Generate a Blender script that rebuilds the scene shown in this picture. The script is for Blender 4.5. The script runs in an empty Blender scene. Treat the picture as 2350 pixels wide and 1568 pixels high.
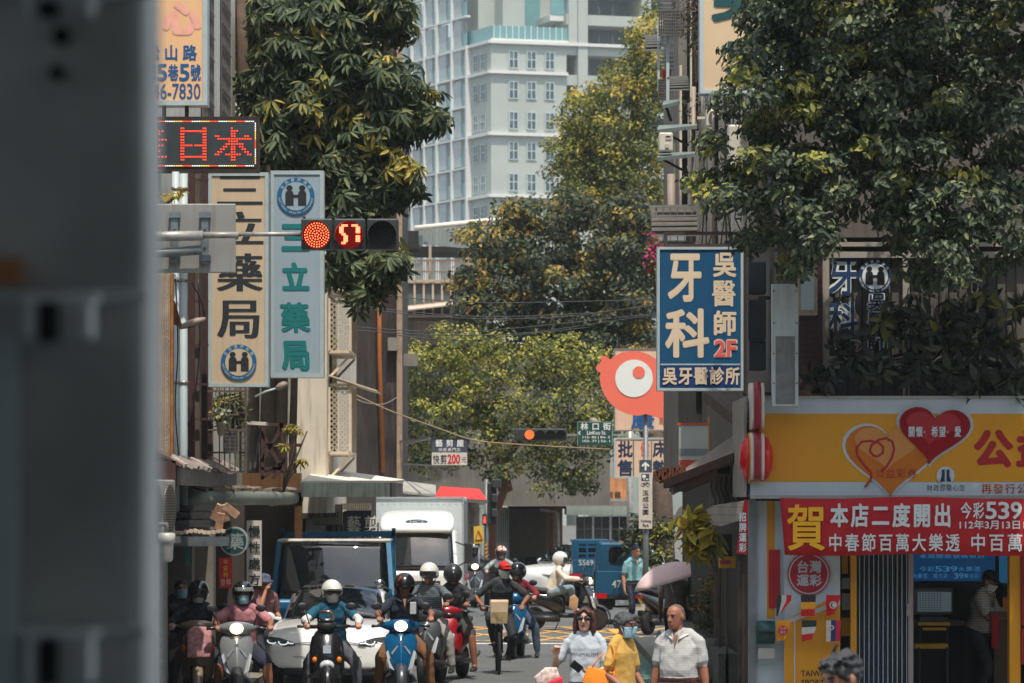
import bpy, bmesh, math, random
import numpy as np
from mathutils import Vector, Matrix, Euler
from mathutils.bvhtree import BVHTree
R = math.radians
random.seed(7); rng = np.random.default_rng(11)
S = bpy.context.scene
COL = S.collection
# ---------------------------------------------------------------- camera
F = 8812.0; CX = 1175.0; HY = 1150.0; H = 2.6      # 135 mm lens, 2350 px wide measuring frame, horizon row, eye height
cam_d = bpy.data.cameras.new('camera'); cam = bpy.data.objects.new('camera', cam_d); COL.objects.link(cam)
cam.location = (0, 0, H); cam.rotation_euler = (R(90), 0, 0)
cam_d.sensor_width = 36; cam_d.lens = 135; cam_d.shift_y = (HY - 784.2) / 2350
cam_d.clip_start = 0.1; cam_d.clip_end = 3000
cam_d.dof.use_dof = True; cam_d.dof.focus_distance = 46; cam_d.dof.aperture_fstop = 5.6; cam_d.dof.aperture_blades = 9
S.camera = cam
# ---------------------------------------------------------------- sky, sun, exposure
SUN_EL, SUN_AZ = R(66), R(169)     # azimuth measured from +Y clockwise: behind the camera and to the right
w = bpy.data.worlds.new('World'); S.world = w; w.use_nodes = True
nt = w.node_tree; bg = nt.nodes['Background']
sky = nt.nodes.new('ShaderNodeTexSky'); sky.sky_type = 'NISHITA'; sky.sun_disc = False
sky.sun_elevation = SUN_EL; sky.sun_rotation = SUN_AZ; sky.air_density = 1.2; sky.dust_density = 2.5
tc = nt.nodes.new('ShaderNodeTexCoord'); mp = nt.nodes.new('ShaderNodeMapping'); mp.inputs['Scale'].default_value = (1.6, 1.6, 3.2)
nz = nt.nodes.new('ShaderNodeTexNoise'); nz.inputs['Scale'].default_value = 2.6; nz.inputs['Detail'].default_value = 10; nz.inputs['Roughness'].default_value = .58
cr = nt.nodes.new('ShaderNodeValToRGB'); cr.color_ramp.elements[0].position = .44; cr.color_ramp.elements[1].position = .66
mx = nt.nodes.new('ShaderNodeMixRGB'); mx.inputs[2].default_value = (8.6, 9.6, 10.0, 1)
nt.links.new(tc.outputs['Generated'], mp.inputs[0]); nt.links.new(mp.outputs[0], nz.inputs['Vector'])
nt.links.new(nz.outputs['Fac'], cr.inputs[0]); nt.links.new(cr.outputs[0], mx.inputs[0])
nt.links.new(sky.outputs[0], mx.inputs[1]); nt.links.new(mx.outputs[0], bg.inputs[0]); bg.inputs[1].default_value = 0.135
sd = bpy.data.lights.new('sun', 'SUN'); sun = bpy.data.objects.new('sun', sd); COL.objects.link(sun)
sd.energy = 3.8; sd.angle = R(.6); sd.color = (1, .93, .82)
dirv = Vector((math.sin(SUN_AZ) * math.cos(SUN_EL), math.cos(SUN_AZ) * math.cos(SUN_EL), math.sin(SUN_EL)))
sun.rotation_euler = dirv.to_track_quat('Z', 'Y').to_euler(); sun.location = (0, 0, 60)
S.view_settings.view_transform = 'Standard'; S.view_settings.look = 'None'; S.view_settings.exposure = 0.3; S.view_settings.gamma = 1
S.cycles.use_denoising = True; S.cycles.max_bounces = 6; S.cycles.diffuse_bounces = 3; S.cycles.transparent_max_bounces = 8
S.cycles.sample_clamp_indirect = 4; S.cycles.caustics_reflective = False; S.cycles.caustics_refractive = False

# ---------------------------------------------------------------- materials
def lin(c):
    return tuple(((x / 255) / 12.92 if x / 255 <= .04045 else ((x / 255 + .055) / 1.055) ** 2.4) for x in c)
MATS = {}
def pm(name, rgb, rough=.55, metal=0.0, var=.12, scale=6.0, bump=0.0, bscale=40.0, coat=0.0, streak=0.0, dirt=None, emit=0.0, stripes=None, spec=.5):
    """procedural painted / raw surface: colour broken up by noise, optional rain streaks, dirt, bump or stripes"""
    if name in MATS: return MATS[name]
    m = bpy.data.materials.new(name); m.use_nodes = True; t = m.node_tree; b = t.nodes['Principled BSDF']
    L = t.links.new; N = t.nodes.new
    c = lin(rgb) + (1,)
    b.inputs['Roughness'].default_value = rough; b.inputs['Metallic'].default_value = metal; b.inputs['Specular IOR Level'].default_value = spec
    if coat: b.inputs['Coat Weight'].default_value = coat; b.inputs['Coat Roughness'].default_value = .06
    tc = N('ShaderNodeTexCoord')
    src = None
    rgbn = N('ShaderNodeRGB'); rgbn.outputs[0].default_value = c; src = rgbn.outputs[0]
    if stripes:      # (axis, period m, colour, duty)
        ax, per, c2, duty = stripes
        sx = N('ShaderNodeSeparateXYZ'); L(tc.outputs['Object'], sx.inputs[0])
        ma = N('ShaderNodeMath'); ma.operation = 'MULTIPLY'; ma.inputs[1].default_value = 1 / per; L(sx.outputs['XYZ'.index(ax)], ma.inputs[0])
        fr = N('ShaderNodeMath'); fr.operation = 'FRACT'; L(ma.outputs[0], fr.inputs[0])
        lt = N('ShaderNodeMath'); lt.operation = 'LESS_THAN'; lt.inputs[1].default_value = duty; L(fr.outputs[0], lt.inputs[0])
        mm = N('ShaderNodeMixRGB'); mm.inputs[2].default_value = lin(c2) + (1,); L(lt.outputs[0], mm.inputs[0]); L(src, mm.inputs[1]); src = mm.outputs[0]
    if var:
        nz = N('ShaderNodeTexNoise'); nz.inputs['Scale'].default_value = scale; nz.inputs['Detail'].default_value = 5; L(tc.outputs['Object'], nz.inputs['Vector'])
        mr = N('ShaderNodeMapRange'); mr.inputs[1].default_value = .3; mr.inputs[2].default_value = .7; mr.inputs[3].default_value = 1 - var; mr.inputs[4].default_value = 1 + var; L(nz.outputs['Fac'], mr.inputs[0])
        mu = N('ShaderNodeMixRGB'); mu.blend_type = 'MULTIPLY'; mu.inputs[0].default_value = 1; L(src, mu.inputs[1]); L(mr.outputs[0], mu.inputs[2]); src = mu.outputs[0]
    if streak:
        mp = N('ShaderNodeMapping'); mp.inputs['Scale'].default_value = (7, 7, .5); L(tc.outputs['Object'], mp.inputs[0])
        n2 = N('ShaderNodeTexNoise'); n2.inputs['Scale'].default_value = 2; n2.inputs['Detail'].default_value = 6; L(mp.outputs[0], n2.inputs['Vector'])
        r2 = N('ShaderNodeMapRange'); r2.inputs[1].default_value = .5; r2.inputs[2].default_value = .75; r2.inputs[3].default_value = 0; r2.inputs[4].default_value = streak; L(n2.outputs['Fac'], r2.inputs[0])
        m2 = N('ShaderNodeMixRGB'); m2.inputs[2].default_value = lin(dirt or (52, 44, 38)) + (1,); L(r2.outputs[0], m2.inputs[0]); L(src, m2.inputs[1]); src = m2.outputs[0]
    L(src, b.inputs['Base Color'])
    if emit: L(src, b.inputs['Emission Color']); b.inputs['Emission Strength'].default_value = emit
    if bump:
        n3 = N('ShaderNodeTexNoise'); n3.inputs['Scale'].default_value = bscale; n3.inputs['Detail'].default_value = 4; L(tc.outputs['Object'], n3.inputs['Vector'])
        bp = N('ShaderNodeBump'); bp.inputs['Strength'].default_value = bump; bp.inputs['Distance'].default_value = .02; L(n3.outputs['Fac'], bp.inputs['Height']); L(bp.outputs[0], b.inputs['Normal'])
    MATS[name] = m; return m
def glass_mat(name, rgb=(30, 38, 42), rough=.04, spec=.9, alpha=1.0):
    if name in MATS: return MATS[name]
    m = bpy.data.materials.new(name); m.use_nodes = True; b = m.node_tree.nodes['Principled BSDF']
    b.inputs['Base Color'].default_value = lin(rgb) + (1,); b.inputs['Roughness'].default_value = rough; b.inputs['Specular IOR Level'].default_value = spec
    b.inputs['Alpha'].default_value = alpha
    if spec >= 1: b.inputs['IOR'].default_value = 1.6
    MATS[name] = m; return m
def emit_mat(name, rgb, strength):
    if name in MATS: return MATS[name]
    m = bpy.data.materials.new(name); m.use_nodes = True; b = m.node_tree.nodes['Principled BSDF']
    b.inputs['Base Color'].default_value = lin(rgb) + (1,); b.inputs['Emission Color'].default_value = lin(rgb) + (1,); b.inputs['Emission Strength'].default_value = strength
    MATS[name] = m; return m
def leaf_mat(name, cols, trans=.35, rough=.42, spec=.5):
    rough = rough + .14; spec = spec * .55
    """leaf colours spread at random leaf by leaf (each leaf is its own island)"""
    if name in MATS: return MATS[name]
    m = bpy.data.materials.new(name); m.use_nodes = True; t = m.node_tree; b = t.nodes['Principled BSDF']; L = t.links.new
    g = t.nodes.new('ShaderNodeNewGeometry'); r = t.nodes.new('ShaderNodeValToRGB'); r.color_ramp.interpolation = 'LINEAR'
    els = r.color_ramp.elements
    for i, (p, c) in enumerate(cols):
        e = els[i] if i < 2 else els.new(p)
        e.position = p; e.color = lin(c) + (1,)
    L(g.outputs['Random Per Island'], r.inputs[0]); L(r.outputs[0], b.inputs['Base Color'])
    b.inputs['Roughness'].default_value = rough; b.inputs['Specular IOR Level'].default_value = spec
    tr = t.nodes.new('ShaderNodeBsdfTranslucent'); L(r.outputs[0], tr.inputs[0]); mix = t.nodes.new('ShaderNodeMixShader'); mix.inputs[0].default_value = trans
    L(b.outputs[0], mix.inputs[1]); L(tr.outputs[0], mix.inputs[2]); L(mix.outputs[0], t.nodes['Material Output'].inputs[0])
    MATS[name] = m; return m

# ---------------------------------------------------------------- geometry helpers
def W(px, py, Y):
    return Vector(((px - CX) * Y / F, Y, H - (py - HY) * Y / F))
def WX(px, Y): return (px - CX) * Y / F
def WZ(py, Y): return H - (py - HY) * Y / F
RM = {}
def root_matrix(p):
    while p.parent: p = p.parent
    return RM.get(p.name, Matrix.Identity(4))
def tag(o, label=None, cat=None, group=None, kind=None):
    if label: o['label'] = label
    if cat: o['category'] = cat
    if group: o['group'] = group
    if kind: o['kind'] = kind
    return o
def thing(name, label, cat, loc, rz=0.0, group=None):
    o = bpy.data.objects.new(name, None); COL.objects.link(o); o.empty_display_size = .2
    o.location = loc; o.rotation_euler = (0, 0, rz)
    RM[o.name] = Matrix.Translation(Vector(loc)) @ Matrix.Rotation(rz, 4, 'Z')
    return tag(o, label, cat, group)
class MB:
    """collects shapes and links them as ONE mesh object"""
    def __init__(s): s.v = []; s.f = []; s.m = []; s.sm = []
    def add(s, vs, fs, m=0, smooth=False):
        o = len(s.v); s.v.extend([tuple(x) for x in vs])
        for f in fs: s.f.append(tuple(i + o for i in f)); s.m.append(m); s.sm.append(smooth)
        return s
    def box(s, x0, x1, y0, y1, z0, z1, m=0):
        vs = [(x, y, z) for z in (z0, z1) for y in (y0, y1) for x in (x0, x1)]
        return s.add(vs, [(0, 2, 3, 1), (4, 5, 7, 6), (0, 1, 5, 4), (2, 6, 7, 3), (0, 4, 6, 2), (1, 3, 7, 5)], m)
    def pbox(s, px0, px1, py0, py1, Y, d, m=0):
        """box whose front face fills the given outline at distance Y, going d metres back"""
        return s.box(WX(px0, Y), WX(px1, Y), Y, Y + d, WZ(py1, Y), WZ(py0, Y), m)
    def obox(s, c, size, rot=None, m=0):
        M = rot.to_matrix() if isinstance(rot, Euler) else (rot or Matrix.Identity(3))
        hx, hy, hz = [a / 2 for a in size]
        vs = [Vector(c) + M @ Vector((x, y, z)) for z in (-hz, hz) for y in (-hy, hy) for x in (-hx, hx)]
        return s.add(vs, [(0, 2, 3, 1), (4, 5, 7, 6), (0, 1, 5, 4), (2, 6, 7, 3), (0, 4, 6, 2), (1, 3, 7, 5)], m)
    def bar(s, a, b, wd, ht=None, m=0):
        """square bar between two points"""
        a = Vector(a); b = Vector(b); d = b - a
        q = d.to_track_quat('Y', 'Z').to_matrix()
        return s.obox((a + b) / 2, (wd, d.length, ht or wd), q, m)
    def tube(s, pts, rad, seg=8, m=0, caps=True, smooth=True, flat=1.0):
        pts = [Vector(p) for p in pts]; n = len(pts)
        rad = [rad] * n if not hasattr(rad, '__len__') else rad
        vs = []; up = None
        for i, p in enumerate(pts):
            d = (pts[min(i + 1, n - 1)] - pts[max(i - 1, 0)])
            if d.length < 1e-9: d = Vector((0, 0, 1))
            d.normalize()
            if up is None:
                up = Vector((0, 0, 1)) if abs(d.z) < .95 else Vector((0, 1, 0))
            x = d.cross(up)
            if x.length < 1e-6: x = d.cross(Vector((1, 0, 0)))
            x.normalize(); y = x.cross(d).normalized(); up = y
            for k in range(seg):
                a = 2 * math.pi * k / seg
                vs.append(p + x * (math.cos(a) * rad[i]) + y * (math.sin(a) * rad[i] * flat))
        fs = []
        for i in range(n - 1):
            for k in range(seg):
                k2 = (k + 1) % seg
                fs.append((i * seg + k, i * seg + k2, (i + 1) * seg + k2, (i + 1) * seg + k))
        if caps:
            fs.append(tuple(range(seg - 1, -1, -1))); fs.append(tuple((n - 1) * seg + k for k in range(seg)))
        return s.add(vs, fs, m, smooth)
    def loft(s, rings, m=0, caps=True, smooth=True, closed=True):
        n = len(rings[0]); vs = [p for r in rings for p in r]; fs = []
        for i in range(len(rings) - 1):
            for k in range(n if closed else n - 1):
                k2 = (k + 1) % n
                fs.append((i * n + k, i * n + k2, (i + 1) * n + k2, (i + 1) * n + k))
        if caps and closed:
            fs.append(tuple(range(n - 1, -1, -1))); fs.append(tuple((len(rings) - 1) * n + k for k in range(n)))
        return s.add(vs, fs, m, smooth)
    def lathe(s, prof, c, axis='Z', seg=20, m=0, smooth=True, caps=True):
        """prof: (radius, height) pairs turned about an axis through c"""
        rings = []
        for r, h in prof:
            ring = []
            for k in range(seg):
                a = 2 * math.pi * k / seg; u, v = r * math.cos(a), r * math.sin(a)
                ring.append(Vector(c) + (Vector((u, v, h)) if axis == 'Z' else Vector((u, -h, v)) if axis == 'Y' else Vector((h, u, v))))
            rings.append(ring)
        return s.loft(rings, m, caps, smooth)
    def disc(s, c, r, d=.01, seg=32, m=0, ry=None):
        """flat round plate facing -Y, d thick"""
        c = Vector(c); ry = ry or r
        a = [(c.x + r * math.cos(2 * math.pi * k / seg), c.z + ry * math.sin(2 * math.pi * k / seg)) for k in range(seg)]
        return s.prism(a, c.y - d, c.y, m)
    def prism(s, xz, y0, y1, m=0):
        """outline in the XZ plane pushed from y0 to y1"""
        n = len(xz); vs = [(x, y0, z) for x, z in xz] + [(x, y1, z) for x, z in xz]
        ar = sum(xz[i][0] * xz[(i + 1) % n][1] - xz[(i + 1) % n][0] * xz[i][1] for i in range(n))
        fr = tuple(range(n)) if ar > 0 else tuple(range(n - 1, -1, -1))
        fs = [fr, tuple(i + n for i in reversed(fr))]
        for i in range(n):
            j = (i + 1) % n
            fs.append((j, i, i + n, j + n) if ar > 0 else (i, j, j + n, i + n))
        return s.add(vs, fs, m)
    def ball(s, c, r, m=0, seg=14, ring=9, rot=None):
        c = Vector(c); r = (r, r, r) if not hasattr(r, '__len__') else r
        M = rot or Matrix.Identity(3); rings = []
        for i in range(ring + 1):
            t = math.pi * (i + .02 if i == 0 else i - .02 if i == ring else i) / ring
            rings.append([c + M @ Vector((r[0] * math.sin(t) * math.cos(2 * math.pi * k / seg), r[1] * math.sin(t) * math.sin(2 * math.pi * k / seg), -r[2] * math.cos(t))) for k in range(seg)])
        return s.loft(rings, m)
    def pieces(s):
        par = list(range(len(s.v)))
        def fd(a):
            while par[a] != a: par[a] = par[par[a]]; a = par[a]
            return a
        for f in s.f:
            for b in f[1:]: par[fd(b)] = fd(f[0])
        g = {}
        for i, f in enumerate(s.f): g.setdefault(fd(f[0]), []).append(i)
        out = []
        for ids in g.values():
            q = MB(); mp = {}
            for i in ids:
                nf = []
                for a in s.f[i]:
                    if a not in mp: mp[a] = len(q.v); q.v.append(s.v[a])
                    nf.append(mp[a])
                q.f.append(tuple(nf)); q.m.append(s.m[i]); q.sm.append(s.sm[i])
            out.append(q)
        return out
    def build(s, name, mats, parent=None, local=False, bevel=0.0, smooth=None, solid=0.0, sub=0):
        if parent is not None and name in SPLIT and not getattr(s, 'whole', False):
            ps = s.pieces()
            if 1 < len(ps) <= 100:
                r_ = None
                for q in ps: q.whole = True; r_ = q.build(name, mats, parent, local, bevel, smooth, solid, sub)
                return r_
        if not isinstance(mats, (list, tuple)): mats = [mats]
        me = bpy.data.meshes.new(name); vs = s.v; off = None
        if parent is not None and not local:
            M = root_matrix(parent).inverted(); A = np.array(vs, float)
            Mn = np.array(M); vs = (A @ Mn[:3, :3].T + Mn[:3, 3]).tolist()
        elif parent is None:
            A = np.array(vs, float); off = Vector(((A[:, 0].min() + A[:, 0].max()) / 2, (A[:, 1].min() + A[:, 1].max()) / 2, A[:, 2].min()))
            vs = (A - np.array(off)).tolist()
        me.from_pydata(vs, [], s.f)
        for x in mats: me.materials.append(x)
        me.polygons.foreach_set('material_index', s.m)
        me.polygons.foreach_set('use_smooth', [bool(smooth) if smooth is not None else q for q in s.sm])
        me.update()
        o = bpy.data.objects.new(name, me); COL.objects.link(o)
        if parent is not None: o.parent = parent
        elif off is not None: o.location = off; RM[o.name] = Matrix.Translation(off)
        if solid: md = o.modifiers.new('solid', 'SOLIDIFY'); md.thickness = solid; md.offset = 0
        if bevel: md = o.modifiers.new('bevel', 'BEVEL'); md.width = bevel; md.segments = 2; md.limit_method = 'ANGLE'; md.angle_limit = R(40)
        if sub: md = o.modifiers.new('sub', 'SUBSURF'); md.levels = sub; md.render_levels = sub
        return o
SPLIT = {'pillar', 'panel', 'post', 'yellow_jamb', 'post_frame', 'plaster_strip', 'recess_shade_panel', 'balcony_glass', 'balcony_door', 'loggia_window', 'fin', 'column', 'spandrel', 'crate', 'plaster', 'window_bar', 'broken_board', 'rafter', 'bracket', 'lower_intake', 'hanger', 'notice', 'meter_box', 'fan_guard', 'tile', 'debris', 'drain_pipe', 'vent_box', 'railing', 'rib', 'bolt_hole'}
def struct(o): return tag(o, kind='structure')
# ---------------------------------------------------------------- writing
_dg = None
TXT = {}
def glyph_mesh(body, bold=0.0):
    key = (body, round(bold, 4))
    if key in TXT: return TXT[key]
    c = bpy.data.curves.new('lettering', 'FONT'); c.body = body; c.size = 1; c.offset = bold; c.resolution_u = 3; c.fill_mode = 'FRONT'
    o = bpy.data.objects.new('lettering', c); COL.objects.link(o)
    dg = bpy.context.evaluated_depsgraph_get(); dg.update()
    me = o.evaluated_get(dg).to_mesh()
    vs = np.array([v.co[:] for v in me.vertices], float).reshape(-1, 3); fs = [tuple(p.vertices) for p in me.polygons]
    o.evaluated_get(dg).to_mesh_clear(); bpy.data.objects.remove(o); bpy.data.curves.remove(c)
    TXT[key] = (vs, fs); return TXT[key]
def is_cjk(ch): return ord(ch) > 0x2e7f
def put_text(mb, body, px0, px1, py0, py1, Y, m=0, bold=0.0, em=False, thick=None, mirror=False, slant=0.0):
    """writes body into the outline (measured in frame pixels at distance Y), facing the street"""
    vs, fs = glyph_mesh(body)
    if not len(vs): return
    if em: bx0, bx1, by0, by1 = 0.0, 1.0, -.12, .88
    else: bx0, bx1, by0, by1 = vs[:, 0].min(), vs[:, 0].max(), vs[:, 1].min(), vs[:, 1].max()
    X0, X1, Z0, Z1 = WX(px0, Y), WX(px1, Y), WZ(py1, Y), WZ(py0, Y)
    bx_, bz_ = (bold if isinstance(bold, tuple) else (bold, bold))
    if bold and not em:            # keep the thickened strokes inside the outline
        bx0 -= bx_; bx1 += bx_; by0 -= bz_; by1 += bz_
    u = (vs[:, 0] - bx0) / max(bx1 - bx0, 1e-6); v = (vs[:, 1] - by0) / max(by1 - by0, 1e-6)
    sx = (X1 - X0) / max(bx1 - bx0, 1e-6); sz = (Z1 - Z0) / max(by1 - by0, 1e-6)
    shifts = [(0, 0)]
    if bold:                       # heavier strokes: the character laid over itself, each copy a hair further out
        shifts += [(bx_ * math.cos(a * math.pi / 4 + .39), bz_ * math.sin(a * math.pi / 4 + .39)) for a in range(8)]
        if bx_ > .03: shifts += [(.5 * bx_ * math.cos(a * math.pi / 2), .5 * bz_ * math.sin(a * math.pi / 2)) for a in range(4)]
    for i, (dx, dz) in enumerate(shifts):
        P = np.stack([X0 + u * (X1 - X0) + slant * v * (Z1 - Z0) + dx * sx, np.full(len(u), Y - .0003 * i), Z0 + v * (Z1 - Z0) + dz * sz], 1)
        mb.add(P, fs, m)
def column(mb, chars, px0, px1, py0, py1, Y, m=0, bold=0.0, gap=.08):
    n = len(chars); st = (py1 - py0) / (n - gap)
    for i, ch in enumerate(chars):
        put_text(mb, ch, px0, px1, py0 + i * st, py0 + i * st + st * (1 - gap), Y, m, bold, em=True)
def row(mb, chars, px0, px1, py0, py1, Y, m=0, bold=0.0, gap=.1):
    n = len(chars); st = (px1 - px0) / (n - gap)
    for i, ch in enumerate(chars):
        if ch != ' ': put_text(mb, ch, px0 + i * st, px0 + i * st + st * (1 - gap), py0, py1, Y, m, bold, em=is_cjk(ch) or ch == '·')
def lettering(parent, mat, items, name='lettering'):
    mb = MB()
    for it in items:
        kind, args = it[0], it[1:]
        kw = args[-1] if isinstance(args[-1], dict) else {}
        a = args[:-1] if kw else args
        {'t': put_text, 'c': column, 'r': row}[kind](mb, *a, **kw)
    return mb.build(name, mat, parent)
# ================================================================ SETTING: ground, roads, markings
asphalt = pm('asphalt', (92, 94, 94), .85, var=.18, scale=1.2, bump=.35, bscale=90, streak=.12, dirt=(60, 62, 62))
paving = pm('paving', (128, 122, 112), .85, var=.16, scale=3, bump=.2)
m = MB(); m.add([(-160, -40, 0), (160, -40, 0), (160, 520, 0), (-160, 520, 0)], [(0, 1, 2, 3)]); o = struct(m.build('ground', pm('earth', (96, 94, 88), .9, var=.2, scale=.3)))
m = MB(); m.add([(-70, -30, .004), (70, -30, .004), (70, 41.0, .004), (3.6, 41.0, .004), (2.3, 43, .004), (2.3, 70, .004), (60, 70, .004), (60, 98.6, .004), (-60, 98.6, .004), (-60, 80, .004), (-3.6, 80, .004), (-3.6, 41, .004), (-70, 41, .004)], [tuple(range(13))])
struct(m.build('road', asphalt))
wp = pm('road_paint_white', (205, 205, 198), .7, var=.2, scale=9); yp = pm('road_paint_yellow', (214, 158, 70), .7, var=.2, scale=7)
gp = pm('road_paint_green', (84, 120, 108), .8, var=.16, scale=3)
m = MB(); m.add([(1.05, 46, .008), (2.3, 46, .008), (2.3, 69.2, .008), (1.05, 69.2, .008)], [(0, 1, 2, 3)]); struct(m.build('green_walkway', gp))
m = MB()
for i in range(9): m.add([(-3.3 + i * .8, 43.6, .008), (-2.9 + i * .8, 43.6, .008), (-2.9 + i * .8, 46, .008), (-3.3 + i * .8, 46, .008)], [(0, 1, 2, 3)])
m.add([(-3.2, 69.6, .008), (2.2, 69.6, .008), (2.2, 70.0, .008), (-3.2, 70.0, .008)], [(0, 1, 2, 3)])
m.add([(-3.2, 52.2, .012), (1.0, 52.2, .012), (1.0, 52.6, .012), (-3.2, 52.6, .012)], [(0, 1, 2, 3)])
struct(m.build('white_road_marking', wp))
m = MB()
def strip(a, b, wd, z=.008):
    a = Vector((a[0], a[1], 0)); b = Vector((b[0], b[1], 0)); n = (b - a).cross(Vector((0, 0, 1))).normalized() * wd / 2
    m.add([(a - n)[:2] + (z,), (b - n)[:2] + (z,), (b + n)[:2] + (z,), (a + n)[:2] + (z,)], [(0, 1, 2, 3)])
for i in range(7): strip((-3.2 + i * .9, 71), (-1.2 + i * .9, 79), .12); strip((3 - i * .9, 71), (1 - i * .9, 79), .12, .012)
strip((-3.2, 71), (2.5, 71), .14, .016); strip((-3.2, 79), (3, 79), .14, .016); strip((2.05, 77.4), (2.35, 70.6), .34, .02)
struct(m.build('yellow_road_marking', yp))
m = MB()
for k, ch in enumerate('行人優先'):
    vs, fs = glyph_mesh(ch, .02); m.add([(1.25 + v[0] * .85, 62.4 + k * 1.6 + v[1] * 1.3, .012) for v in vs], fs)
struct(m.build('walkway_road_marking', wp))
m = MB(); m.box(2.3, 4.4, 41.6, 70, 0, .12); m.box(2.2, 2.3, 41.6, 70, 0, .14); m.box(3.0, 60, 38.6, 43.4, 0, .12); struct(m.build('sidewalk', paving))
m = MB(); m.box(-6, -3.55, 41, 80, 0, .12); struct(m.build('kerb_pavement', paving))
m = MB(); m.box(-60, 60, 98.6, 112, 0, .14); struct(m.build('far_sidewalk', paving))

# ================================================================ the high apartment tower far behind
def frame_box(mb, O, du, dn, u0, u1, n0, n1, z0, z1, mt=0):
    vs = [(O[0] + du[0] * u + dn[0] * n, O[1] + du[1] * u + dn[1] * n, z) for z in (z0, z1) for n in (n0, n1) for u in (u0, u1)]
    mb.add(vs, [(0, 2, 3, 1), (4, 5, 7, 6), (0, 1, 5, 4), (2, 6, 7, 3), (0, 4, 6, 2), (1, 3, 7, 5)], mt)
TY = 400.0
def tz(y): return WZ(y, TY)
OC = (WX(1127, TY), TY)
dl = (-.41, .912); df = (.955, .295)
nl = (-.912, -.41); nf = (.295, -.955)
def lu(px): k = (px - CX) / F; return (OC[0] - k * OC[1]) / (k * dl[1] - dl[0])
def fu(px): k = (px - CX) / F; return (OC[0] - k * OC[1]) / (k * df[1] - df[0])
conc = pm('tower_wall', (164, 170, 163), .8, var=.06, scale=.3, streak=.06, dirt=(140, 150, 148)); conc2 = pm('tower_panel', (170, 180, 180), .8, var=.08, scale=2.5, bump=.3, bscale=3)
twhite = pm('tower_white', (206, 206, 202), .6, var=.04); tdark = pm('tower_recess', (96, 116, 120), .8, var=.06, scale=.4)
tglass = glass_mat('tower_glass', (38, 62, 72), .12); tteal = pm('tower_teal_glass', (104, 150, 152), .25, var=.08, scale=1)
tower = thing('apartment_tower', 'tall pale grey green apartment tower rising behind the trees', 'tower', (OC[0] + 4, TY + 10, 0))
m = MB()
ZT, ZB = tz(93), 0
zf = lambda y: tz(y)
# front body: two skins so that the left face keeps its panels in front
pts = [(OC[0], OC[1]), (OC[0] + df[0] * fu(1300), OC[1] + df[1] * fu(1300)), (OC[0] + df[0] * fu(1300) + 14 * dl[0], OC[1] + df[1] * fu(1300) + 14 * dl[1]), (OC[0] + dl[0] * 46, OC[1] + dl[1] * 46)]
vs = [(x, y, z) for z in (ZB, ZT) for x, y in pts]
m.add(vs, [(0, 1, 5, 4), (1, 2, 6, 5), (2, 3, 7, 6), (3, 0, 4, 7), (4, 5, 6, 7)])
m.build('wall', conc, tower)
# loggia wing to the right
m = MB()
frame_box(m, OC, df, nf, fu(1300), fu(1640), -4.6, -4.0, ZB, tz(-160))
m.build('recessed_wall', tdark, tower)
m = MB()
for a, b in ((1325, 1347), (1470, 1492), (1560, 1580)): frame_box(m, OC, df, nf, fu(a), fu(b), -3.98, .3, ZB, tz(-160))
m.build('column', conc, tower)
for k in range(-4, 9):
    m = MB(); y = 166 + 70 * k
    for a, b in ((1300, 1324.8), (1347.2, 1469.8), (1492.2, 1559)): frame_box(m, OC, df, nf, fu(a), fu(b), -3.97, 0, tz(y + 24), tz(y))
    m.build('spandrel', conc, tower)
m = MB()
for k in range(-3, 9):
    y = 50 + 70 * k
    for a, b in ((1300, 1308), (1348, 1356), (1398, 1404), (1430, 1436)): frame_box(m, OC, df, nf, fu(a), fu(b), -3.98, -3.9, tz(y + 44), tz(y + 10))
m.build('loggia_window', tglass, tower)
# white bands on the front face
m = MB()
for y, e in ((93, 1560), (162, 1301), (304, 1302), (446, 1302)):
    frame_box(m, OC, df, nf, -.3, fu(e), .002, .45, tz(y + 7), tz(y))
    frame_box(m, OC, dl, nl, -.3, lu(1082) if y != 93 else 40, .002, .45, tz(y + 7), tz(y))
m.build('white_band', twhite, tower)
m = MB(); ys = [22, 162, 232, 304, 374, 444, 514] + [-48]
for y in ys: frame_box(m, OC, dl, nl, lu(1082) + .3, 46, .003, .5, tz(y + 4.5), tz(y))
m.build('floor_slab', twhite, tower)
m = MB()
us = [lu(1082), lu(1047), lu(1013), lu(984), lu(955), lu(930), 29, 34]
for i, u in enumerate(us):
    wd = .36 if i in (0, 2, 5) else .2
    frame_box(m, OC, dl, nl, u, u + wd, .004, .6, ZB, tz(-90) if i else tz(93))
m.build('fin', twhite, tower)
m = MB(); g = MB(); dk = MB()
for r_, y in enumerate(range(-118, 520, 70)):
    for i in range(len(us) - 1):
        u0, u1 = us[i] + .55, us[i + 1]
        w_ = u1 - u0; z1, z0 = tz(y + 8), tz(y + 69)
        frame_box(m, OC, dl, nl, u0 + .45 * w_, u1 - .05, .005, .3, z0, z1)
        if (r_ + i) % 3: frame_box(dk, OC, dl, nl, u0 + .08 * w_, u0 + .33 * w_, .006, .08, z0, z1 - .3)
        frame_box(g, OC, dl, nl, u0 + .1 * w_, u0 + .42 * w_, .1, .2, z0, z0 + (z1 - z0) * (.5 if (r_ * 3 + i) % 4 else .85))
m.build('panel', conc2, tower); g.build('balcony_glass', tteal, tower); dk.build('balcony_door', tglass, tower)
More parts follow.
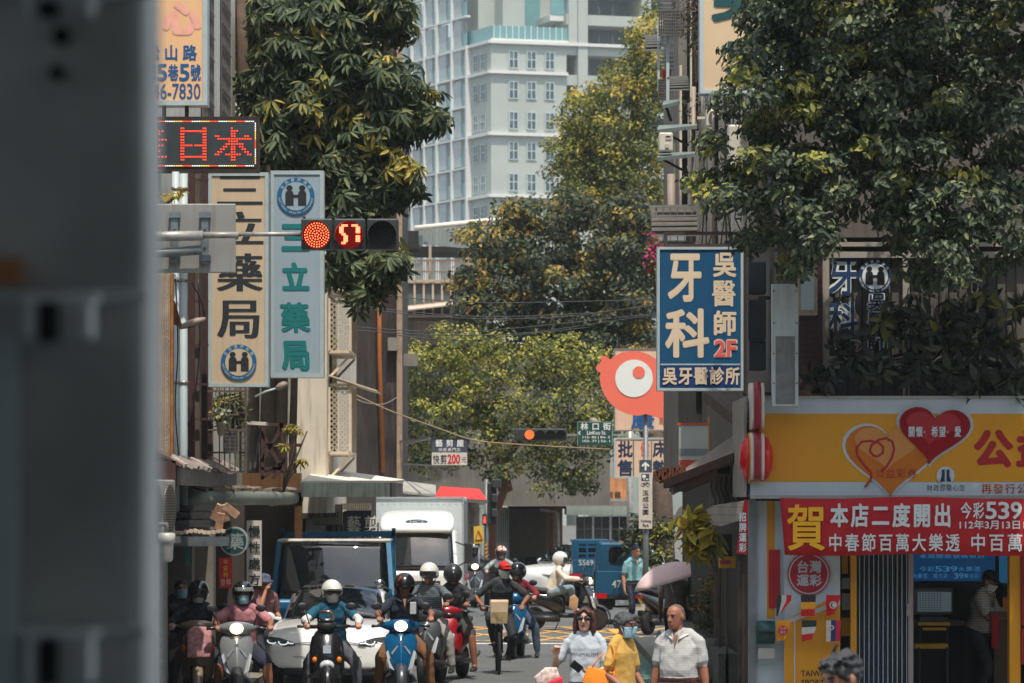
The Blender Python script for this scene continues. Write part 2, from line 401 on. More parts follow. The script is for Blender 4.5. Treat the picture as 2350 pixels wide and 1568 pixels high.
# windows, one part each
def tower_window(O, du, dn, u0, u1, ya, yb):
    mw = MB(); z0, z1 = tz(yb), tz(ya); um = (u0 + u1) / 2; zm = z0 + (z1 - z0) * .52; b = .09
    frame_box(mw, O, du, dn, u0, u1, .02, .06, z0, z1, 0)
    for a, c in ((u0, u0 + b), (um - b / 2, um + b / 2), (u1 - b, u1)): frame_box(mw, O, du, dn, a, c, .061, .14, z0, z1, 1)
    for a, c in ((z0, z0 + b), (zm - b / 2, zm + b / 2), (z1 - b, z1)): frame_box(mw, O, du, dn, u0, u1, .062, .13, a, c, 1)
    frame_box(mw, O, du, dn, u0 - .05, u1 + .05, .002, .019, z0 - .06, z1 + .06, 2)
    frame_box(mw, O, du, dn, u0 + .1, um - .1, .0605, .064, z0 + (z1 - z0) * random.uniform(.3, .8), z1 - .1, 3)
    return mw.build('window', [tglass, pm('tower_window_frame', (176, 190, 190), .6, var=.04), conc, tdark], tower)
for y in (115, 185, 255, 325, 397, 467):
    for a in (1167, 1208, 1250):
        tower_window(OC, df, nf, fu(a), fu(a + 22), y, y + 41)
    for a in (1116, 1099): tower_window(OC, dl, nl, lu(a), lu(a - 10.5), y + 3, y + 43)
# terrace and set back storeys above the top band
m = MB(); frame_box(m, OC, df, nf, .2, fu(1330), -.4, -.2, tz(92), tz(58)); frame_box(m, OC, dl, nl, .2, lu(1060), -.4, -.2, tz(92), tz(58))
m.build('terrace_glass', tteal, tower)
m = MB()
for k in range(15): frame_box(m, OC, df, nf, .3 + k * .68, .38 + k * .68, -.19, -.1, tz(92), tz(56))
frame_box(m, OC, df, nf, 0, fu(1332), -.5, .1, tz(93), tz(88)); m.build('terrace_rail', twhite, tower)
m = MB(); frame_box(m, OC, df, nf, 2.2, 4.6, -12, -3, tz(93), tz(-200)); frame_box(m, OC, df, nf, 0.4, 11, -14, -6, tz(93), tz(-200)); frame_box(m, OC, df, nf, fu(1304), fu(1324), -8, .2, tz(93), tz(-200))
m.build('upper_storey', conc, tower)
m = MB(); frame_box(m, OC, df, nf, 5.2, 7.2, -5.95, -5.8, tz(93), tz(-200)); m.build('curtain_glass', tteal, tower)
m = MB(); frame_box(m, OC, df, nf, fu(1268), fu(1324), -5.9, -.9, tz(40), tz(26)); m.build('balcony', twhite, tower)
m = MB(); frame_box(m, OC, df, nf, fu(1270), fu(1322), -.95, -.85, tz(26), tz(-20)); m.build('balcony_screen', tteal, tower)

# ================================================================ buildings on the left side of the lane
wallw = pm('wall_white_left', (228, 222, 210), .85, var=.06, scale=2, bump=.15, streak=.35, dirt=(120, 108, 94))
stone = pm('wall_grey_left', (120, 114, 106), .9, var=.15, scale=3, bump=.3)
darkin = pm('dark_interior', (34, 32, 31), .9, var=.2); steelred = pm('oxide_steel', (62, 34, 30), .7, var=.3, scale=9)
grille = pm('grille_brown', (104, 98, 92), .6, var=.2, scale=10); pipew = pm('pipe_white', (178, 192, 194), .45, var=.06, scale=3, streak=.15, dirt=(110, 110, 100))
glassd = glass_mat('window_dark', (26, 30, 32), .12); alu = pm('aluminium', (150, 148, 142), .45, .6, var=.12)
rust = pm('rust', (96, 52, 30), .85, var=.4, scale=14, bump=.4); galv = pm('galvanised', (120, 122, 118), .5, .5, var=.25, scale=8, streak=.3, dirt=(80, 56, 40))
LX = -4.25
lb = thing('shop_house', 'tall white shop house with barred windows carrying the pharmacy signs', 'building', (-7, 48, 0))
m = MB(); m.box(-12, LX, 38, 59, 3.0, 10.6); m.box(-12, LX - .9, 38.2, 58.8, 0, 2.98); m.build('wall', wallw, lb)
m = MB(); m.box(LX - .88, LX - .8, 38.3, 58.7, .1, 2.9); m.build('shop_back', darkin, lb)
m = MB()
for y in (38.2, 42.6, 47.2, 51.2, 54.9): m.box(LX - .6, LX - .02, y, y + .45, 0, 2.999)
m.build('pillar', stone, lb)
for ya, yb, za, zb in ((52.4, 54.4, 7.2, 10.2), (55.9, 57.6, 7.0, 10.2), (48.4, 50.2, 3.9, 5.9), (51.6, 53.6, 3.6, 5.4)):
    m = MB(); m.box(LX + .003, LX + .02, ya, yb, za, zb, 0)
    n = 9
    for k in range(n + 1): m.box(LX + .021, LX + .03, ya + (yb - ya) * k / n, ya + (yb - ya) * k / n + .03, za, zb, 1)
    k = za
    while k < zb: m.box(LX + .031, LX + .038, ya, yb, k, k + .03, 1); k += .32
    m.build('window', [glassd, grille], lb)
# steel frames, shafts and posts along the front, read from the photograph at their own depths
m = MB()
for px, Y in ((437, 47.8), (466, 49.4), (476, 50.2)): x = WX(px, Y); m.box(x - .03, x + .05, Y, Y + .1, WZ(1060, Y), WZ(395, Y))
for y in (410, 690, 790, 880, 960): m.pbox(437, 478, y, y + 5, 47.9, .05)
m.build('steel_frame', steelred, lb)
m = MB(); m.box(WX(412, 46.7), WX(418, 46.7), 46.9, 47.5, WZ(1080, 46.9), WZ(395, 46.9)); m.box(WX(447, 48.2), WX(458, 48.2), 48.2, 48.5, WZ(1060, 48), WZ(395, 48)); m.build('brown_pilaster', pm('pilaster', (88, 74, 64), .85, var=.2), lb)
def fixed(name, label, cat, mb, mats, group=None, **k):
    o = mb.build(name, mats, **k); return tag(o, label, cat, group)
for px, Y, r_ in ((403, 46.0, .035), (421, 46.8, .04)):
    m = MB(); m.tube([W(px, 395, Y), W(px, 1040, Y), W(px + 1, 1210, Y)], r_ * 1.25, 10)
    for y in (875, 430, 640): m.tube([W(px, y, Y), W(px, y + 7, Y)], r_ * 1.5, 10, 1)
    fixed('drain_pipe', 'pale blue drain pipe on the white shop house, %s' % ('the thinner one' if px == 403 else 'the thicker one'), 'pipe', m, [pipew, alu], 'drain pipes on the white shop house')
# weathered board wall beside the pole
t = thing('weathered_board', 'weathered grey brown boarded panel with rusty edge beside the pole', 'panel', W(370, 1050, 44.6))
m = MB()
for k in range(12): a = 338 + k * 4.4; m.pbox(a, a + 4.0, 628, 1052, 44.6 + .012 * (k % 3), .06)
m.build('board', pm('old_wood', (156, 136, 116), .9, var=.25, scale=5, bump=.5, streak=.6, dirt=(70, 56, 44)), t)
m = MB(); m.pbox(391, 397, 628, 1060, 44.58, .12); m.build('edge', pm('rusty_edge', (142, 92, 40), .8, var=.4, scale=8), t)

# L2: white end wall with window cages, dark wall behind
l2 = thing('side_house', 'narrow white plastered house with window cages behind the tree trunks', 'building', (-5.5, 68, 0))
m = MB(); m.box(-12, -3.04, 63, 75, 2.4, 13); m.box(-12, -3.5, 63.2, 75, 0, 2.39); m.build('wall', pm('plaster_white', (214, 204, 186), .9, var=.08, scale=2.5, bump=.25, bscale=60, streak=.7, dirt=(140, 124, 106)), l2)
m = MB(); m.box(-3.49, -3.4, 63.3, 74, .1, 2.3); m.build('opening_shade', darkin, l2)  # dark slab on the wall, coloured as an unlit shop opening
for za, zb in ((7.0, 8.6), (3.6, 5.4)): m = MB(); m.box(-3.037, -3.0, 64.0, 65.8, za, zb); m.build('window', glassd, l2)
cagew = pm('cage_white', (212, 196, 174), .6, var=.12, scale=6, streak=.2, dirt=(120, 80, 50))
def window_cage(y0, y1, Y, name_label):
    t = thing('window_cage', name_label, 'window cage', (-2.85, Y + 1, WZ(y1, Y)), group='white window cages on the side house')
    x0, x1 = -3.03, -2.68; Y2 = Y + 2.0; z0, z1 = WZ(y1, Y), WZ(y0, Y); f = MB()
    for x in (x0, x1):
        for y in (Y, Y2): f.bar((x, y, z0), (x, y, z1), .045)
    for z in (z0, z1):
        for y in (Y, Y2): f.bar((x0, y, z), (x1, y, z), .045)
        for x in (x0, x1): f.bar((x, Y, z), (x, Y2, z), .045)
    f.bar((x0 + .16, Y, z0), (x0 + .16, Y, z1), .02); f.build('frame', cagew, t)
    g = MB(); n = 7; st = (x1 - x0) / 4
    k = -6
    while z0 + k * st < z1 + 1:
        for sg in (1, -1):
            a = Vector((x0, Y, z0 + k * st)); b = Vector((x1, Y, z0 + k * st + 4 * st))
            if sg < 0: a, b = Vector((x0, Y, b.z)), Vector((x1, Y, a.z))
            # clip to frame
            def clip(p, q):
                if p.z < z0 and q.z < z0 or p.z > z1 and q.z > z1: return None
                d = q - p
                for zz in (z0, z1):
                    if (p.z - zz) * (q.z - zz) < 0:
                        h = p + d * ((zz - p.z) / d.z)
                        if (zz == z0) == (p.z < q.z): p = h
                        else: q = h
                        d = q - p
                return p, q
            c = clip(a, b)
            if c and (c[1] - c[0]).length > .02: g.bar(c[0], c[1], .012)
        k += 1
    g.build('diamond_mesh', cagew, t)
    s2 = MB(); y = Y
    while y < Y2: s2.bar((x1, y, z0), (x1, y, z1), .018); y += .16
    s2.build('side_bar', cagew, t)
    b = MB(); b.box(x0, x1, Y, Y2, z0 - .04, z0 - .023); b.build('tray', cagew, t)
    r_ = MB(); r_.add([(x0, Y - .1, z1 + .16), (x1 + .45, Y - .1, z1 - .1), (x1 + .45, Y2, z1 - .1), (x0, Y2, z1 + .16)], [(0, 1, 2, 3)]); r_.build('roof', cagew, t, solid=.02)
    br = MB()
    for y in (Y + .1, Y2 - .1): br.bar((x1, y, z0 - .05), (x0, y, z0 - .42), .04)
    br.build('bracket', cagew, t)
window_cage(680, 808, 63.6, 'white diamond mesh window cage, the upper one on the side house')
window_cage(884, 1040, 63.6, 'white diamond mesh window cage, the lower one with an air conditioner below')
t = thing('dark_house', 'old house with black stained end wall and orange drain pipe', 'building', (-4, 80, 0))
m = MB(); m.box(-12, -2.49, 84.4, 92, 0, 12.6); m.build('wall', pm('black_mould_wall', (48, 41, 38), .95, var=.6, scale=1.1, bump=.3, streak=.6, dirt=(86, 76, 70)), t)
m = MB(); m.box(-2.53, -2.41, 84.28, 84.39, 0, 12.6); m.build('corner_strip', pm('corner_strip', (150, 126, 104), .8, var=.15), t)
m = MB(); m.tube([W(869, 520, 84.2), W(871, 820, 84.2), W(879, 1085, 84.2)], .05, 8); m.build('drain_pipe', pm('orange_pipe', (150, 84, 22), .6, var=.15), t)
m = MB(); m.pbox(890, 912, 775, 805, 84.1, .28); m.box(-2.4, -2.1, 85, 86, WZ(840, 85), WZ(812, 85)); m.build('vent_box', stone, t)
# canopy roof in front of the side house
t = thing('shop_canopy', 'flat shop canopy with streaked pale fascia below the dark wall', 'canopy', (-3.2, 64, 2.5))
m = MB(); xs = [WX(690, 60), WX(897, 60)]
m.box(xs[0], xs[1], 60, 60.1, WZ(1141, 60), WZ(1108, 60)); m.build('fascia', pm('fascia_streaked', (158, 168, 160), .8, var=.2, scale=3, streak=.9, dirt=(76, 66, 58)), t)
m = MB(); m.add([(xs[0], 60.05, WZ(1107, 60)), (xs[1], 60.05, WZ(1107, 60)), (xs[1] + .05, 66, WZ(1104, 66)), (xs[0], 66, WZ(1076, 66))], [(0, 1, 2, 3)]); m.build('sloped_roof', pm('roof_white', (224, 218, 206), .7, var=.06), t, solid=.04)
m = MB(); m.add([(xs[1] + .003, 60, WZ(1141, 60)), (xs[1] + .003, 66, WZ(1140, 66)), (xs[1] + .003, 66, WZ(1110, 66)), (xs[1] + .003, 60, WZ(1108, 60))], [(0, 1, 2, 3)]); m.build('side_fascia', pm('side_fascia', (110, 100, 90), .8, var=.2, streak=.5), t, solid=.03)
# dim shop depth below the canopy
t = thing('shop_unit', 'shadowed shop front under the streaked canopy', 'shop', (-3, 70, 0))
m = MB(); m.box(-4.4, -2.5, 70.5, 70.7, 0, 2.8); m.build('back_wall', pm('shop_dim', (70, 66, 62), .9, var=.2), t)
m = MB()
for k in range(9): m.box(-3.3 + k * .1, -3.24 + k * .1, 70.4, 70.45, .3, 2.2)
m.build('shutter', galv, t)
m = MB()
for k in range(14): x = WX(786, 68) + k * .037; m.box(x, x + .024, 67.4, 68.2, WZ(1170, 68), WZ(1156, 68))
m.build('corrugated_roof', pm('tile_grey', (120, 112, 100), .8, var=.2), t)
# far left houses behind the trunks so that no sky shows low down
t = thing('sheet_metal_house', 'metal clad upper storey with rusty railings beyond the traffic signal', 'building', (-1.5, 118, 0))
Y = 112
m = MB(); m.pbox(880, 1110, 650, 790, Y, 6); m.pbox(900, 1400, 790, 1160, Y + 1, 5); m.build('wall', pm('house_greybrown', (104, 100, 92), .9, var=.2, scale=2, streak=.4), t)  # grey brown wall colour, mottled and streaked
for k in range(8): m = MB(); a = 912 + k * 21; m.pbox(a, a + 18, 655, 722, Y - .05, .045); m.build('window', pm('dusty_glass', (92, 102, 102), .35, var=.2, scale=4), t)
m = MB()
for k in range(9): a = 907 + k * 21; m.pbox(a, a + 5, 646, 728, Y - .16, .1)
m.pbox(905, 1100, 642, 648, Y - .2, .15); m.pbox(905, 1100, 724, 729, Y - .2, .15); m.build('window_frame', pm('frame_cream', (178, 158, 136), .7, var=.15), t)
m = MB()
for k in range(34): a = 908 + k * 5; m.pbox(a, a + 1.4, 598, 640, Y - .7, .03)
m.pbox(905, 1085, 596, 600, Y - .72, .05); m.pbox(905, 1085, 622, 625, Y - .72, .05)
for k in range(26): a = 952 + k * 5; m.pbox(a, a + 1.6, 740, 790, Y - .7, .03)
m.pbox(950, 1085, 738, 742, Y - .72, .05); m.build('railing', pm('railing_rust', (132, 108, 90), .8, var=.25), t)
m = MB(); m.add([W(930, 704, Y - .05), W(1040, 692, Y - .05), W(1045, 700, Y - 1.2), W(935, 712, Y - 1.2)], [(0, 1, 2, 3)]); m.build('awning', pm('awning_cream', (200, 178, 156), .8, var=.2), t, solid=.04)
t = thing('metal_shed_roof', 'grey corrugated metal roof fascia on posts below the tower', 'roof', W(1040, 600, 118))
Y = 118
m = MB()
for k in range(19):
    a = 961 + k * 10.5; d = k * .32
    m.box(WX(a, Y) + 0, WX(a + 9.9, Y), Y + d * .3, Y + d * .3 + .1, WZ(560 + k * .6, Y), WZ(521 - k * .9, Y))
m.build('fascia', pm('fascia_grey', (132, 140, 138), .6, var=.05, scale=2, streak=.15), t)
m = MB(); m.tube([W(952, 524, Y - .2), W(1080, 511, Y - .1), W(1160, 503, Y)], .08, 10); m.build('ridge_pipe', pm('cream_pipe', (226, 216, 200), .6, var=.1), t)
m = MB(); m.pbox(905, 1150, 566, 578, Y + 2.4, 3); m.pbox(905, 962, 530, 570, Y + 1.2, 1.0); m.build('underside', darkin, t)
m = MB()
for a in (984, 1075): m.pbox(a, a + 6, 560, 650, Y + 1.0, .15)
m.build('post', pm('frame_cream', (178, 158, 136)), t)

# ================================================================ far building across the junction
t = thing('corner_house', 'low house with garage opening and brown pillars across the junction', 'building', (2, 128, 0))
Y = 124; s2 = F / Y
m = MB(); m.pbox(1100, 1168, 1165, 1335, Y, 5); m.pbox(1268, 1500, 1250, 1335, Y, .5); m.pbox(1000, 1700, 900, 1150, Y, 6); m.pbox(1300, 1700, 1150, 1182, Y, 5)
m.build('wall', pm('far_wall', (150, 160, 154), .85, var=.08, scale=1.5, streak=.2), t)
m = MB(); m.pbox(1165, 1270, 1168, 1345, Y + 5, .2); m.build('garage_back', pm('garage_back', (150, 140, 126), .9, var=.08), t)
m = MB(); m.pbox(1165, 1500, 1160, 1168, Y + .5, 4.4); m.build('garage_ceiling', darkin, t)
m = MB(); m.pbox(1206, 1262, 1280, 1345, Y + 4.2, .6); m.build('crate_pile', darkin, t)
m = MB(); m.pbox(1268, 1291, 1165, 1345, Y - 1.2, .35); m.pbox(1253, 1262, 1165, 1345, Y - 1.0, .3); m.pbox(1130, 1138, 1165, 1340, Y - 1, .3); m.build('pillar', pm('pillar_brown', (122, 82, 48), .7, var=.15), t)
m = MB(); m.pbox(1128, 1245, 1138, 1162, Y - 2.2, 2.1); m.pbox(1242, 1450, 1150, 1162, Y - 2.4, 2.2); m.build('canopy_slab', pm('canopy_grey', (132, 122, 116), .8, var=.12, streak=.3), t)
for a in (1322, 1362, 1402):
    m = MB(); m.pbox(a, a + 38, 1186, 1250, Y - .06, .05, 0)
    for q in (a, a + 18, a + 36): m.pbox(q, q + 2.2, 1183, 1252, Y - .15, .08, 1)
    m.pbox(a, a + 38, 1214, 1216, Y - .16, .08, 1)
    m.build('window', [glassd, alu], t)
m = MB(); m.tube([W(1242, 1166, Y - 1.6), W(1243, 1170, Y - 1.6), W(1280, 1176, Y - 1.6), W(1281, 1340, Y - 1.6)], .06, 8); m.build('drain_pipe', alu, t)
m = MB()
for k in range(7): m.pbox(1134 + k * 5, 1136 + k * 5, 1170, 1245, Y - .2, .03)
m.build('window_bars', grille, t)
t = thing('weathered_signboard', 'rust streaked orange signboard with faded dark lettering under the tree', 'signboard', W(1370, 1146, 121.6))
m = MB(); m.pbox(1288, 1452, 1095, 1146, 121.6, .25); m.build('board', pm('orange_board', (206, 144, 98), .8, var=.2, scale=2.5, streak=.8, dirt=(150, 88, 24)), t)
lettering(t, pm('sign_ink_brown', (84, 54, 34), .8), [('r', '現撈生猛海鮮活龍', 1292, 1425, 1128, 1143, 121.58, {'bold': .03})])

m = MB(); m.box(-6, 7, -4, 6.6, 7.2, 7.4); m.box(-6, 7, -4.4, -4, 0, 7.4); struct(m.build('unseen_shade_roof', pm('shade_roof_grey', (120, 118, 114), .9)))  # unseen roof and back wall, added to keep sun off the near post

m = MB(); m.box(-165, 165, -45, 525, -1, 75); o = m.build('haze', bpy.data.materials.new('haze_air')); tag(o, kind='stuff')
hm_ = o.data.materials[0]; hm_.use_nodes = True; hn = hm_.node_tree; hn.nodes.remove(hn.nodes['Principled BSDF']); pv = hn.nodes.new('ShaderNodeVolumePrincipled')
pv.inputs['Color'].default_value = (.86, .93, .96, 1); pv.inputs['Density'].default_value = .0003; pv.inputs['Anisotropy'].default_value = .2
hn.links.new(pv.outputs[0], hn.nodes['Material Output'].inputs['Volume'])

for i, (x0, x1, h_, c_, lb2) in enumerate(((-60, -22, 27, (132, 126, 118), 'tall beige unseen block added behind the viewer to hide low sky'), (-21.5, 16, 29, (118, 116, 114), 'tall grey unseen block added directly behind the viewer to hide low sky'), (16.5, 60, 25, (140, 128, 116), 'lower tan unseen block added across the main road to hide low sky'))):
    t = thing('unseen_sky_block', lb2, 'building', ((x0 + x1) / 2, -16, 0)); m = MB(); m.box(x0, x1, -28, -14, 0, h_); m.build('wall', pm('block_%d' % i, c_, .85, var=.1, scale=.5, streak=.3), t)  # unseen buildings opposite, added and sized to block the low sky
    for fl in range(1, int(h_ / 3.3)):
        m = MB(); m.box(x0 + 1, x1 - 1, -13.99, -13.9, fl * 3.3 + 1, fl * 3.3 + 2.6, 0)
        for k in range(int((x1 - x0) / 2.5)): m.box(x0 + 1 + k * 2.5, x0 + 1.5 + k * 2.5, -13.95, -13.8, fl * 3.3 + .98, fl * 3.3 + 2.62, 1)
        m.build('window_row', [glassd, MATS['block_%d' % i]], t)
# ================================================================ RIGHT: corner building with the lottery shop
RX = 2.635; SY = 43.0
rb = thing('corner_building', 'shaded corner building with barred upper windows above the lottery shop', 'building', (7, 52, 0))
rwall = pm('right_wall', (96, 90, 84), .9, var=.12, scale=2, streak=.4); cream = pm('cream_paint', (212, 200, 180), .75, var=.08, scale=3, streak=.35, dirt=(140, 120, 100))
redtile = pm('red_mosaic', (66, 36, 36), .5, var=.3, scale=30, stripes=('Z', .07, (40, 26, 26), .15))
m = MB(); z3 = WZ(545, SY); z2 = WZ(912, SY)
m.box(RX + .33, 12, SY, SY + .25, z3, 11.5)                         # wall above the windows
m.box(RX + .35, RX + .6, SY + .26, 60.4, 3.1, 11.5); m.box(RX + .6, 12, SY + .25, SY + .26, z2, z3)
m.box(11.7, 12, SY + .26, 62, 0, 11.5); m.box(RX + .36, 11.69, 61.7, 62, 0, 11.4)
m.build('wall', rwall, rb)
m = MB(); m.pbox(1835, 1888, 560, 908, SY - .05, .3); m.build('tile_pier', redtile, rb)
m = MB()
for k in range(24):
    a = 1893 + k * 22
    m.pbox(a, a + 18, 582, 905, SY + .1 + .04 * (k % 2), .02)
m.build('curtain', pm('vertical_blind', (150, 142, 132), .9, var=.12, scale=8), rb)
m = MB()
for a in (1888, 2072, 2230, 2395): m.pbox(a, a + 15, 560, 908, SY - .02, .08)
for y, h in ((556, 10), (578, 14), (818, 10), (836, 10)): m.pbox(1888, 2430, y, y + h, SY - .025, .083)
m.build('window_frame', pm('window_alu', (168, 160, 150), .5, .3, var=.12), rb)
g = glass_mat('shop_window', (60, 60, 60), .08, alpha=.25); m = MB(); m.pbox(1903, 2395, 592, 818, SY + .02, .01); m.build('glass', g, rb)
m = MB(); m.pbox(1890, 2420, 846, 908, SY - .01, .06); m.build('lower_panel', pm('lower_panel', (62, 60, 58), .8, var=.2, stripes=('X', .13, (40, 40, 40), .2)), rb)
wl = pm('window_letter_white', (216, 224, 226), .6, var=.04); wb = pm('window_letter_blue', (18, 52, 92), .6, var=.08); wr = pm('window_letter_red', (150, 34, 36), .6)
Yl = SY + .012
def window_letters():
    it = [('t', '牙', 1901, 1968, 590, 680), ('t', '科', 1900, 1970, 690, 770), ('t', '(2F)', 1906, 1978, 780, 808), ('r', '師', 1990, 2038, 765, 812), ('r', '醫', 1990, 2036, 715, 760), ('r', '吳', 1990, 2036, 672, 712)]
    a = lettering(rb, wl, [(k[0],) + tuple(k[1:]) + (Yl, {'bold': .075}) for k in it])
    b = lettering(rb, wb, [(k[0],) + tuple(k[1:]) + (Yl - .004, {'bold': .02}) for k in it if '2F' not in k[1]])
    c = lettering(rb, wr, [('t', '(2F)', 1908, 1976, 782, 806, Yl - .004, {'bold': .02})])
window_letters()
# insurance emblem: ring, two figures, ring text
def emblem(parent, cx, cy, r, Y, ring, figure, ground, letter):
    k = Y / F; mb = MB(); c = W(cx, cy, Y)
    mb.disc(c, r * k, .004, 40, 0); mb.disc(c - Vector((0, .004, 0)), r * k * .76, .003, 36, 1)
    P = lambda x, y: (c.x + x * r * k, c.z + y * r * k)
    y0, y1 = c.y - .011, c.y - .0075
    for sx in (-1, 1):
        mb.prism([P(sx * .34 + .17 * math.cos(q * math.pi / 8), .44 + .15 * math.sin(q * math.pi / 8)) for q in range(16)], y0, y1, 2)
        a = [P(sx * .34 - .22, -.5), P(sx * .34 + .22, -.5), P(sx * .34 + .22, .12)] + [P(sx * .34 + .22 * math.cos(q * math.pi / 8), .12 + .2 * math.sin(q * math.pi / 8)) for q in range(1, 8)] + [P(sx * .34 - .22, .12)]
        mb.prism(a, y0, y1, 2)
    mb.prism([P(-.14, -.08), P(.14, -.08), P(.14, .08), P(-.14, .08)], y0, y1, 2)
    def arc(txt, a0, a1, h, up):
        n = len(txt)
        for i, ch in enumerate(txt):
            if ch == ' ': continue
            an = a0 + (a1 - a0) * i / (n - 1); vs, fs = glyph_mesh(ch, .015)
            if not len(vs): continue
            mxx = vs[:, 0].mean(); rr = .88
            out = []
            for v in vs:
                x = (v[0] - mxx) * h; y = (v[1] - .36) * h
                th = R(an); nx, nz_ = math.cos(th), math.sin(th)
                tx, tz_ = (nz_, -nx) if up else (-nz_, nx)
                sg = 1 if up else -1
                px_ = rr * nx + tx * x + nx * y * sg; pz_ = rr * nz_ + tz_ * x + nz_ * y * sg
                q = P(px_, pz_); out.append((q[0], c.y - .0055, q[1]))
            mb.add(out, fs, 3)
    arc('全民健康保險', 146, 34, .2, True); arc('NATIONAL HEALTH INSURANCE', 188, 352, .15, False)
    return mb.build('emblem', [ring, ground, figure, letter], parent)
navy = pm('emblem_blue', (8, 92, 136), .5, var=.05); black = pm('sign_black', (34, 36, 40), .5, var=.05)
emblem(rb, 2008, 635, 39, SY + .01, pm('emblem_navy', (26, 52, 88), .5), black, wl, wl)

# ---------------- the lottery shop at street level
shop = thing('lottery_shop', 'street corner lottery shop with yellow sign band and open dim interior', 'shop', (5.5, 46, 0))
swhite = pm('sign_white', (188, 200, 206), .5, var=.03, scale=2, streak=.08, dirt=(120, 120, 120)); syel = pm('sign_amber', (214, 148, 22), .45, var=.05, scale=1.5)
BY = 42.55
m = MB(); m.pbox(1722, 2440, 912, 1141, BY, .43); m.build('sign_box', swhite, shop)
m = MB(); m.pbox(1722, 2440, 909, 915, BY - .02, .05); m.pbox(1722, 2440, 1137, 1145, BY - .02, .05); m.build('sign_frame', pm('sign_frame_alu', (170, 168, 160), .5, .2, var=.1), shop)
m = MB(); m.pbox(1722, 2440, 950, 1106, BY - .006, .005); m.build('sign_band', syel, shop)
side = MB(); side.add([(RX - .05, BY, WZ(1141, BY)), (RX - .05, BY + 2.2, WZ(1141, BY)), (RX - .05, BY + 2.2, WZ(912, BY)), (RX - .05, BY, WZ(912, BY))], [(0, 1, 2, 3)]); side.build('sign_side', pm('side_metal', (142, 140, 136), .45, .2, var=.3, scale=6), shop, solid=.03)
def heart(cx, cy, wd, ht, tilt, n=44, notch=.0):
    pts = []
    for i in range(n):
        a = 2 * math.pi * i / n
        x = 16 * math.sin(a) ** 3 / 16; y = (13 * math.cos(a) - 5 * math.cos(2 * a) - 2 * math.cos(3 * a) - math.cos(4 * a)) / 14.5
        c, s_ = math.cos(R(tilt)), math.sin(R(tilt)); x, y = x * c - y * s_, x * s_ + y * c
        pts.append((cx + x * wd / 2, cy - y * ht / 2))
    return pts[::-1]
def pxprism(mb, pts, Y, d, m_=0):
    mb.prism([(WX(a, Y), WZ(b, Y)) for a, b in pts], Y - d, Y, m_)
h1 = heart(2043, 1046, 206, 166, 0); h1w = heart(2043, 1046, 222, 180, 0); h2 = heart(2143, 991, 164, 130, -6); h2w = heart(2143, 991, 178, 144, -6)
m = MB(); pxprism(m, h1w, BY - .007, .006); pxprism(m, h2w, BY - .0075, .0055); m.build('heart_outline', swhite, shop)
m = MB(); pxprism(m, h1, BY - .014, .006); m.build('orange_heart', pm('heart_orange', (196, 112, 30), .25, var=.06), shop)
m = MB(); pxprism(m, heart(2036, 1022, 150, 100, 0), BY - .0205, .002); m.build('heart_gloss', pm('heart_orange_pale', (206, 140, 76), .25, var=.05), shop)
m = MB(); pxprism(m, h2, BY - .024, .01); m.build('red_heart', pm('heart_red', (150, 18, 30), .2, var=.06), shop)
m = MB(); pxprism(m, heart(2140, 978, 124, 76, -6), BY - .035, .003); m.build('red_heart_gloss', pm('heart_red_pale', (176, 52, 58), .2, var=.05), shop)
lettering(shop, pm('letter_white', (214, 224, 226), .5, var=.02), [('r', '關懷·希望·愛', 2084, 2206, 978, 1004, BY - .045, {'bold': .02})])
sred = pm('letter_red', (168, 22, 32), .5, var=.04)
def ribbon(mb, pts, wd, Y, d=.003):
    P = [(WX(a, Y), WZ(b, Y)) for a, b in pts]
    for i in range(len(P) - 1):
        a, b = Vector((P[i][0], 0, P[i][1])), Vector((P[i + 1][0], 0, P[i + 1][1])); n = Vector((-(b - a).z, 0, (b - a).x)).normalized() * wd / 2; e = (b - a) * .06
        q = [a - n - e, b - n + e, b + n + e, a + n - e]
        mb.prism([(v.x, v.z) for v in q], Y - d - .0002 * (i % 3), Y)
m = MB(); Yr = BY - .024
ribbon(m, [(1985, 1118), (1998, 1102), (2000, 1086), (1982, 1066), (1967, 1046), (1966, 1028), (1978, 1014), (1996, 1012), (2016, 1016), (2027, 1026), (2026, 1040), (2014, 1048), (2004, 1046), (1996, 1036), (2000, 1022), (2016, 1010), (2034, 1006), (2048, 1014), (2052, 1032), (2046, 1052), (2034, 1072), (2022, 1082)], .024, Yr)
m.build('ribbon', sred, shop)
m = MB(); Yg = BY - .008
lettering(shop, sred, [('r', '公益彩券', 2008, 2104, 1075, 1099, Yr, {'bold': .0}), ('r', '公益彩', 2234, 2520, 985, 1074, BY - .01, {'bold': .05, 'gap': .08}), ('r', '再發行公益', 2252, 2385, 1110, 1134, BY - .003, {'bold': .01})])
lettering(shop, black, [('r', '財政部關心您', 2127, 2214, 1112, 1128, BY - .003, {'bold': .0})])
m = MB(); c = W(2170, 1092, BY - .009); m.disc(c, .1, .004, 28, 0)
for sx in (-1, 1): pxprism(m, [(2170 + sx * 2, 1078), (2170 + sx * 9, 1078), (2170 + sx * 9, 1092), (2170 + sx * 13, 1106), (2170 + sx * 2, 1106)][::sx], BY - .014, .003, 1)
m.build('ministry_emblem', [swhite, pm('emblem_dark', (32, 44, 72), .5)], shop)
m = MB(); m.pbox(2258, 2302, 1108, 1131, BY - .004, .003); m.build('paper_patch', pm('paper_cream', (196, 192, 176), .8), shop)
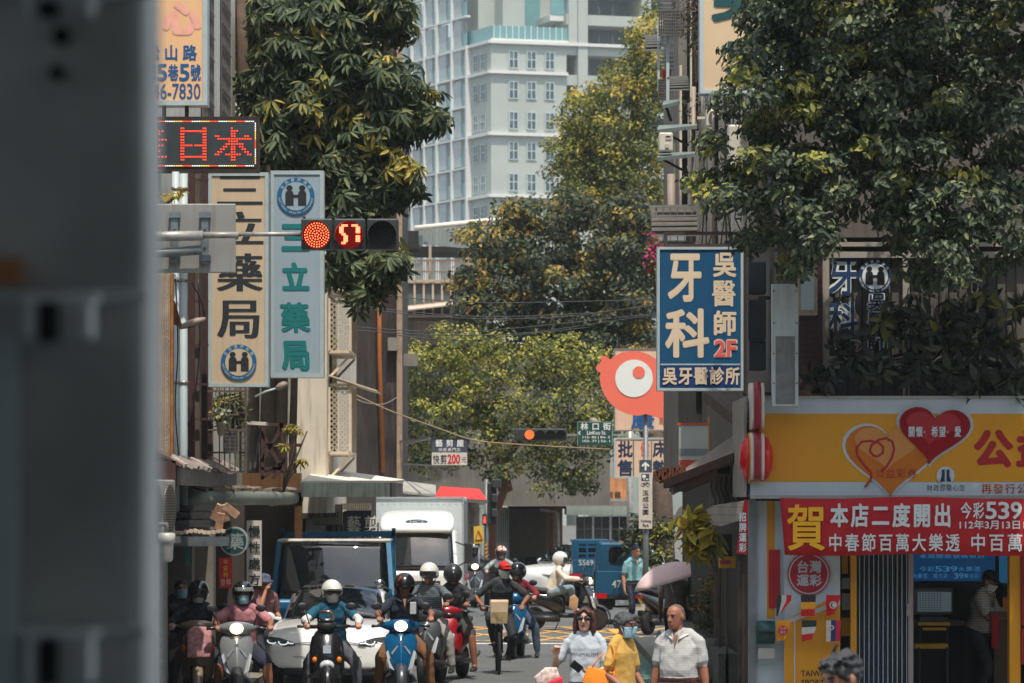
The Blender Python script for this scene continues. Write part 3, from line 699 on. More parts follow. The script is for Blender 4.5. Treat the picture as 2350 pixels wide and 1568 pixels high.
# fronts below the sign
m = MB(); m.pbox(1800, 1928, 1150, 1575, 42.9, .25, 0)
pxprism(m, [(1800, 1424), (1928, 1365), (1928, 1600), (1800, 1600)], 42.896, .004, 1); pxprism(m, [(1800, 1434), (1928, 1388), (1928, 1378), (1800, 1424)], 42.89, .003, 0)
m.pbox(1798, 1930, 1600, 1850, 42.9, .25, 1)
m.pbox(1822, 1825, 1424, 1700, 42.885, .004, 0)
m.build('front_panel', [swhite, syel], shop)
m = MB(); c = W(1856, 1318, 42.88)
m.disc(c, 49 * 43 / F, .004, 44, 0); m.disc(c - Vector((0, .0045, 0)), 46 * 43 / F, .003, 44, 1); m.disc(c - Vector((0, .008, 0)), 43 * 43 / F, .003, 44, 0)
m.build('round_logo', [pm('logo_crimson', (170, 22, 48), .45, var=.03), swhite], shop)
lettering(shop, swhite, [('r', '台灣', 1828, 1886, 1286, 1316, 42.868, {'bold': .03, 'gap': .03}), ('r', '運彩', 1828, 1886, 1318, 1346, 42.868, {'bold': .03, 'gap': .03})])
lettering(shop, black, [('t', 'TAIWAN', 1838, 1907, 1539, 1553, 42.89, {'bold': .015}), ('t', 'SPORTS', 1839, 1900, 1560, 1574, 42.89, {'bold': .015})])
m = MB(); m.pbox(1734, 1798, 1150, 1850, 43.05, .2, 0); m.pbox(1760, 1778, 1150, 1420, 43.046, .004, 1); m.pbox(1764, 1790, 1262, 1396, 43.03, .01, 2)
m.build('narrow_panel', [swhite, syel, pm('poster_red', (176, 26, 30), .6, var=.15)], shop)
m = MB(); m.pbox(1718, 1735, 1146, 1900, 43.0, .12); m.build('corner_post', pm('post_steel', (130, 138, 142), .45, .4, var=.15), shop)
m = MB(); m.pbox(1930, 1962, 1272, 1850, 43.3, .3); m.build('dark_pier', darkin, shop)
m = MB()
for a, b, y0, y1, mt in ((1932, 1946, 1274, 1317, 0), (1932, 1950, 1327, 1352, 1), (1932, 1953, 1362, 1400, 1), (1931, 1950, 1418, 1460, 0)): m.pbox(a, b, y0, y1, 43.29, .008, mt)
m.build('notice', [syel, pm('notice_white', (176, 176, 168), .7)], shop)
m = MB(); m.pbox(1952, 1966, 1272, 1850, 43.02, .1); m.pbox(2317, 2342, 1272, 1850, 43.02, .2); m.build('yellow_jamb', syel, shop)
m = MB()
n = 22
for k in range(n):
    a = 1967 + k * 5.4; za, zb = WZ(1850, 43.1), WZ(1272, 43.1); y0 = 43.1 + (.05 if k % 2 else 0); y1 = 43.1 + (0 if k % 2 else .05)
    m.add([(WX(a, 43.1), y0, za), (WX(a + 5.4, 43.1), y1, za), (WX(a + 5.4, 43.1), y1, zb), (WX(a, 43.1), y0, zb)], [(0, 1, 2, 3)], 0)
    if k % 2 == 0: m.box(WX(a + 4.4, 43.1), WX(a + 6.4, 43.1), 43.085, 43.098, za, zb, 1)
m.build('folding_door', [pm('door_blue_grey', (62, 80, 96), .55, var=.1), pm('door_white', (170, 174, 172), .5, var=.05)], shop)
m = MB(); m.pbox(2085, 2096, 1272, 1850, 43.06, .06, 0); m.pbox(2082, 2090, 1386, 1414, 43.0, .03, 0); m.build('door_edge', pm('door_edge', (150, 140, 136), .5, var=.08), shop)
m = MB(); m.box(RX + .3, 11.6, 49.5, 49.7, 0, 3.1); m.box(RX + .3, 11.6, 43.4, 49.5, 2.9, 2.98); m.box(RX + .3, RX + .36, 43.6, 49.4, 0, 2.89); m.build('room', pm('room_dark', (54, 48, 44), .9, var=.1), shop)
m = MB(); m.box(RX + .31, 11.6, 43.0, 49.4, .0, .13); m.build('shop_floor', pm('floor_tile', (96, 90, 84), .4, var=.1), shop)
t = thing('wall_screen', 'large blue wall screen listing draw results in the lottery shop', 'screen', W(2190, 1352, 48.4))
m = MB(); m.pbox(2085, 2288, 1262, 1350, 48.4, .08); m.build('bezel', black, t)
m = MB(); m.pbox(2088, 2284, 1265, 1334, 48.39, .008); m.build('display', emit_mat('screen_blue', (14, 66, 108), .35), t)
lettering(t, emit_mat('screen_text', (70, 140, 190), .4), [('r', '本期開獎號碼資訊', 2110, 2260, 1272, 1282, 48.385), ('r', '今彩539大樂透', 2110, 2250, 1300, 1312, 48.385), ('r', '大樂透·威力彩·39樂合彩·賓果', 2094, 2282, 1316, 1328, 48.385)])
t = thing('side_screen', 'narrower pale blue screen hanging beside the large one', 'screen', W(2308, 1345, 48.3))
m = MB(); m.pbox(2290, 2336, 1262, 1342, 48.3, .08); m.build('bezel', black, t); m = MB(); m.pbox(2293, 2333, 1265, 1338, 48.29, .008); m.build('display', emit_mat('screen_blue_two', (30, 92, 130), .4), t)
t = thing('betting_terminal', 'grey monitor with a results table standing on the shop counter', 'monitor', W(2143, 1428, 46.5))
m = MB(); m.pbox(2097, 2188, 1350, 1412, 46.5, .3); m.pbox(2120, 2165, 1412, 1424, 46.6, .15); m.pbox(2108, 2176, 1418, 1426, 46.3, .18); m.build('case', pm('terminal_grey', (112, 116, 118), .5, var=.05), t, bevel=.012)
m = MB(); m.pbox(2106, 2183, 1359, 1404, 46.49, .008); m.build('display', emit_mat('terminal_display', (120, 140, 148), .18), t)
m = MB()
for j in range(8):
    for i in range(8): m.pbox(2110 + i * 6.6, 2113 + i * 6.6, 1362 + j * 5.2, 1364.4 + j * 5.2, 46.485, .003)
m.build('table', pm('display_ink', (70, 84, 92), .6), t)
t = thing('shop_counter', 'dark wooden counter below the betting monitor', 'counter', W(2150, 1560, 46.2))
m = MB(); m.pbox(2090, 2215, 1426, 1436, 46.1, .9); m.build('top', pm('counter_top', (74, 52, 40), .5, var=.2), t)
m = MB(); m.pbox(2092, 2212, 1437, 1680, 46.5, .3); m.build('front', darkin, t)
for i, (lb2, a) in enumerate((('yellow and black folding chair drawn up to the shop counter', 2108),)):
    t = thing('folding_chair', lb2, 'chair', W(a + 30, 1560, 45.6)); ych = pm('chair_yellow', (200, 150, 24), .5)
    m = MB(); m.pbox(a, a + 72, 1429, 1436, 45.5, .03); m.pbox(a + 10, a + 64, 1441, 1447, 45.5, .03); m.build('backrest', ych, t)
    m = MB(); m.pbox(a - 8, a + 68, 1479, 1489, 45.2, .38); m.build('seat', ych, t)
    for q, b in ((a, 45.2), (a + 64, 45.2), (a + 2, 45.55), (a + 66, 45.55)):
        m = MB(); m.tube([W(q, 1434 if b > 45.3 else 1486, b), (WX(q, b), b, .13)], .014, 6); m.build('leg', black, t)
t = thing('lottery_stand', 'narrow yellow display stand with scratch cards beside the man in the shop', 'display stand', W(2300, 1600, 46.0))
m = MB(); m.pbox(2266, 2318, 1405, 1418, 45.9, .5); m.pbox(2282, 2318, 1418, 1720, 46.0, .4); m.build('body', pm('stand_brown', (92, 66, 48), .7, var=.2), t)
m = MB()
for k in range(6): m.pbox(2268 + k * 6, 2272 + k * 6, 1395, 1404, 45.95, .05)
m.build('card', pm('card_white', (180, 176, 160)), t)
m = MB(); m.pbox(2276, 2292, 1412, 1488, 45.85, .02); m.build('red_cloth', pm('cloth_red', (170, 22, 26), .8), t)
m = MB(); m.pbox(2302, 2318, 1372, 1404, 45.95, .1); m.build('box', pm('box_orange', (186, 112, 52), .7, var=.3, scale=30), t)
pr = pm('poster_deep_red', (150, 20, 26), .7, var=.12, scale=9)
for y0, y1, tx, lb2 in ((1275, 1436, '大樂透今夜', 'tall red poster at the right jamb with a row of brown writing'), (1442, 1525, '招財吉', 'shorter red paper hanging below the tall one at the right jamb')):
    t = thing('red_poster', lb2, 'poster', W(2360, y1, 43.0)); m = MB(); m.pbox(2344, 2420, y0, y1, 43.0, .012); m.build('sheet', pr, t)
    lettering(t, pm('poster_ink', (98, 26, 18), .7), [('c', tx, 2348, 2372, y0 + 26, y1 - 6, 42.996, {'bold': .02})])
# banner
t = thing('red_banner', 'long red cloth banner with white and yellow writing below the sign band', 'banner', W(2080, 1272, 42.4))
m = MB(); NX = 48; YB = 42.4
for i in range(NX + 1):
    for j in range(5):
        px = 1790 + (2440 - 1790) * i / NX; py = 1143 + 4 * math.sin(i * .21) * .6 + (131 * j / 4); px += 11 * j / 4 * (1 - i / NX)
        p = W(px, py, YB + .012 * math.sin(i * 1.1 + j * .5)); m.v.append(tuple(p))
for i in range(NX):
    for j in range(4): m.f.append((i * 5 + j, i * 5 + j + 1, (i + 1) * 5 + j + 1, (i + 1) * 5 + j)); m.m.append(0); m.sm.append(True)
m.build('cloth', pm('banner_red', (176, 12, 26), .75, var=.06, scale=3), t, solid=.004)
lettering(t, pm('banner_white', (214, 220, 220), .7, var=.03), [('r', '本店二度開出', 1905, 2184, 1155, 1211, YB - .02, {'bold': .035, 'gap': .12}), ('r', '今彩539', 2204, 2345, 1152, 1192, YB - .02, {'bold': .02, 'gap': .1}), ('t', '112年3月13日1', 2202, 2352, 1194, 1215, YB - .02, {'bold': .02}),
    ('r', '中春節百萬大樂透', 1900, 2203, 1224, 1267, YB - .02, {'bold': .015, 'gap': .12}), ('r', '中百萬刮', 2226, 2390, 1224, 1267, YB - .02, {'bold': .015, 'gap': .12})])
lettering(t, pm('banner_yellow', (238, 178, 24), .7, var=.05), [('t', '賀', 1806, 1893, 1158, 1264, YB - .022, {'bold': .018})])
# small bunting flags
def flag(px, py, cols, vert, sh, label, extra=None):
    t = thing('bunting_flag', label, 'flag', W(px + 28, py + 84, 42.7), group='bunting flags on the shop front')
    Yf = 42.74; wd, ht = 34, 49
    def pt(u, v):
        x = px + u * wd - sh * max(0, v - .3) * u * 40; y = py + v * ht - sh * (u * v) * 12
        q = W(x, y, Yf + .02 * math.sin(u * 5) * v); return tuple(q)
    ms = [pm('flag_%d_%d_%d' % c, c, .8, var=.06) for c in cols]; m = MB(); n = len(cols)
    for k in range(n):
        for j in range(6):
            a0, a1, b0, b1 = k / n, (k + 1) / n, j / 6, (j + 1) / 6
            q = [pt(a0, b0), pt(a0, b1), pt(a1, b1), pt(a1, b0)] if vert else [pt(b0, a0), pt(b0, a1), pt(b1, a1), pt(b1, a0)]
            m.add(q, [(0, 1, 2, 3)], k)
    m.build('cloth', ms, t, solid=.003)
    if extra == 'moon':
        m = MB(); c = W(px + 16, py + 23, Yf - .018); m.disc(c, .042, .003, 24, 0); m.disc(c - Vector((0, .0035, 0)), .03, .003, 20, 1); m.disc(c - Vector((-.009, .007, 0)), .022, .003, 20, 0); m.build('crest', [swhite, pm('flag_crest_red', (196, 20, 30))], t)
    if extra == 'seal':
        m = MB(); m.disc(W(px + 15, py + 23, Yf - .018), .052, .003, 24); m.build('crest', pm('flag_crest_red', (196, 20, 30)), t)
        lettering(t, swhite, [('r', '台灣', px + 8, px + 22, py + 15, py + 22, Yf - .024), ('r', '運彩', px + 8, px + 22, py + 24, py + 31, Yf - .024)])
    if extra == 'eagle':
        m = MB(); m.disc(W(px + 13, py + 17, Yf - .018), .027, .003, 16, 0); m.disc(W(px + 13, py + 17, Yf - .022), .014, .003, 16, 1); m.build('crest', [swhite, pm('flag_crest_red', (196, 20, 30))], t)
wht = (196, 196, 188); rd = (200, 26, 34); bk = (44, 46, 48)
flag(1782, 1366, [bk, wht, rd], True, .8, 'black white and red vertical striped flag curling at the upper row')
flag(1838, 1366, [bk, (226, 160, 42), rd], False, .1, 'black gold and red striped flag in the upper row')
flag(1896, 1366, [rd], False, .5, 'red flag with white disc and crescent in the upper row', 'moon')
flag(1782, 1424, [(226, 150, 24)], False, .5, 'amber flag with a round red seal in the lower row', 'seal')
flag(1840, 1424, [bk, wht, rd], False, .4, 'black white and red horizontal striped flag in the lower row')
flag(1896, 1424, [wht, (40, 58, 110), (196, 30, 60)], True, .1, 'white blue and crimson vertical striped flag in the lower row', 'eagle')
# round lamps signs on the corner, hanging red tag, mail box
def corner_badge(py0, py1, lens, label):
    t = thing('projecting_sign', label, 'sign', W(1730, py1, 42.2)); Yc = 42.2; cz = WZ((py0 + py1) / 2, Yc); rz_ = (py1 - py0) / 2 * Yc / F; cx_ = WX(1736, Yc)
    red = pm('badge_red', (150, 20, 42), .4, var=.06); wh = pm('badge_white', (206, 196, 186), .45, var=.06)
    def slab(x0, x1, mt, k=1.0):
        mb = MB(); rings = []
        for x in (x0, x1):
            rings.append([(x, Yc + .3 + math.copysign(abs(math.cos(q)) ** .5, math.cos(q)) * .3 * k, cz + math.copysign(abs(math.sin(q)) ** .5, math.sin(q)) * rz_ * k) for q in [2 * math.pi * i / 28 for i in range(28)]])
        mb.loft(rings); return mb
    slab(cx_ - .02, cx_ + .05, 0).build('rim', red, t); slab(cx_ - .06, cx_ - .021, 0, .96).build('face', wh, t); slab(cx_ + .051, cx_ + .09, 0, .96).build('face', wh, t)
    if lens:
        for sx, x in ((-1, cx_ - .06), (1, cx_ + .09)):
            mb = MB(); mb.lathe([(.26, 0), (.22, sx * .06), (.13, sx * .1), (.01, sx * .115)], (x, Yc + .3, cz - .02), 'X', 24); mb.build('lens', pm('lens_red', (206, 20, 30), .2, var=.05), t)
        mb = MB(); mb.lathe([(.285, -.012), (.285, .0)], (cx_ - .06, Yc + .3, cz - .02), 'X', 28); mb.build('gold_ring', syel, t)
corner_badge(875, 988, False, 'upper plain red rimmed sign at the corner of the lottery shop')
corner_badge(990, 1104, True, 'lower red rimmed sign with a bulging red lens at the shop corner')
t = thing('hanging_tag', 'red pointed paper banner with white writing hanging at the shop corner', 'banner', W(1703, 1272, 42.3))
m = MB(); pxprism(m, [(1689, 1270), (1714, 1274), (1717, 1150), (1708, 1146)], 42.3, .01); m.build('cloth', MATS['banner_red'], t)
lettering(t, MATS['banner_white'], [('c', '招牌運彩', 1696, 1713, 1176, 1268, 42.285, {'bold': .03})])
t = thing('mail_box', 'small dark green rounded letter box on the shop corner panel', 'letter box', W(1757, 1500, 42.8))
m = MB(); rings = []
for x, k in ((0, 1), (.2, 1)):
    rings.append([(WX(1738, 42.8) + x, 42.8 + .1 + .1 * math.cos(q), WZ(1452, 42.8) + .13 * math.sin(q)) for q in [2 * math.pi * i / 20 for i in range(20)]])
m.loft(rings); m.build('body', pm('mailbox_green', (26, 74, 74), .4, var=.1), t)
m = MB(); m.pbox(1742, 1776, 1450, 1456, 42.78, .03); m.build('slot', darkin, t)
m = MB(); m.pbox(1740, 1778, 1488, 1512, 42.9, .02); m.build('label_plate', MATS['notice_white'], t)

# ================================================================ right side of the lane: cluttered fronts going away
t = thing('lane_house', 'cream plastered lane house behind the dental sign with posts and shafts', 'building', (5, 72, 0)); R2 = t
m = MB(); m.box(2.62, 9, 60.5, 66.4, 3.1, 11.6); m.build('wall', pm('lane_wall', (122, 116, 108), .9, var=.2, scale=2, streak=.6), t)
m = MB(); m.box(2.59, 2.618, 63.5, 65.5, 5.2, 7.0); m.box(2.9, 3.4, 60.46, 60.498, 4, 5.6); m.box(2.66, 3.1, 60.46, 60.498, 7.2, 9.2); m.build('window', glassd, t)
m = MB()
for px, Y, a, b, wd in ((1560, 60, 150, 560, 5), (1604, 55, 210, 560, 6), (1625, 52, 280, 560, 10), (1650, 50, 260, 560, 12), (1700, 46.5, 300, 560, 10), (1725, 45, 250, 560, 14), (1584, 58, 0, 520, 4), (1757, 44, 120, 560, 12), (1547, 61.5, 330, 600, 6)):
    x = WX(px, Y); w_ = wd * Y / F; m.box(x, x + w_, Y, Y + .12, WZ(b, Y), WZ(a, Y))
for y in (268, 330, 420, 430): m.pbox(1600, 1720, y, y + 6, 51.9, .1)
m.build('post_frame', cream, rb)
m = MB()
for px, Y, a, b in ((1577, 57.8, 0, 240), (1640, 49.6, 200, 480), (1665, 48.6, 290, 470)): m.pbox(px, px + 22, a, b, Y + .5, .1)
m.build('recess_shade_panel', darkin, rb)  # dark panels painted as the shade between the posts
m = MB()
for px, Y, a, b in ((1610, 54.8, 0, 560), (1590, 57, 250, 480), (1680, 47.8, 230, 560), (1742, 44.4, 160, 560)): m.pbox(px, px + 26, a, b, Y, .12)
m.build('plaster_strip', wallw, rb)
m = MB()
for sg in (1, -1):
    for k in range(-3, 9):
        y0 = 425 + k * 18; p = W(1655, y0, 49.4); q = W(1690, y0 + sg * 42, 49.4)
        if 412 < y0 < 545 and 412 < y0 + sg * 42 < 560: m.bar(p, q, .012)
m.build('lattice', alu, rb)
# balcony with bars and curved awning
def balcony(px0, px1, py0, py1, Y, label, n=6):
    t = thing('barred_balcony', label, 'balcony', W((px0 + px1) / 2, py1, Y)); m = MB()
    for k in range(n + 1): x = px0 + (px1 - px0) * k / n; m.pbox(x, x + (4 if k == 0 else 1.6), py0, py1, Y, .03)
    for y in (py0, py0 + (py1 - py0) * .62, py1 - 4): m.pbox(px0, px1, y, y + 3, Y - .02, .05)
    m.build('railing', alu, t)
    m = MB(); m.pbox(px0, px1, py1 - 2, py1 + 8, Y - .02, 1.2); m.build('slab', cream, t)
    m = MB(); m.pbox(px0 + 10, px1 - 30, py0 + 6, py1 - 4, Y + 1.0, .08); m.build('door', pm('balcony_door_pale', (160, 170, 172), .3, var=.1), t)
def curved_awning(px0, px1, py, drop, Y, label, col=(86, 78, 68), dep=1.0):
    t = thing('curved_awning', label, 'awning', W((px0 + px1) / 2, py + drop, Y)); m = MB(); n = 10
    for i in range(n + 1):
        a = math.pi / 2 * i / n
        for px in (px0, px1): p = W(px, py + drop * (1 - math.cos(a)), Y); m.v.append((p.x, Y + dep * (1 - math.sin(a)), p.z))
    for i in range(n): m.f.append((2 * i, 2 * i + 1, 2 * i + 3, 2 * i + 2)); m.m.append(0); m.sm.append(False)
    m.build('sheet', pm('awning_%d' % col[0], col, .7, var=.25, scale=6, streak=.4), t, solid=.015)
    m = MB()
    for i in range(n + 1):
        a = math.pi / 2 * i / n; p = W(px0 - 1, py + drop * (1 - math.cos(a)), Y); q = W(px1 + 1, py + drop * (1 - math.cos(a)) - 2, Y); yy = Y + dep * (1 - math.sin(a)) - .02
        m.bar((p.x, yy, p.z), (q.x, yy, q.z), .022)
    m.build('rib', alu, t)
balcony(1504, 1604, 474, 560, 52, 'balcony with thin upright bars just above the dental sign frame')
curved_awning(1496, 1600, 462, 80, 51.8, 'dark curved awning over the balcony above the dental sign')
curved_awning(1482, 1518, 64, 52, 58.5, 'ribbed dark grey curved hood at the top of the lane front', (58, 62, 64), 1.4)
curved_awning(1538, 1580, 164, 44, 56, 'small dark curved hood below the upper lattice', (50, 50, 48), 1.0)
t = thing('louvred_cage', 'tall louvred cage of pale slats hanging high over the lane', 'window cage', W(1535, 180, 58)); m = MB()
for k in range(22): m.pbox(1514, 1545, -30 + k * 9, -27 + k * 9, 58 + .02 * (k % 2), .03)
m.build('slat', alu, t); m = MB(); m.pbox(1509, 1514, 40, 210, 57.9, .08); m.pbox(1529, 1536, 80, 240, 57.85, .1); m.build('post', pipew, t)
m = MB()
for k in range(9): m.pbox(1512 + k * 5, 1513.4 + k * 5, 182, 230, 57.9, .03)
for k in range(9): m.pbox(1510, 1546, 182 + k * 6, 183.4 + k * 6, 57.88, .03)
m.pbox(1512, 1545, 182, 230, 58.6, .05); m.build('lower_basket', grille, t)
m = MB()
for k in range(12): m.pbox(1512 + k * 5, 1514.5 + k * 5, 22, 84, 57.7, .03)
for k in range(9): m.pbox(1510, 1570, 24 + k * 7, 26 + k * 7, 57.68, .03)
m.build('upper_lattice', grille, t)
t = thing('orange_bucket', 'bright orange bucket standing on the high louvred cage', 'bucket', W(1529, 184, 58.2)); m = MB(); c = W(1529, 184, 58.2); m.lathe([(.06, 0), (.075, .14), (.08, .15)], c, 'Z', 16); m.build('body', pm('bucket_orange', (226, 74, 24), .5), t)
for px0, px1, py, Y, lb2 in ((1508, 1600, 288, 54, 'upper pale green metal shelf awning on the lane front'), (1508, 1600, 352, 53, 'lower pale green metal shelf awning under the small air conditioner'), (1520, 1560, 232, 55, 'short white concrete ledge below the lattice basket')):
    t = thing('ledge_awning', lb2, 'awning', W((px0 + px1) / 2, py + 14, Y)); m = MB()
    m.add([W(px0, py + 14, Y), W(px1, py + 4, Y), W(px1, py, Y + .9), W(px0 + 4, py + 4, Y + .9)], [(0, 1, 2, 3)]); m.build('sheet', pm('sheet_green', (116, 128, 124), .6, var=.2, streak=.4), t, solid=.05)
    m = MB(); m.bar(W(px0 + 8, py + 12, Y + .1), W(px1 - 20, py + 46, Y + .2), .03); m.build('bracket', steelred, t)
def aircon(px0, px1, py0, py1, Y, label, yaw_fan=True, fan='front'):
    t = thing('air_conditioner', label, 'air conditioner', W((px0 + px1) / 2, py1, Y), group='air conditioning units on the fronts'); d = .32
    m = MB(); m.pbox(px0, px1, py0, py1, Y, d); m.build('case', pm('aircon_white', (206, 198, 184), .5, var=.06, streak=.25, dirt=(130, 90, 60)), t, bevel=.025)
    k = Y / F; c = W((px0 + px1) / 2, (py0 + py1) / 2, Y - .005)
    if fan == 'front':
        wq, hq = (px1 - px0) * k, (py1 - py0) * k
        m = MB(); m.disc(c, wq * .3, .006, 28, 0, hq * .36)
        m.build('fan', pm('fan_dark', (62, 58, 54), .6, stripes=('Z', .02, (120, 112, 104), .35)), t)
    else:
        m = MB(); m.pbox(px0 + (px1 - px0) * .45, px1 - 4, py0 + (py1 - py0) * .14, py0 + (py1 - py0) * .4, Y - .012, .012); m.pbox(px0 + (px1 - px0) * .45, px1 - 10, py0 + (py1 - py0) * .58, py1 - 8, Y - .05, .05); m.build('cover', pm('aircon_cover', (186, 180, 170), .5, var=.05), t, bevel=.01)
        m = MB(); m.pbox(px0 + (px1 - px0) * .5, px1 - 7, py0 + (py1 - py0) * .18, py0 + (py1 - py0) * .24, Y - .018, .006); m.build('slot', darkin, t)
    return t
aircon(1512, 1545, 304, 348, 53.2, 'small white air conditioner on the pale green shelf above the cream posts', fan='back')
aircon(1671, 1732, 286, 388, 44.6, 'large cream air conditioner high beside the posts above the dental sign', fan='back')
t = thing('bracket_shelf', 'dark steel shelf under the large cream air conditioner', 'shelf', W(1700, 410, 44.5)); m = MB(); m.pbox(1664, 1742, 392, 408, 44.4, .5); m.build('tray', pm('shelf_dark', (62, 66, 70), .6, var=.1), t)
# lower right lane front: posts, boards, tilted awning, shelf sign
t = thing('lane_shop', 'dark ruined shop front with boards and posts next to the lottery shop', 'shop', (2.9, 52, 0))
m = MB(); m.box(2.75, 2.8, 44.2, 62, 0, 3.0); m.build('back_boards', pm('board_dark', (46, 42, 38), .9, var=.3, stripes=('Y', .3, (30, 27, 25), .1)), t)
m = MB()
for px, Y, a, b, wd, in ((1706, 43.4, 1320, 1900, 7), (1695, 44.2, 1290, 1900, 9), (1665, 46.5, 1250, 1800, 7), (1650, 48.5, 1300, 1750, 5), (1640, 50.2, 1240, 1720, 5)):
    x = WX(px, Y); m.box(x, x + wd * Y / F, Y, Y + .14, .12, WZ(a, Y))
m.build('post', pm('post_wood', (96, 82, 70), .85, var=.3, streak=.5), t)
m = MB(); m.pbox(1656, 1680, 1226, 1300, 46.0, .3); m.build('meter_box', pm('box_black', (30, 32, 36), .6), t)
m = MB(); m.pbox(1652, 1688, 1278, 1304, 45.9, .28, 0); m.pbox(1652, 1676, 1286, 1295, 45.89, .008, 1); m.build('yellow_tape', [pm('tape_yellow', (200, 150, 30), .6), pm('tape_pink', (170, 60, 80), .6)], t)
t = thing('sheet_awning', 'long rusty sheet metal awning sloping over the lane', 'awning', W(1620, 1110, 46)); m = MB()
A, B = W(1540, 1132, 47), W(1712, 1037, 44)
m.add([A, B, B + Vector((.02, 2.5, .2)), A + Vector((.02, 2.5, .1))], [(0, 1, 2, 3)]); m.build('sheet', pm('sheet_grey_rust', (128, 112, 100), .7, var=.25, streak=.5, dirt=(96, 56, 34)), t, solid=.07)
m = MB(); m.bar(W(1530, 1112, 46.6), W(1690, 1050, 44.4), .09, .1); m.bar(W(1560, 1116, 46.4), W(1660, 1075, 45), .16, .14); m.build('rafter', steelred, t)
m = MB()
for k in range(26): a = W(1504 + k * 2.6, 1092 + random.uniform(-4, 4) - k * .2, 46.9 + .1 * (k % 3)); m.obox(a, (.05, .3, random.uniform(.08, .2)), Euler((0, random.uniform(-.5, .5), 0)))
m.build('torn_edge', rust, t)
t = thing('shelf_canopy', 'pale panelled canopy box hanging at the base of the lane front', 'canopy', W(1690, 1200, 45)); m = MB()
p = [W(1622, 1172, 45.5), W(1650, 1160, 44.4), W(1712, 1150, 44.0), W(1712, 1190, 44.0), W(1655, 1208, 44.4), W(1626, 1188, 45.5)]
m.add(p + [q + Vector((0, 1.5, 0)) for q in p], [(0, 5, 4, 1), (1, 4, 3, 2), (0, 1, 7, 6), (1, 2, 8, 7), (5, 11, 10, 4), (4, 10, 9, 3)]); m.build('panel', pm('panel_grey', (160, 154, 148), .8, var=.12, stripes=('Z', .09, (132, 126, 120), .1)), t)
t = thing('leaning_boards', 'stack of grey boards and wires leaning behind the awning', 'board pile', W(1670, 1150, 45.6)); m = MB()
for a, b, c_, d_ in ((1628, 1640, 1090, 1172), (1642, 1668, 1086, 1168), (1664, 1690, 1060, 1160), (1690, 1700, 1095, 1165)): m.pbox(a, b, c_, d_, 45.7, .05)
m.build('board', pm('board_grey', (144, 136, 130), .85, var=.12), t)
m = MB()
for k in range(6): x = 1636 + k * 11; m.tube([W(x, 1084, 45.6), W(x - 4, 1120, 45.5), W(x + 6, 1150, 45.55), W(x + 2, 1172, 45.6)], .008, 5)
m.build('wire', black, t)
# ================================================================ SIGNS
def signbox(name, label, cat, px0, px1, py0, py1, Y, face, frame, fw=6, depth=.22, group=None, side=None):
    t = thing(name, label, cat, W((px0 + px1) / 2, py1, Y), group=group)
    m = MB(); m.pbox(px0, px1, py0, py1, Y + .02, depth); m.build('case', side or frame, t)
    m = MB(); m.pbox(px0 + fw, px1 - fw, py0 + fw, py1 - fw, Y, .019); m.build('panel', face, t)
    m = MB(); m.pbox(px0, px0 + fw, py0, py1, Y - .015, .034); m.pbox(px1 - fw, px1, py0, py1, Y - .015, .034); m.pbox(px0 + fw, px1 - fw, py0, py0 + fw, Y - .015, .034); m.pbox(px0 + fw, px1 - fw, py1 - fw, py1, Y - .015, .034)
    m.build('frame', frame, t); return t
frame_pale = pm('frame_pale', (176, 190, 192), .4, .2, var=.08)
peach = pm('panel_peach', (226, 180, 134), .5, var=.04, scale=1.5, streak=.08, dirt=(200, 150, 110)); creamp = pm('panel_cream', (196, 174, 146), .5, var=.06, scale=1.5, streak=.22, dirt=(150, 126, 100))
bluep = pm('panel_pale_blue', (148, 166, 176), .45, var=.06, scale=1, streak=.15, dirt=(110, 122, 134)); dblue = pm('panel_blue', (8, 74, 112), .45, var=.1, scale=2, streak=.15, dirt=(40, 80, 110)); navyb = pm('panel_navy', (16, 58, 112), .4, var=.05)
tealc = pm('letter_teal', (10, 112, 112), .5, var=.04); inkc = pm('letter_ink', (34, 42, 46), .5, var=.05); cyanb = pm('letter_blue', (14, 84, 138), .5); beigel = pm('letter_beige', (216, 194, 166), .5, var=.03)
# address sign top left
t = signbox('address_sign', 'peach sign with blue address and phone lettering above the electronic sign', 'sign', 250, 476, -40, 242, 44, peach, frame_pale, 11, .3)
lettering(t, cyanb, [('r', '松山路', 334, 452, 103, 140, 43.997, {'bold': .03, 'gap': .22}), ('r', '15巷5號', 334, 461, 147, 187, 43.997, {'bold': .025, 'gap': .06}), ('t', '2746-7830', 318, 460, 192, 229, 43.997, {'bold': .012})])
lettering(t, pm('letter_pink', (230, 166, 150), .5), [('t', '心', 372, 462, 6, 82, 43.997, {'bold': .06})])
m = MB()
for px in (424, 372): m.pbox(px, px + 8, 242, 268, 44.1, .08)
m.build('hanger', steelred, t)
# LED running sign
t = thing('led_sign', 'dark electronic sign with red dotted characters in a coloured light border', 'sign', W(470, 396, 46))
m = MB(); m.pbox(250, 592, 268, 394, 46, .28); m.build('case', pm('led_case', (44, 34, 32), .5, var=.15), t)
m = MB(); m.pbox(250, 586, 277, 384, 45.99, .009); m.build('screen', pm('led_screen', (62, 70, 74), .35, var=.18, scale=5, stripes=('Z', .012, (44, 52, 56), .4)), t)
m = MB(); m.add([(WX(592, 46) + .003, 46, WZ(394, 46)), (WX(592, 46) + .003, 46.28, WZ(394, 46)), (WX(592, 46) + .003, 46.28, WZ(268, 46)), (WX(592, 46) + .003, 46, WZ(268, 46))], [(0, 1, 2, 3)]); m.build('side_plate', steelred, t, solid=.004)
ledr = emit_mat('led_red', (255, 62, 28), 1.6); ledw = emit_mat('led_white', (235, 235, 220), 1.1); ledy = emit_mat('led_yellow', (255, 196, 80), 1.3)
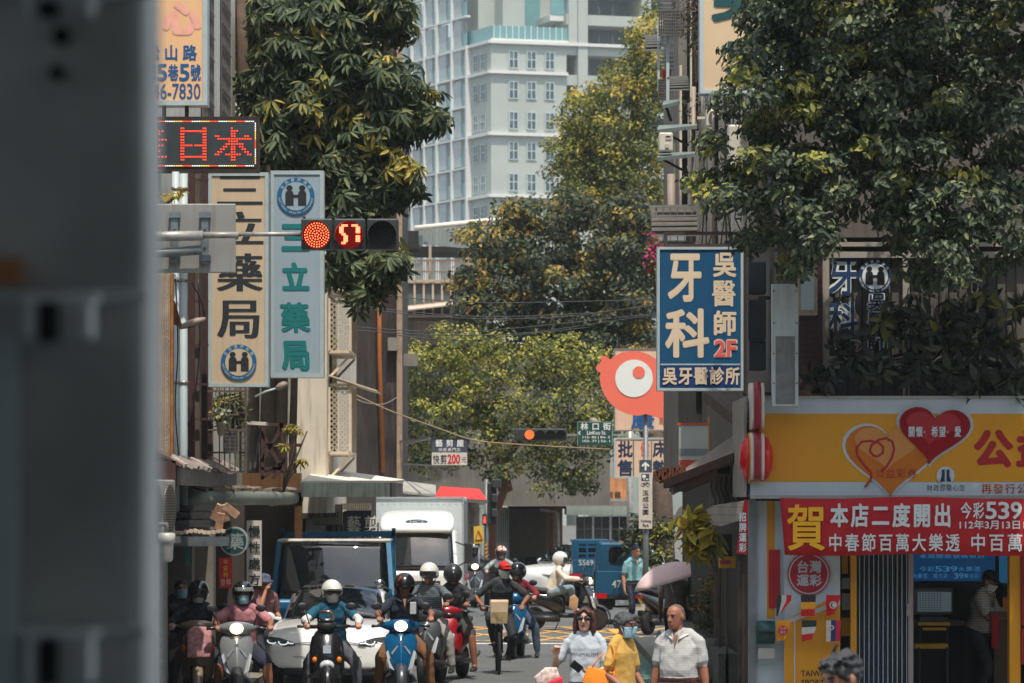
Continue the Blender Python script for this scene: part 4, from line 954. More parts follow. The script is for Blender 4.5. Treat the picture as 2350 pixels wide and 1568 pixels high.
GL = {'日': ["1100000000011", "1111111111111", "1100000000011", "1100000000011", "1100000000011", "1100000000011", "1111110111111", "1100000000011", "1100000000011", "1100000000011", "1111111111111", "1100000000011"],
      '本': ["00000010000000", "00000011100000", "00000011000000", "11000011000110", "01111111111111", "00000111100000", "00001111111000", "00011011011000", "00110011001100", "01100011000110", "11001111110011", "00000011000000", "00000011000000"],
      '產': ["000011000000", "111111111100", "001001001000", "000110110000", "011111111110", "010010000000", "010111111100", "010010100000", "011111111000", "010010000000", "110111111110", "100000000000"]}
m = MB()
for ch, x0, x1 in (('產', 300, 392), ('日', 414, 474), ('本', 492, 578)):
    gl = GL[ch]; nr, nc = len(gl), len(gl[0])
    for j in range(nr):
        for i in range(nc):
            if gl[j][i] == '1':
                x = x0 + (x1 - x0) * (i + .5) / nc; y = 292 + 78 * (j + .5) / nr
                m.pbox(x - 1.7, x + 1.7, y - 1.5, y + 1.5, 45.985, .004)
m.build('lit_dot', ledr, t)
m = MB()
for k in range(80):
    x = 256 + k * 4.1; g = (k // 5) % 3
    for y in (279, 381): m.pbox(x, x + 2.4, y - 1.1, y + 1.1, 45.985, .004, g)
for k in range(24): m.pbox(585, 587, 282 + k * 4, 284.4 + k * 4, 45.985, .004, (k // 5) % 3)
m.build('border_light', [ledw, ledy, ledr], t)
# pharmacy signs
steel_dark = pm('steel_dark', (58, 40, 36), .7, var=.2)
t = signbox('pharmacy_sign', 'tall cream pharmacy sign with black serif characters and an emblem', 'sign', 478, 616, 396, 888, 48, creamp, frame_pale, 8, .3)
lettering(t, inkc, [('t', '三', 498, 603, 404, 470, 47.997, {'bold': (.02, .002)}), ('t', '立', 500, 605, 486, 560, 47.997, {'bold': (.035, .001)}), ('t', '藥', 497, 604, 582, 668, 47.997, {'bold': (.035, .001)}), ('t', '局', 498, 596, 690, 776, 47.997, {'bold': (.035, .001)})])
emblem(t, 548, 832, 41, 47.985, navy, black, creamp, frame_pale)
t = signbox('clinic_sign', 'tall pale blue sign with teal brush characters behind the signal', 'sign', 620, 743, 392, 867, 50.5, bluep, frame_pale, 9, .3)
emblem(t, 679, 451, 43, 50.485, navy, black, bluep, frame_pale)
lettering(t, tealc, [('t', '三', 646, 712, 514, 578, 50.497, {'bold': .05, 'slant': -.06}), ('t', '立', 648, 711, 602, 668, 50.497, {'bold': .05, 'slant': -.06}), ('t', '藥', 646, 714, 694, 764, 50.497, {'bold': .035, 'slant': -.08}), ('t', '局', 648, 714, 782, 852, 50.497, {'bold': .05, 'slant': -.1})])
t = thing('sign_mast', 'dark red steel mast between the cream and pale blue signs', 'post', W(617, 890, 50.3)); m = MB(); m.pbox(612, 620, 380, 892, 50.2, .1); m.build('post', steel_dark, t)
m = MB()
for y in (420, 700, 860): m.box(LX, WX(616, 50.2), 50.21, 50.26, WZ(y + 6, 50.2), WZ(y, 50.2))
m.build('arm', steel_dark, t)
# dental sign right
t = signbox('dental_sign', 'large blue dental clinic sign with beige brush characters', 'sign', 1508, 1706, 567, 897, 43.6, dblue, frame_pale, 6, .3)
Yd = 43.597
m = MB(); m.pbox(1516, 1698, 838, 889, Yd, .008); m.build('lower_panel', navyb, t); m = MB(); m.pbox(1516, 1698, 835, 838.5, Yd - .004, .01); m.build('divider', frame_pale, t)
lettering(t, beigel, [('t', '牙', 1532, 1610, 582, 694, Yd, {'bold': .032, 'slant': .0}), ('t', '科', 1526, 1628, 708, 822, Yd, {'bold': .032}), ('t', '吳', 1636, 1690, 580, 637, Yd, {'bold': .035}), ('t', '醫', 1634, 1688, 644, 704, Yd, {'bold': .02}), ('t', '師', 1638, 1690, 713, 772, Yd, {'bold': .035}), ('r', '吳牙醫診所', 1520, 1698, 842, 884, Yd - .01, {'bold': .03, 'gap': .06}), ('t', '2F', 1637, 1693, 778, 822, Yd - .002, {'bold': .07})])
lettering(t, pm('letter_coral', (218, 92, 88), .5), [('t', '2F', 1640, 1690, 781, 819, Yd - .008, {'bold': .03})])
m = MB()
for y in (532, 560): m.pbox(1524, 1830, y, y + 7, 43.7, .08)
for x in (1524, 1674, 1812): m.pbox(x, x + 8, 532, 572, 43.69, .1)
for y in (680, 900): m.pbox(1706, 1770, y, y + 8, 43.8, .06)
m.pbox(1708, 1714, 565, 905, 43.75, .08); m.build('hanging_frame', steel_dark, t)
t = thing('grey_signboard', 'plain dark grey side sign stacked in a rusty frame behind the dental sign', 'sign', W(1735, 850, 44.0)); m = MB(); m.pbox(1716, 1758, 600, 676, 44.2, .25); m.pbox(1716, 1758, 688, 780, 44.2, .25); m.pbox(1718, 1758, 782, 850, 44.25, .25); m.build('panel', pm('sign_grey_dark', (92, 98, 106), .6, var=.12, streak=.2), t, bevel=.02)
t = thing('blank_sign_box', 'white metal sign box with rivets and worn grey lower half at the corner', 'sign', W(1800, 930, 42.2)); m = MB(); m.pbox(1772, 1832, 652, 932, 42.2, .16, 0); m.pbox(1780, 1824, 772, 928, 42.196, .005, 1)
for y in (668, 742, 812, 880):
    for x in (1776, 1828): m.disc(W(x, y, 42.195), .009, .004, 8, 2)
m.build('case', [pm('worn_white', (190, 198, 196), .6, var=.1, streak=.3, dirt=(120, 112, 104)), pm('worn_grey', (122, 122, 120), .7, var=.25, scale=7, streak=.5), rust], t)
t = thing('rust_edged_box', 'pale lightbox with rusty rim half hidden by leaves at the corner', 'sign', W(1848, 720, 42.7)); m = MB(); m.pbox(1832, 1876, 540, 724, 42.75, .3, 1); m.pbox(1838, 1868, 546, 712, 42.745, .005, 0); m.build('case', [pm('light_pale', (176, 190, 192), .5, var=.04), pm('rim_rust', (170, 150, 136), .7, var=.25, streak=.5, dirt=(110, 60, 36))], t, bevel=.02)
# green characters on the cream sign high right
t = signbox('cream_high_sign', 'large cream sign with dark green characters high behind the leaves', 'sign', 1606, 1800, -60, 215, 43.0, pm('panel_sand', (214, 186, 150), .6, var=.06, scale=1.5), pipew, 9, .3)
lettering(t, pm('letter_dark_green', (18, 74, 76), .5), [('t', '美', 1632, 1770, -76, 50, 42.99, {'bold': .03}), ('t', '容', 1664, 1780, 84, 192, 42.99, {'bold': .02})])
# bedding signs
t = signbox('bedding_sign', 'old peach sign with large dark characters for wholesale mattresses', 'sign', 1409, 1537, 1005, 1098, 80, pm('panel_peach_old', (214, 180, 154), .6, var=.08, scale=2, streak=.3, dirt=(150, 110, 90)), frame_pale, 4, .3)
Yb = 79.996
lettering(t, pm('letter_navy', (30, 50, 78), .5), [('t', '批', 1418, 1452, 1012, 1050, Yb, {'bold': .03}), ('t', '售', 1417, 1451, 1055, 1094, Yb, {'bold': .03}), ('t', '床', 1498, 1530, 1012, 1050, Yb, {'bold': .03}), ('t', '墊', 1498, 1530, 1056, 1094, Yb, {'bold': .03})])
m = MB(); m.pbox(1452.5, 1455, 1012, 1093, Yb, .004); m.pbox(1494, 1496, 1012, 1093, Yb, .004); m.build('rule', tealc, t)
lettering(t, pm('letter_faded_red', (196, 84, 76), .6), [('t', '健', 1470, 1490, 1014, 1048, Yb, {'bold': .02})])
t = signbox('faded_sign', 'faded beige sign with a blue character behind the coral bird', 'sign', 1409, 1536, 800, 990, 80.2, pm('panel_peach_old', (0, 0, 0)), alu, 3, .3)
lettering(t, cyanb, [('t', '康', 1448, 1502, 944, 985, 80.185, {'bold': .03})])
lettering(t, pm('letter_faded_red', (0, 0, 0)), [('c', '公司', 1512, 1527, 930, 975, 80.185, {'bold': .03})])
# coral bird shaped sign on its pole
t = thing('bird_sign', 'coral round bird shaped sign with a big white eye on a grey pole', 'sign', (WX(1482, 77), 77, .1)); Yq = 77
body = [(1496, 816)]
body = [(1400, 826), (1410, 818), (1424, 811), (1440, 807), (1456, 806), (1472, 808), (1490, 815), (1506, 826), (1520, 842), (1530, 862), (1534, 884), (1532, 905), (1524, 922), (1521, 929), (1527, 935), (1536, 942), (1540, 950), (1537, 957), (1527, 960), (1510, 959), (1494, 954), (1482, 951), (1462, 955), (1440, 951), (1418, 941), (1400, 926), (1387, 908), (1379, 888), (1376, 868), (1378, 856), (1369, 851), (1367, 844), (1371, 838), (1380, 833), (1378, 824), (1380, 818), (1388, 817), (1396, 822)]
coral = pm('sign_coral', (232, 112, 92), .45, var=.03, scale=1)
m = MB(); pxprism(m, body[::-1], Yq, .08); m.build('body', coral, t)
m = MB(); m.disc(W(1455, 869, Yq - .082), 43 * Yq / F, .01, 48); m.build('eye', pm('sign_eye_white', (222, 226, 222), .45, var=.02), t)
m = MB(); m.disc(W(1466, 855, Yq - .094), 14 * Yq / F, .008, 32); m.build('pupil', coral, t)
m = MB(); m.tube([W(1482, 945, Yq + .06), (WX(1482, Yq), Yq + .06, .1)], .048, 10); m.build('pole', pm('pole_grey', (112, 116, 118), .5, .3, var=.1), t)
t = thing('beak_panel', 'small orange panel peeping out behind the coral bird sign', 'sign', W(1548, 912, 79)); m = MB(); m.pbox(1530, 1562, 896, 911, 79, .1); m.build('panel', pm('panel_orange', (240, 98, 30), .5), t)
# park direction sign
t = thing('park_sign', 'slim white street sign with an arrow, tree and bicycle symbols', 'sign', (WX(1481, 76), 76, .1)); Yp = 76
m = MB(); m.pbox(1466, 1497, 1085, 1214, Yp, .03, 0); m.pbox(1467, 1496, 1056, 1085, Yp, .03, 1); m.build('plate', [pm('plate_white', (196, 188, 178), .5, var=.06, streak=.15, dirt=(140, 120, 110)), pm('plate_slate', (64, 74, 88), .5)], t)
wt = pm('plate_symbol_white', (220, 220, 214), .5)
m = MB(); pxprism(m, [(1479.5, 1080), (1479.5, 1068), (1475, 1072), (1472, 1069), (1481, 1060), (1491, 1069), (1488, 1072), (1483.5, 1068), (1483.5, 1080)][::-1], Yp - .003, .004); m.build('arrow', wt, t)
m = MB(); m.pbox(1472, 1490, 1088, 1104, Yp - .004, .004, 0); c = W(1478, 1094, Yp - .006); m.disc(c, 4.4 * Yp / F, .002, 14, 1); m.pbox(1477, 1479, 1096, 1102, Yp - .008, .003, 1); m.pbox(1482, 1488, 1099, 1102, Yp - .008, .003, 1); m.build('tree_symbol', [pm('plate_slate', (0, 0, 0)), wt], t)
m = MB()
for cx_ in (1476, 1487):
    for k in range(14):
        a0, a1 = 2 * math.pi * k / 14, 2 * math.pi * (k + 1) / 14; m.bar(W(cx_ + 4 * math.cos(a0), 1113 + 4 * math.sin(a0), Yp - .004), W(cx_ + 4 * math.cos(a1), 1113 + 4 * math.sin(a1), Yp - .004), .006)
for a, b in (((1476, 1113), (1481, 1108)), ((1481, 1108), (1486, 1108)), ((1481, 1113), (1486, 1107)), ((1476, 1113), (1481, 1113)), ((1487, 1113), (1485, 1106))): m.bar(W(a[0], a[1], Yp - .004), W(b[0], b[1], Yp - .004), .006)
m.build('bicycle_symbol', black, t)
lettering(t, black, [('c', '玉成公園', 1474, 1489, 1125, 1182, Yp - .003, {'bold': .015, 'gap': .12}), ('t', 'Yucheng', 1470, 1494, 1193, 1201, Yp - .003, {'bold': .02}), ('t', 'Park', 1475, 1489, 1203, 1210, Yp - .003, {'bold': .02})])
m = MB(); m.tube([W(1482, 1050, Yp + .1), (WX(1482, Yp), Yp + .1, .1)], .055, 10); m.build('pole', MATS['pole_grey'], t)
# white board with grey and orange stripes
t = thing('striped_sign', 'white shop sign with a grey stripe and orange edges', 'sign', W(1593, 1070, 52)); m = MB(); m.pbox(1559, 1625, 974, 1068, 52, .25, 0); m.pbox(1559, 1625, 1030, 1046, 51.995, .006, 1); m.pbox(1559, 1625, 1056, 1085, 51.994, .006, 2); m.pbox(1556, 1626, 971, 976, 51.99, .27, 2); m.pbox(1625.5, 1628, 955, 1080, 51.97, .06, 3)
m.build('panel', [pm('sign_offwhite', (202, 206, 200), .5, var=.04), pm('stripe_grey', (140, 152, 156), .5), pm('stripe_orange', (218, 92, 62), .5), pm('tube_yellow', (220, 160, 30), .5)], t)
# hairdresser signs
t = signbox('barber_sign', 'small hanging sign advertising a quick haircut for 200', 'sign', 989, 1074, 1006, 1070, 82, pm('panel_slate', (62, 68, 82), .5, var=.05), pm('frame_black', (40, 40, 44), .5), 1.5, .15)
m = MB(); m.pbox(991, 1072, 1039, 1068, 81.985, .014); m.build('lower_panel', pm('plate_white', (0, 0, 0)), t)
lettering(t, wt, [('r', '藝剪屋', 999, 1065, 1009, 1026, 81.99, {'bold': .02, 'gap': .3}), ('r', '快剪專門店', 1006, 1057, 1028, 1037, 81.99, {'gap': .1})])
lettering(t, black, [('r', '快剪', 993, 1026, 1043, 1066, 81.98, {'bold': .01}), ('r', '元', 1059, 1071, 1048, 1063, 81.98)])
lettering(t, pm('letter_price_red', (190, 26, 34), .5), [('t', '200', 1027, 1056, 1043, 1065, 81.98, {'bold': .03})])
m = MB(); m.bar(W(912, 1014, 84.5), W(990, 1008, 82), .04); m.bar(W(912, 1065, 84.5), W(1035, 1071, 82.1), .03); m.bar(W(930, 1020, 84), W(985, 1006, 82), .03); m.build('arm', alu, t)
t = signbox('phone_sign', 'white shop board with a mobile number under the streaked canopy', 'sign', 688, 786, 1158, 1206, 66, pm('plate_white', (0, 0, 0)), alu, 1.5, .1)
lettering(t, pm('letter_slate', (62, 72, 92), .5), [('t', '0935 262 047', 712, 778, 1176, 1188, 65.985, {'bold': .01})]); lettering(t, sred, [('r', '十', 694, 708, 1160, 1176, 65.985, {'bold': .06})])
t = signbox('salon_board', 'dark slate board with white salon characters beside the truck', 'sign', 789, 852, 1173, 1240, 68, pm('panel_slate', (0, 0, 0)), MATS['frame_black'], 1.5, .1)
lettering(t, wt, [('t', '藝', 797, 828, 1184, 1222, 67.985, {'bold': .01}), ('t', '剪', 836, 868, 1184, 1222, 67.985, {'bold': .01}), ('r', '精緻剪', 800, 848, 1229, 1241, 67.985)])
# round green medicine sign, prescription sign, red poster at the left shops
t = thing('medicine_sign', 'round dark green hanging sign with a grey medicine character', 'sign', W(538, 1275, 47)); m = MB(); c = W(538, 1242, 47); m.disc(c, 33 * 47 / F, .12, 40, 1); m.disc(c - Vector((0, .121, 0)), 29 * 47 / F, .006, 40, 0); m.build('disc', [pm('sign_green', (22, 58, 58), .4), pm('rim_grey', (140, 148, 146), .4)], t)
lettering(t, pm('letter_grey', (120, 130, 130), .5), [('t', '藥', 518, 560, 1224, 1262, 46.87, {'bold': .02})])
t = thing('prescription_sign', 'narrow white hanging sign with black vertical characters by the medicine sign', 'sign', W(580, 1345, 50)); m = MB(); m.pbox(566, 600, 1195, 1345, 50, .1); m.build('board', pm('plate_white', (0, 0, 0)), t)
lettering(t, inkc, [('c', '慢性處方', 570, 598, 1206, 1344, 49.99, {'bold': .02, 'gap': .25})])
t = thing('door_poster', 'red new year poster with gold writing on the dark shop door', 'poster', W(518, 1350, 48.5)); m = MB(); m.pbox(503, 533, 1281, 1350, 48.5, .01); m.build('sheet', pm('poster_red', (0, 0, 0)), t)
lettering(t, syel, [('c', '平安利', 512, 524, 1284, 1326, 48.49, {'bold': .03})]); lettering(t, pm('letter_pinkwhite', (210, 150, 150)), [('r', '吉祥', 506, 530, 1328, 1345, 48.49, {'bold': .04})])
# street name sign
t = thing('street_name_sign', 'dark green street name sign hanging on the far signal arm', 'sign', W(1366, 1022, 92)); m = MB(); m.pbox(1325, 1406, 968, 1023, 92, .05, 1); m.pbox(1326.5, 1404.5, 969.5, 1021.5, 91.99, .012, 0); m.build('plate', [pm('street_green', (18, 66, 56), .5), pm('street_rim', (120, 150, 140), .5)], t)
lettering(t, wt, [('r', '林口街', 1332, 1402, 970, 988, 91.98, {'bold': .02, 'gap': .3}), ('t', 'LinKou St.', 1347, 1391, 989, 998, 91.98, {'bold': .02}), ('t', '112- 86 | 84- 2', 1337, 1400, 1001, 1008, 91.98, {'bold': .02}), ('t', '103- 77 | 53- 1', 1337, 1400, 1010, 1017, 91.98, {'bold': .02}), ('t', '<', 1327, 1332, 989, 1000, 91.98, {'bold': .06})])

# ================================================================ TRAFFIC SIGNALS
house = pm('signal_black', (48, 52, 52), .5, var=.08)
t = thing('traffic_signal', 'near three lamp traffic signal showing red and a 57 countdown', 'traffic signal', W(805, 576, 40), group='traffic signals'); Ys = 40
for i, cx_ in enumerate((727, 802, 878)):
    m = MB(); m.pbox(cx_ - 36, cx_ + 36, 502, 573, Ys, .2); h_ = m.build('housing', house, t, bevel=.015)
    c = W(cx_, 540, Ys); rr = 33 * Ys / F
    m = MB()
    ring = []
    for q in range(25):
        a = R(-20) + R(220) * q / 24
        ring.append((c.x + rr * math.cos(a), c.z + rr * math.sin(a)))
    for q in range(24):
        (xa, za), (xb, zb) = ring[q], ring[q + 1]
        m.add([(xa, Ys - .0, za), (xb, Ys, zb), (xb, Ys - .2, zb - .012), (xa, Ys - .2, za - .012)], [(0, 1, 2, 3)])
    m.build('visor', house, t, solid=.006)
    m = MB(); m.disc(c - Vector((0, .001, 0)), rr * .97, .012, 40); m.build('lens', [pm('lens_dark_red', (120, 8, 6), .3, emit=.5) if i < 2 else pm('lens_dark', (36, 34, 34), .3)], t)
    m = MB(); dot = .0062
    def dotp(x, z): m.disc((x, Ys - .0135, z), dot, .004, 6)
    if i == 0:
        k = 0
        for rn, n in ((.02, 5), (.047, 11), (.074, 17), (.1, 23), (.124, 28)):
            for q in range(n): dotp(c.x + rn * math.cos(2 * math.pi * q / n + rn * 9), c.z + rn * math.sin(2 * math.pi * q / n + rn * 9))
        m.build('lit_dot', emit_mat('signal_red', (255, 110, 66), 5.0), t)
    elif i == 1:
        five = ["0111", "1100", "1100", "1100", "0110", "0011", "0011", "0011", "0110"]; seven = ["1110", "0011", "0011", "0011", "0000", "0011", "0011", "0011", "0000"]
        for gl, x0 in ((five, 780), (seven, 808)):
            for j, l_ in enumerate(gl):
                for q, ch in enumerate(l_):
                    if ch == '1':
                        for dx in (0, 1):
                            for dy in (0, 1): p = W(x0 + q * 4.9 + dx * 2.45, 517 + j * 5 + dy * 2.5, Ys); m.disc((p.x, Ys - .0135, p.z), .0058, .004, 6)
        m.build('lit_digit', emit_mat('signal_digit', (255, 104, 70), 5.5), t)
    else:
        for q in range(40): a = q * 2.4; dotp(c.x + .02 * math.sqrt(q) * math.cos(a), c.z + .02 * math.sqrt(q) * math.sin(a))
        m.build('dull_dot', pm('dull_dot', (74, 72, 72), .3), t)
m = MB()
for x in (698, 754, 773, 829, 848, 905): m.pbox(x - 3, x + 3, 497, 503, Ys + .05, .05)
m.build('clamp_bolt', house, t)
m = MB(); m.tube([W(300, 544, Ys + .1), W(466, 541, Ys + .1)], .052, 12); m.tube([W(466, 540, Ys + .1), W(548, 540, Ys + .1)], .034, 12); m.tube([W(540, 538, Ys + .1), W(700, 538, Ys + .1)], .024, 10); m.build('mast_arm', pm('galvanised_arm', (156, 154, 148), .5, .4, var=.2, scale=9, streak=.5, dirt=(112, 72, 44)), t)
m = MB(); m.tube([W(180, 610, Ys + .2), W(330, 584, Ys + .15), W(462, 574, Ys + .15)], .05, 12); m.build('brace_arm', pm('galvanised_dark', (112, 116, 118), .5, .4, var=.2), t)
t = thing('road_sign', 'grey back of a road sign clamped to the near signal arm', 'sign', W(440, 627, 40.3)); m = MB(); m.pbox(300, 541, 468, 627, 40.3, .02); m.build('plate', pm('sign_back_grey', (142, 142, 138), .5, .2, var=.08, scale=3, streak=.35, dirt=(96, 74, 60)), t, bevel=.01)
m = MB()
for x in (400, 470):
    m.pbox(x - 8, x + 8, 490, 605, 40.24, .05)
    for y in (493, 592): m.pbox(x - 13, x + 13, y - 6, y + 7, 40.22, .07)
    for y in (493, 524, 566, 592): m.disc(W(x, y, 40.235), .014, .012, 8)
m.build('bracket', pm('bracket_zinc', (120, 132, 140), .45, .5, var=.15), t)
t = thing('far_signal', 'far four lamp traffic signal with only the amber red lamp lit', 'traffic signal', W(1240, 1011, 92), group='traffic signals'); Ys = 92
m = MB(); m.pbox(1180, 1301, 984, 1011, Ys, .3); m.build('housing', house, t, bevel=.02)
for i, cx_ in enumerate((1215, 1239, 1263, 1287)):
    c = W(cx_, 998, Ys - .002); m = MB(); m.disc(c, 10.5 * Ys / F, .02, 24); m.build('lens', emit_mat('far_red', (255, 92, 40), 1.7) if i == 0 else pm('lens_dark', (36, 34, 34), .3), t)
    m = MB()
    for q in range(14):
        a0, a1 = R(180 * q / 14), R(180 * (q + 1) / 14); r_ = 11.5 * Ys / F
        m.add([(c.x + r_ * math.cos(a0), Ys, c.z + r_ * math.sin(a0)), (c.x + r_ * math.cos(a1), Ys, c.z + r_ * math.sin(a1)), (c.x + r_ * math.cos(a1), Ys - .2, c.z + r_ * math.sin(a1) - .01), (c.x + r_ * math.cos(a0), Ys - .2, c.z + r_ * math.sin(a0) - .01)], [(0, 1, 2, 3)])
    m.build('visor', house, t, solid=.01)
m = MB(); m.pbox(1301, 1450, 996, 1001, Ys + .1, .06); m.tube([(WX(1446, Ys), Ys + .13, 0), W(1446, 960, Ys + .13)], .08, 10); m.build('mast', MATS['galvanised_arm'], t)
t = thing('side_signal', 'black three lamp signal seen from the side on the far post', 'traffic signal', (WX(1115, 92), 92, .14), group='traffic signals'); m = MB()
m.tube([(WX(1116, 92), 92, .1), W(1116, 1100, 92)], .05, 8); m.build('post', MATS['pole_grey'], t)
m = MB(); m.pbox(1119, 1140, 1108, 1205, 91.9, .25)
for k in range(3): m.pbox(1128, 1150 if k == 0 else 1142, 1100 + k * 34, 1120 + k * 34, 91.7, .3)
m.build('housing', house, t, bevel=.02)
m = MB(); m.pbox(1107, 1117, 1180, 1206, 91.8, .2); m.build('walk_housing', house, t)
m = MB(); pxprism(m, [(1109.5, 1201), (1115, 1201), (1113.5, 1186), (1111, 1186)], 91.79, .01); m.build('walk_light', emit_mat('walk_red', (255, 60, 46), 2.0), t)
m = MB()
for k in range(5): m.add([W(1113, 1250 + k * 9, 91.93), W(1119, 1246 + k * 9, 91.93), W(1119, 1251 + k * 9, 91.93), W(1113, 1255 + k * 9, 91.93)], [(0, 1, 2, 3)])
m.build('hazard_stripe', syel, t)
t = thing('warning_sign', 'yellow warning sign with an orange triangle behind the truck', 'sign', W(1099, 1248, 94)); m = MB(); pxprism(m, [(1088, 1249), (1110, 1246), (1108, 1206), (1087, 1209)], 94, .02); m.build('plate', pm('plate_yellow', (214, 178, 66), .5, var=.08), t)
m = MB()
for a, b in (((1091, 1239), (1108, 1238)), ((1108, 1238), (1098, 1217)), ((1098, 1217), (1091, 1239))): m.bar(W(a[0], a[1], 93.97), W(b[0], b[1], 93.97), .035, .01)
m.build('triangle', pm('sign_orange', (206, 90, 24), .5), t)
m = MB(); m.tube([W(1099, 1245, 94.05), (WX(1099, 94), 94.05, .14)], .03, 6); m.build('post', MATS['pole_grey'], t)
# near steel post, out of focus
t = thing('steel_post', 'blurred dark steel post with band clamps close to the camera', 'post', (-.62, 4.9, 0)); Yn = 4.85
pdark = pm('post_dark', (206, 206, 203), .6, .1, var=.2, scale=5)
m = MB(); m.pbox(-260, 339, -300, 4600, Yn, .2); m.build('shaft', pdark, t, bevel=.02)
m = MB(); m.pbox(-260, 38, 770, 4600, Yn - .03, .02); m.build('cable_duct', pm('duct_grey', (196, 210, 210), .6, var=.08), t)
for y, h in ((668, 110), (1440, 130), (-26, 56)):
    m = MB(); m.pbox(-262, 343, y, y + 24, Yn - .012, .014, 0); m.pbox(60, 210, y + 10, y + h, Yn - .075, .06, 0); m.pbox(84, 132, y + 24, y + h + 8, Yn - .1, .03, 1); m.pbox(196, 226, y + 4, y + 26, Yn - .07, .05, 2)
    m.build('band_clamp', [pm('clamp_zinc', (224, 228, 228), .5, .1, var=.15), darkin, pm('bolt_bright', (236, 238, 236), .35, .2)], t, bevel=.006)
m = MB(); m.disc(W(142, 84, Yn - .001), .012, .01, 14); m.disc(W(132, 168, Yn - .001), .01, .01, 14); m.build('bolt_hole', darkin, t)
m = MB(); m.pbox(-40, 46, 596, 650, Yn - .02, .018); m.build('sticker', pm('sticker_orange', (206, 140, 92), .6), t)
# ================================================================ TREES AND PLANTS
ROUND = [True]
def unit(a): return a / np.maximum(np.linalg.norm(a, axis=1, keepdims=True), 1e-9)
def leaf_arrays(c, d, n, ln, wd, fold=.18):
    """one folded leaf per row: base c, direction d, facing n"""
    s_ = unit(np.cross(d, n)); k = len(c)
    ln = ln[:, None]; wd = wd[:, None]
    mid = c + d * ln * .45
    if ROUND[0]:      # rounder leaf: two shoulders a side
        A = c + d * ln * .3; B_ = c + d * ln * .68 - n * ln * .03
        V = np.stack([c, A + s_ * wd * .42 + n * wd * fold, B_ + s_ * wd * .46 + n * wd * fold * .8, c + d * ln - n * ln * .14, B_ - s_ * wd * .46 + n * wd * fold * .8, A - s_ * wd * .42 + n * wd * fold], 1).reshape(-1, 3)
        b = np.arange(k)[:, None] * 6
        return V, np.concatenate([b + np.array([[0, 1, 2]]), b + np.array([[0, 2, 3]]), b + np.array([[0, 3, 4]]), b + np.array([[0, 4, 5]])], 1).reshape(-1, 3)
    V = np.stack([c, mid + s_ * wd * .5 + n * wd * fold, c + d * ln - n * ln * .12, mid - s_ * wd * .5 + n * wd * fold], 1).reshape(-1, 3)
    b = np.arange(k)[:, None] * 4
    Fc = np.concatenate([b + np.array([[0, 1, 2]]), b + np.array([[0, 2, 3]])], 1).reshape(-1, 3)
    return V, Fc
def crown_mesh(name, parent, V, Fc, mi, mats):
    M = np.array(root_matrix(parent).inverted()); V = V @ M[:3, :3].T + M[:3, 3]
    me = bpy.data.meshes.new(name); nf = len(Fc)
    me.vertices.add(len(V)); me.vertices.foreach_set('co', V.astype(np.float32).ravel())
    me.loops.add(nf * 3); me.loops.foreach_set('vertex_index', Fc.astype(np.int32).ravel())
    me.polygons.add(nf); me.polygons.foreach_set('loop_start', np.arange(nf, dtype=np.int32) * 3); me.polygons.foreach_set('loop_total', np.full(nf, 3, np.int32))
    for x in mats: me.materials.append(x)
    me.polygons.foreach_set('material_index', mi.astype(np.int32)); me.update(); me.validate()
    o = bpy.data.objects.new(name, me); COL.objects.link(o); o.parent = parent; return o
def ells(lst, Y, dep):
    out = []
    for e in lst:
        px, py, rx, ry = e[:4]; yy = Y + (e[4] if len(e) > 4 else 0); k = yy / F
        out.append((np.array(W(px, py, yy)), np.array([rx * k, dep if len(e) < 6 else e[5], ry * k])))
    return out
def blobs(el, per, br, r):
    """small leaf clumps over the ellipsoids, most of them near the surface"""
    C = []; O = []
    vol = np.array([e[1][0] * e[1][2] for e in el]); cnt = np.maximum(3, (per * vol / vol.sum()).astype(int))
    for (c, s_), k in zip(el, cnt):
        u = unit(r.normal(size=(k, 3))); q = r.uniform(.35, 1.0, (k, 1)) ** .5
        C.append(c + u * s_ * q); O.append(u)
    return np.concatenate(C), np.concatenate(O)
def foliage(parent, el, nblob, per, br, ln, wd, mats, seed, young=.12, name='crown', up=.55, droop=.35, rosette=0, toplight=True):
    r = np.random.default_rng(seed); C, O = blobs(el, nblob, br, r)
    zc = C[:, 2]; hi = (zc - zc.min()) / max(np.ptp(zc), 1e-6)
    yb = r.random(len(C)) < young * (.4 + 1.2 * hi)
    n = len(C) * per; idx = np.repeat(np.arange(len(C)), per)
    u = unit(r.normal(size=(n, 3))); q = r.uniform(.2, 1, (n, 1)) ** .6
    P = C[idx] + u * br * q * np.array([1.15, 1.15, .75])
    nn = unit(u * .5 + O[idx] * .5 + np.array([0, 0, up]) + r.normal(size=(n, 3)) * .45)
    t = unit(np.cross(nn, r.normal(size=(n, 3))))
    if rosette:
        A = []; B = []; M_ = []; base = 0; b2 = unit(np.cross(nn, t))
        for k in range(rosette):
            a = 2 * np.pi * k / rosette + r.uniform(-.2, .2, n)
            d = unit(t * np.cos(a)[:, None] + b2 * np.sin(a)[:, None] - nn * droop * r.uniform(.5, 1.5, (n, 1)) + np.array([0, 0, -.12]))
            l_ = ln * r.uniform(.75, 1.2, n)
            V, Fc = leaf_arrays(P + d * .02, d, nn, l_, wd * l_ / ln); A.append(V); B.append(Fc + base); base += len(V)
            M_.append(np.repeat(np.where(yb[idx] & (r.random(n) < .8), 1, 0), len(Fc) // n))
        return crown_mesh(name, parent, np.concatenate(A), np.concatenate(B), np.concatenate(M_), mats)
    d = unit(t + O[idx] * .35 + np.array([0, 0, -droop]))
    l_ = ln * r.uniform(.65, 1.25, n)
    V, Fc = leaf_arrays(P, d, nn, l_, wd * l_ / ln)
    yl = yb[idx] & (r.random(n) < .75)
    return crown_mesh(name, parent, V, Fc, np.repeat(np.where(yl, 1, 0), len(Fc) // n), mats)
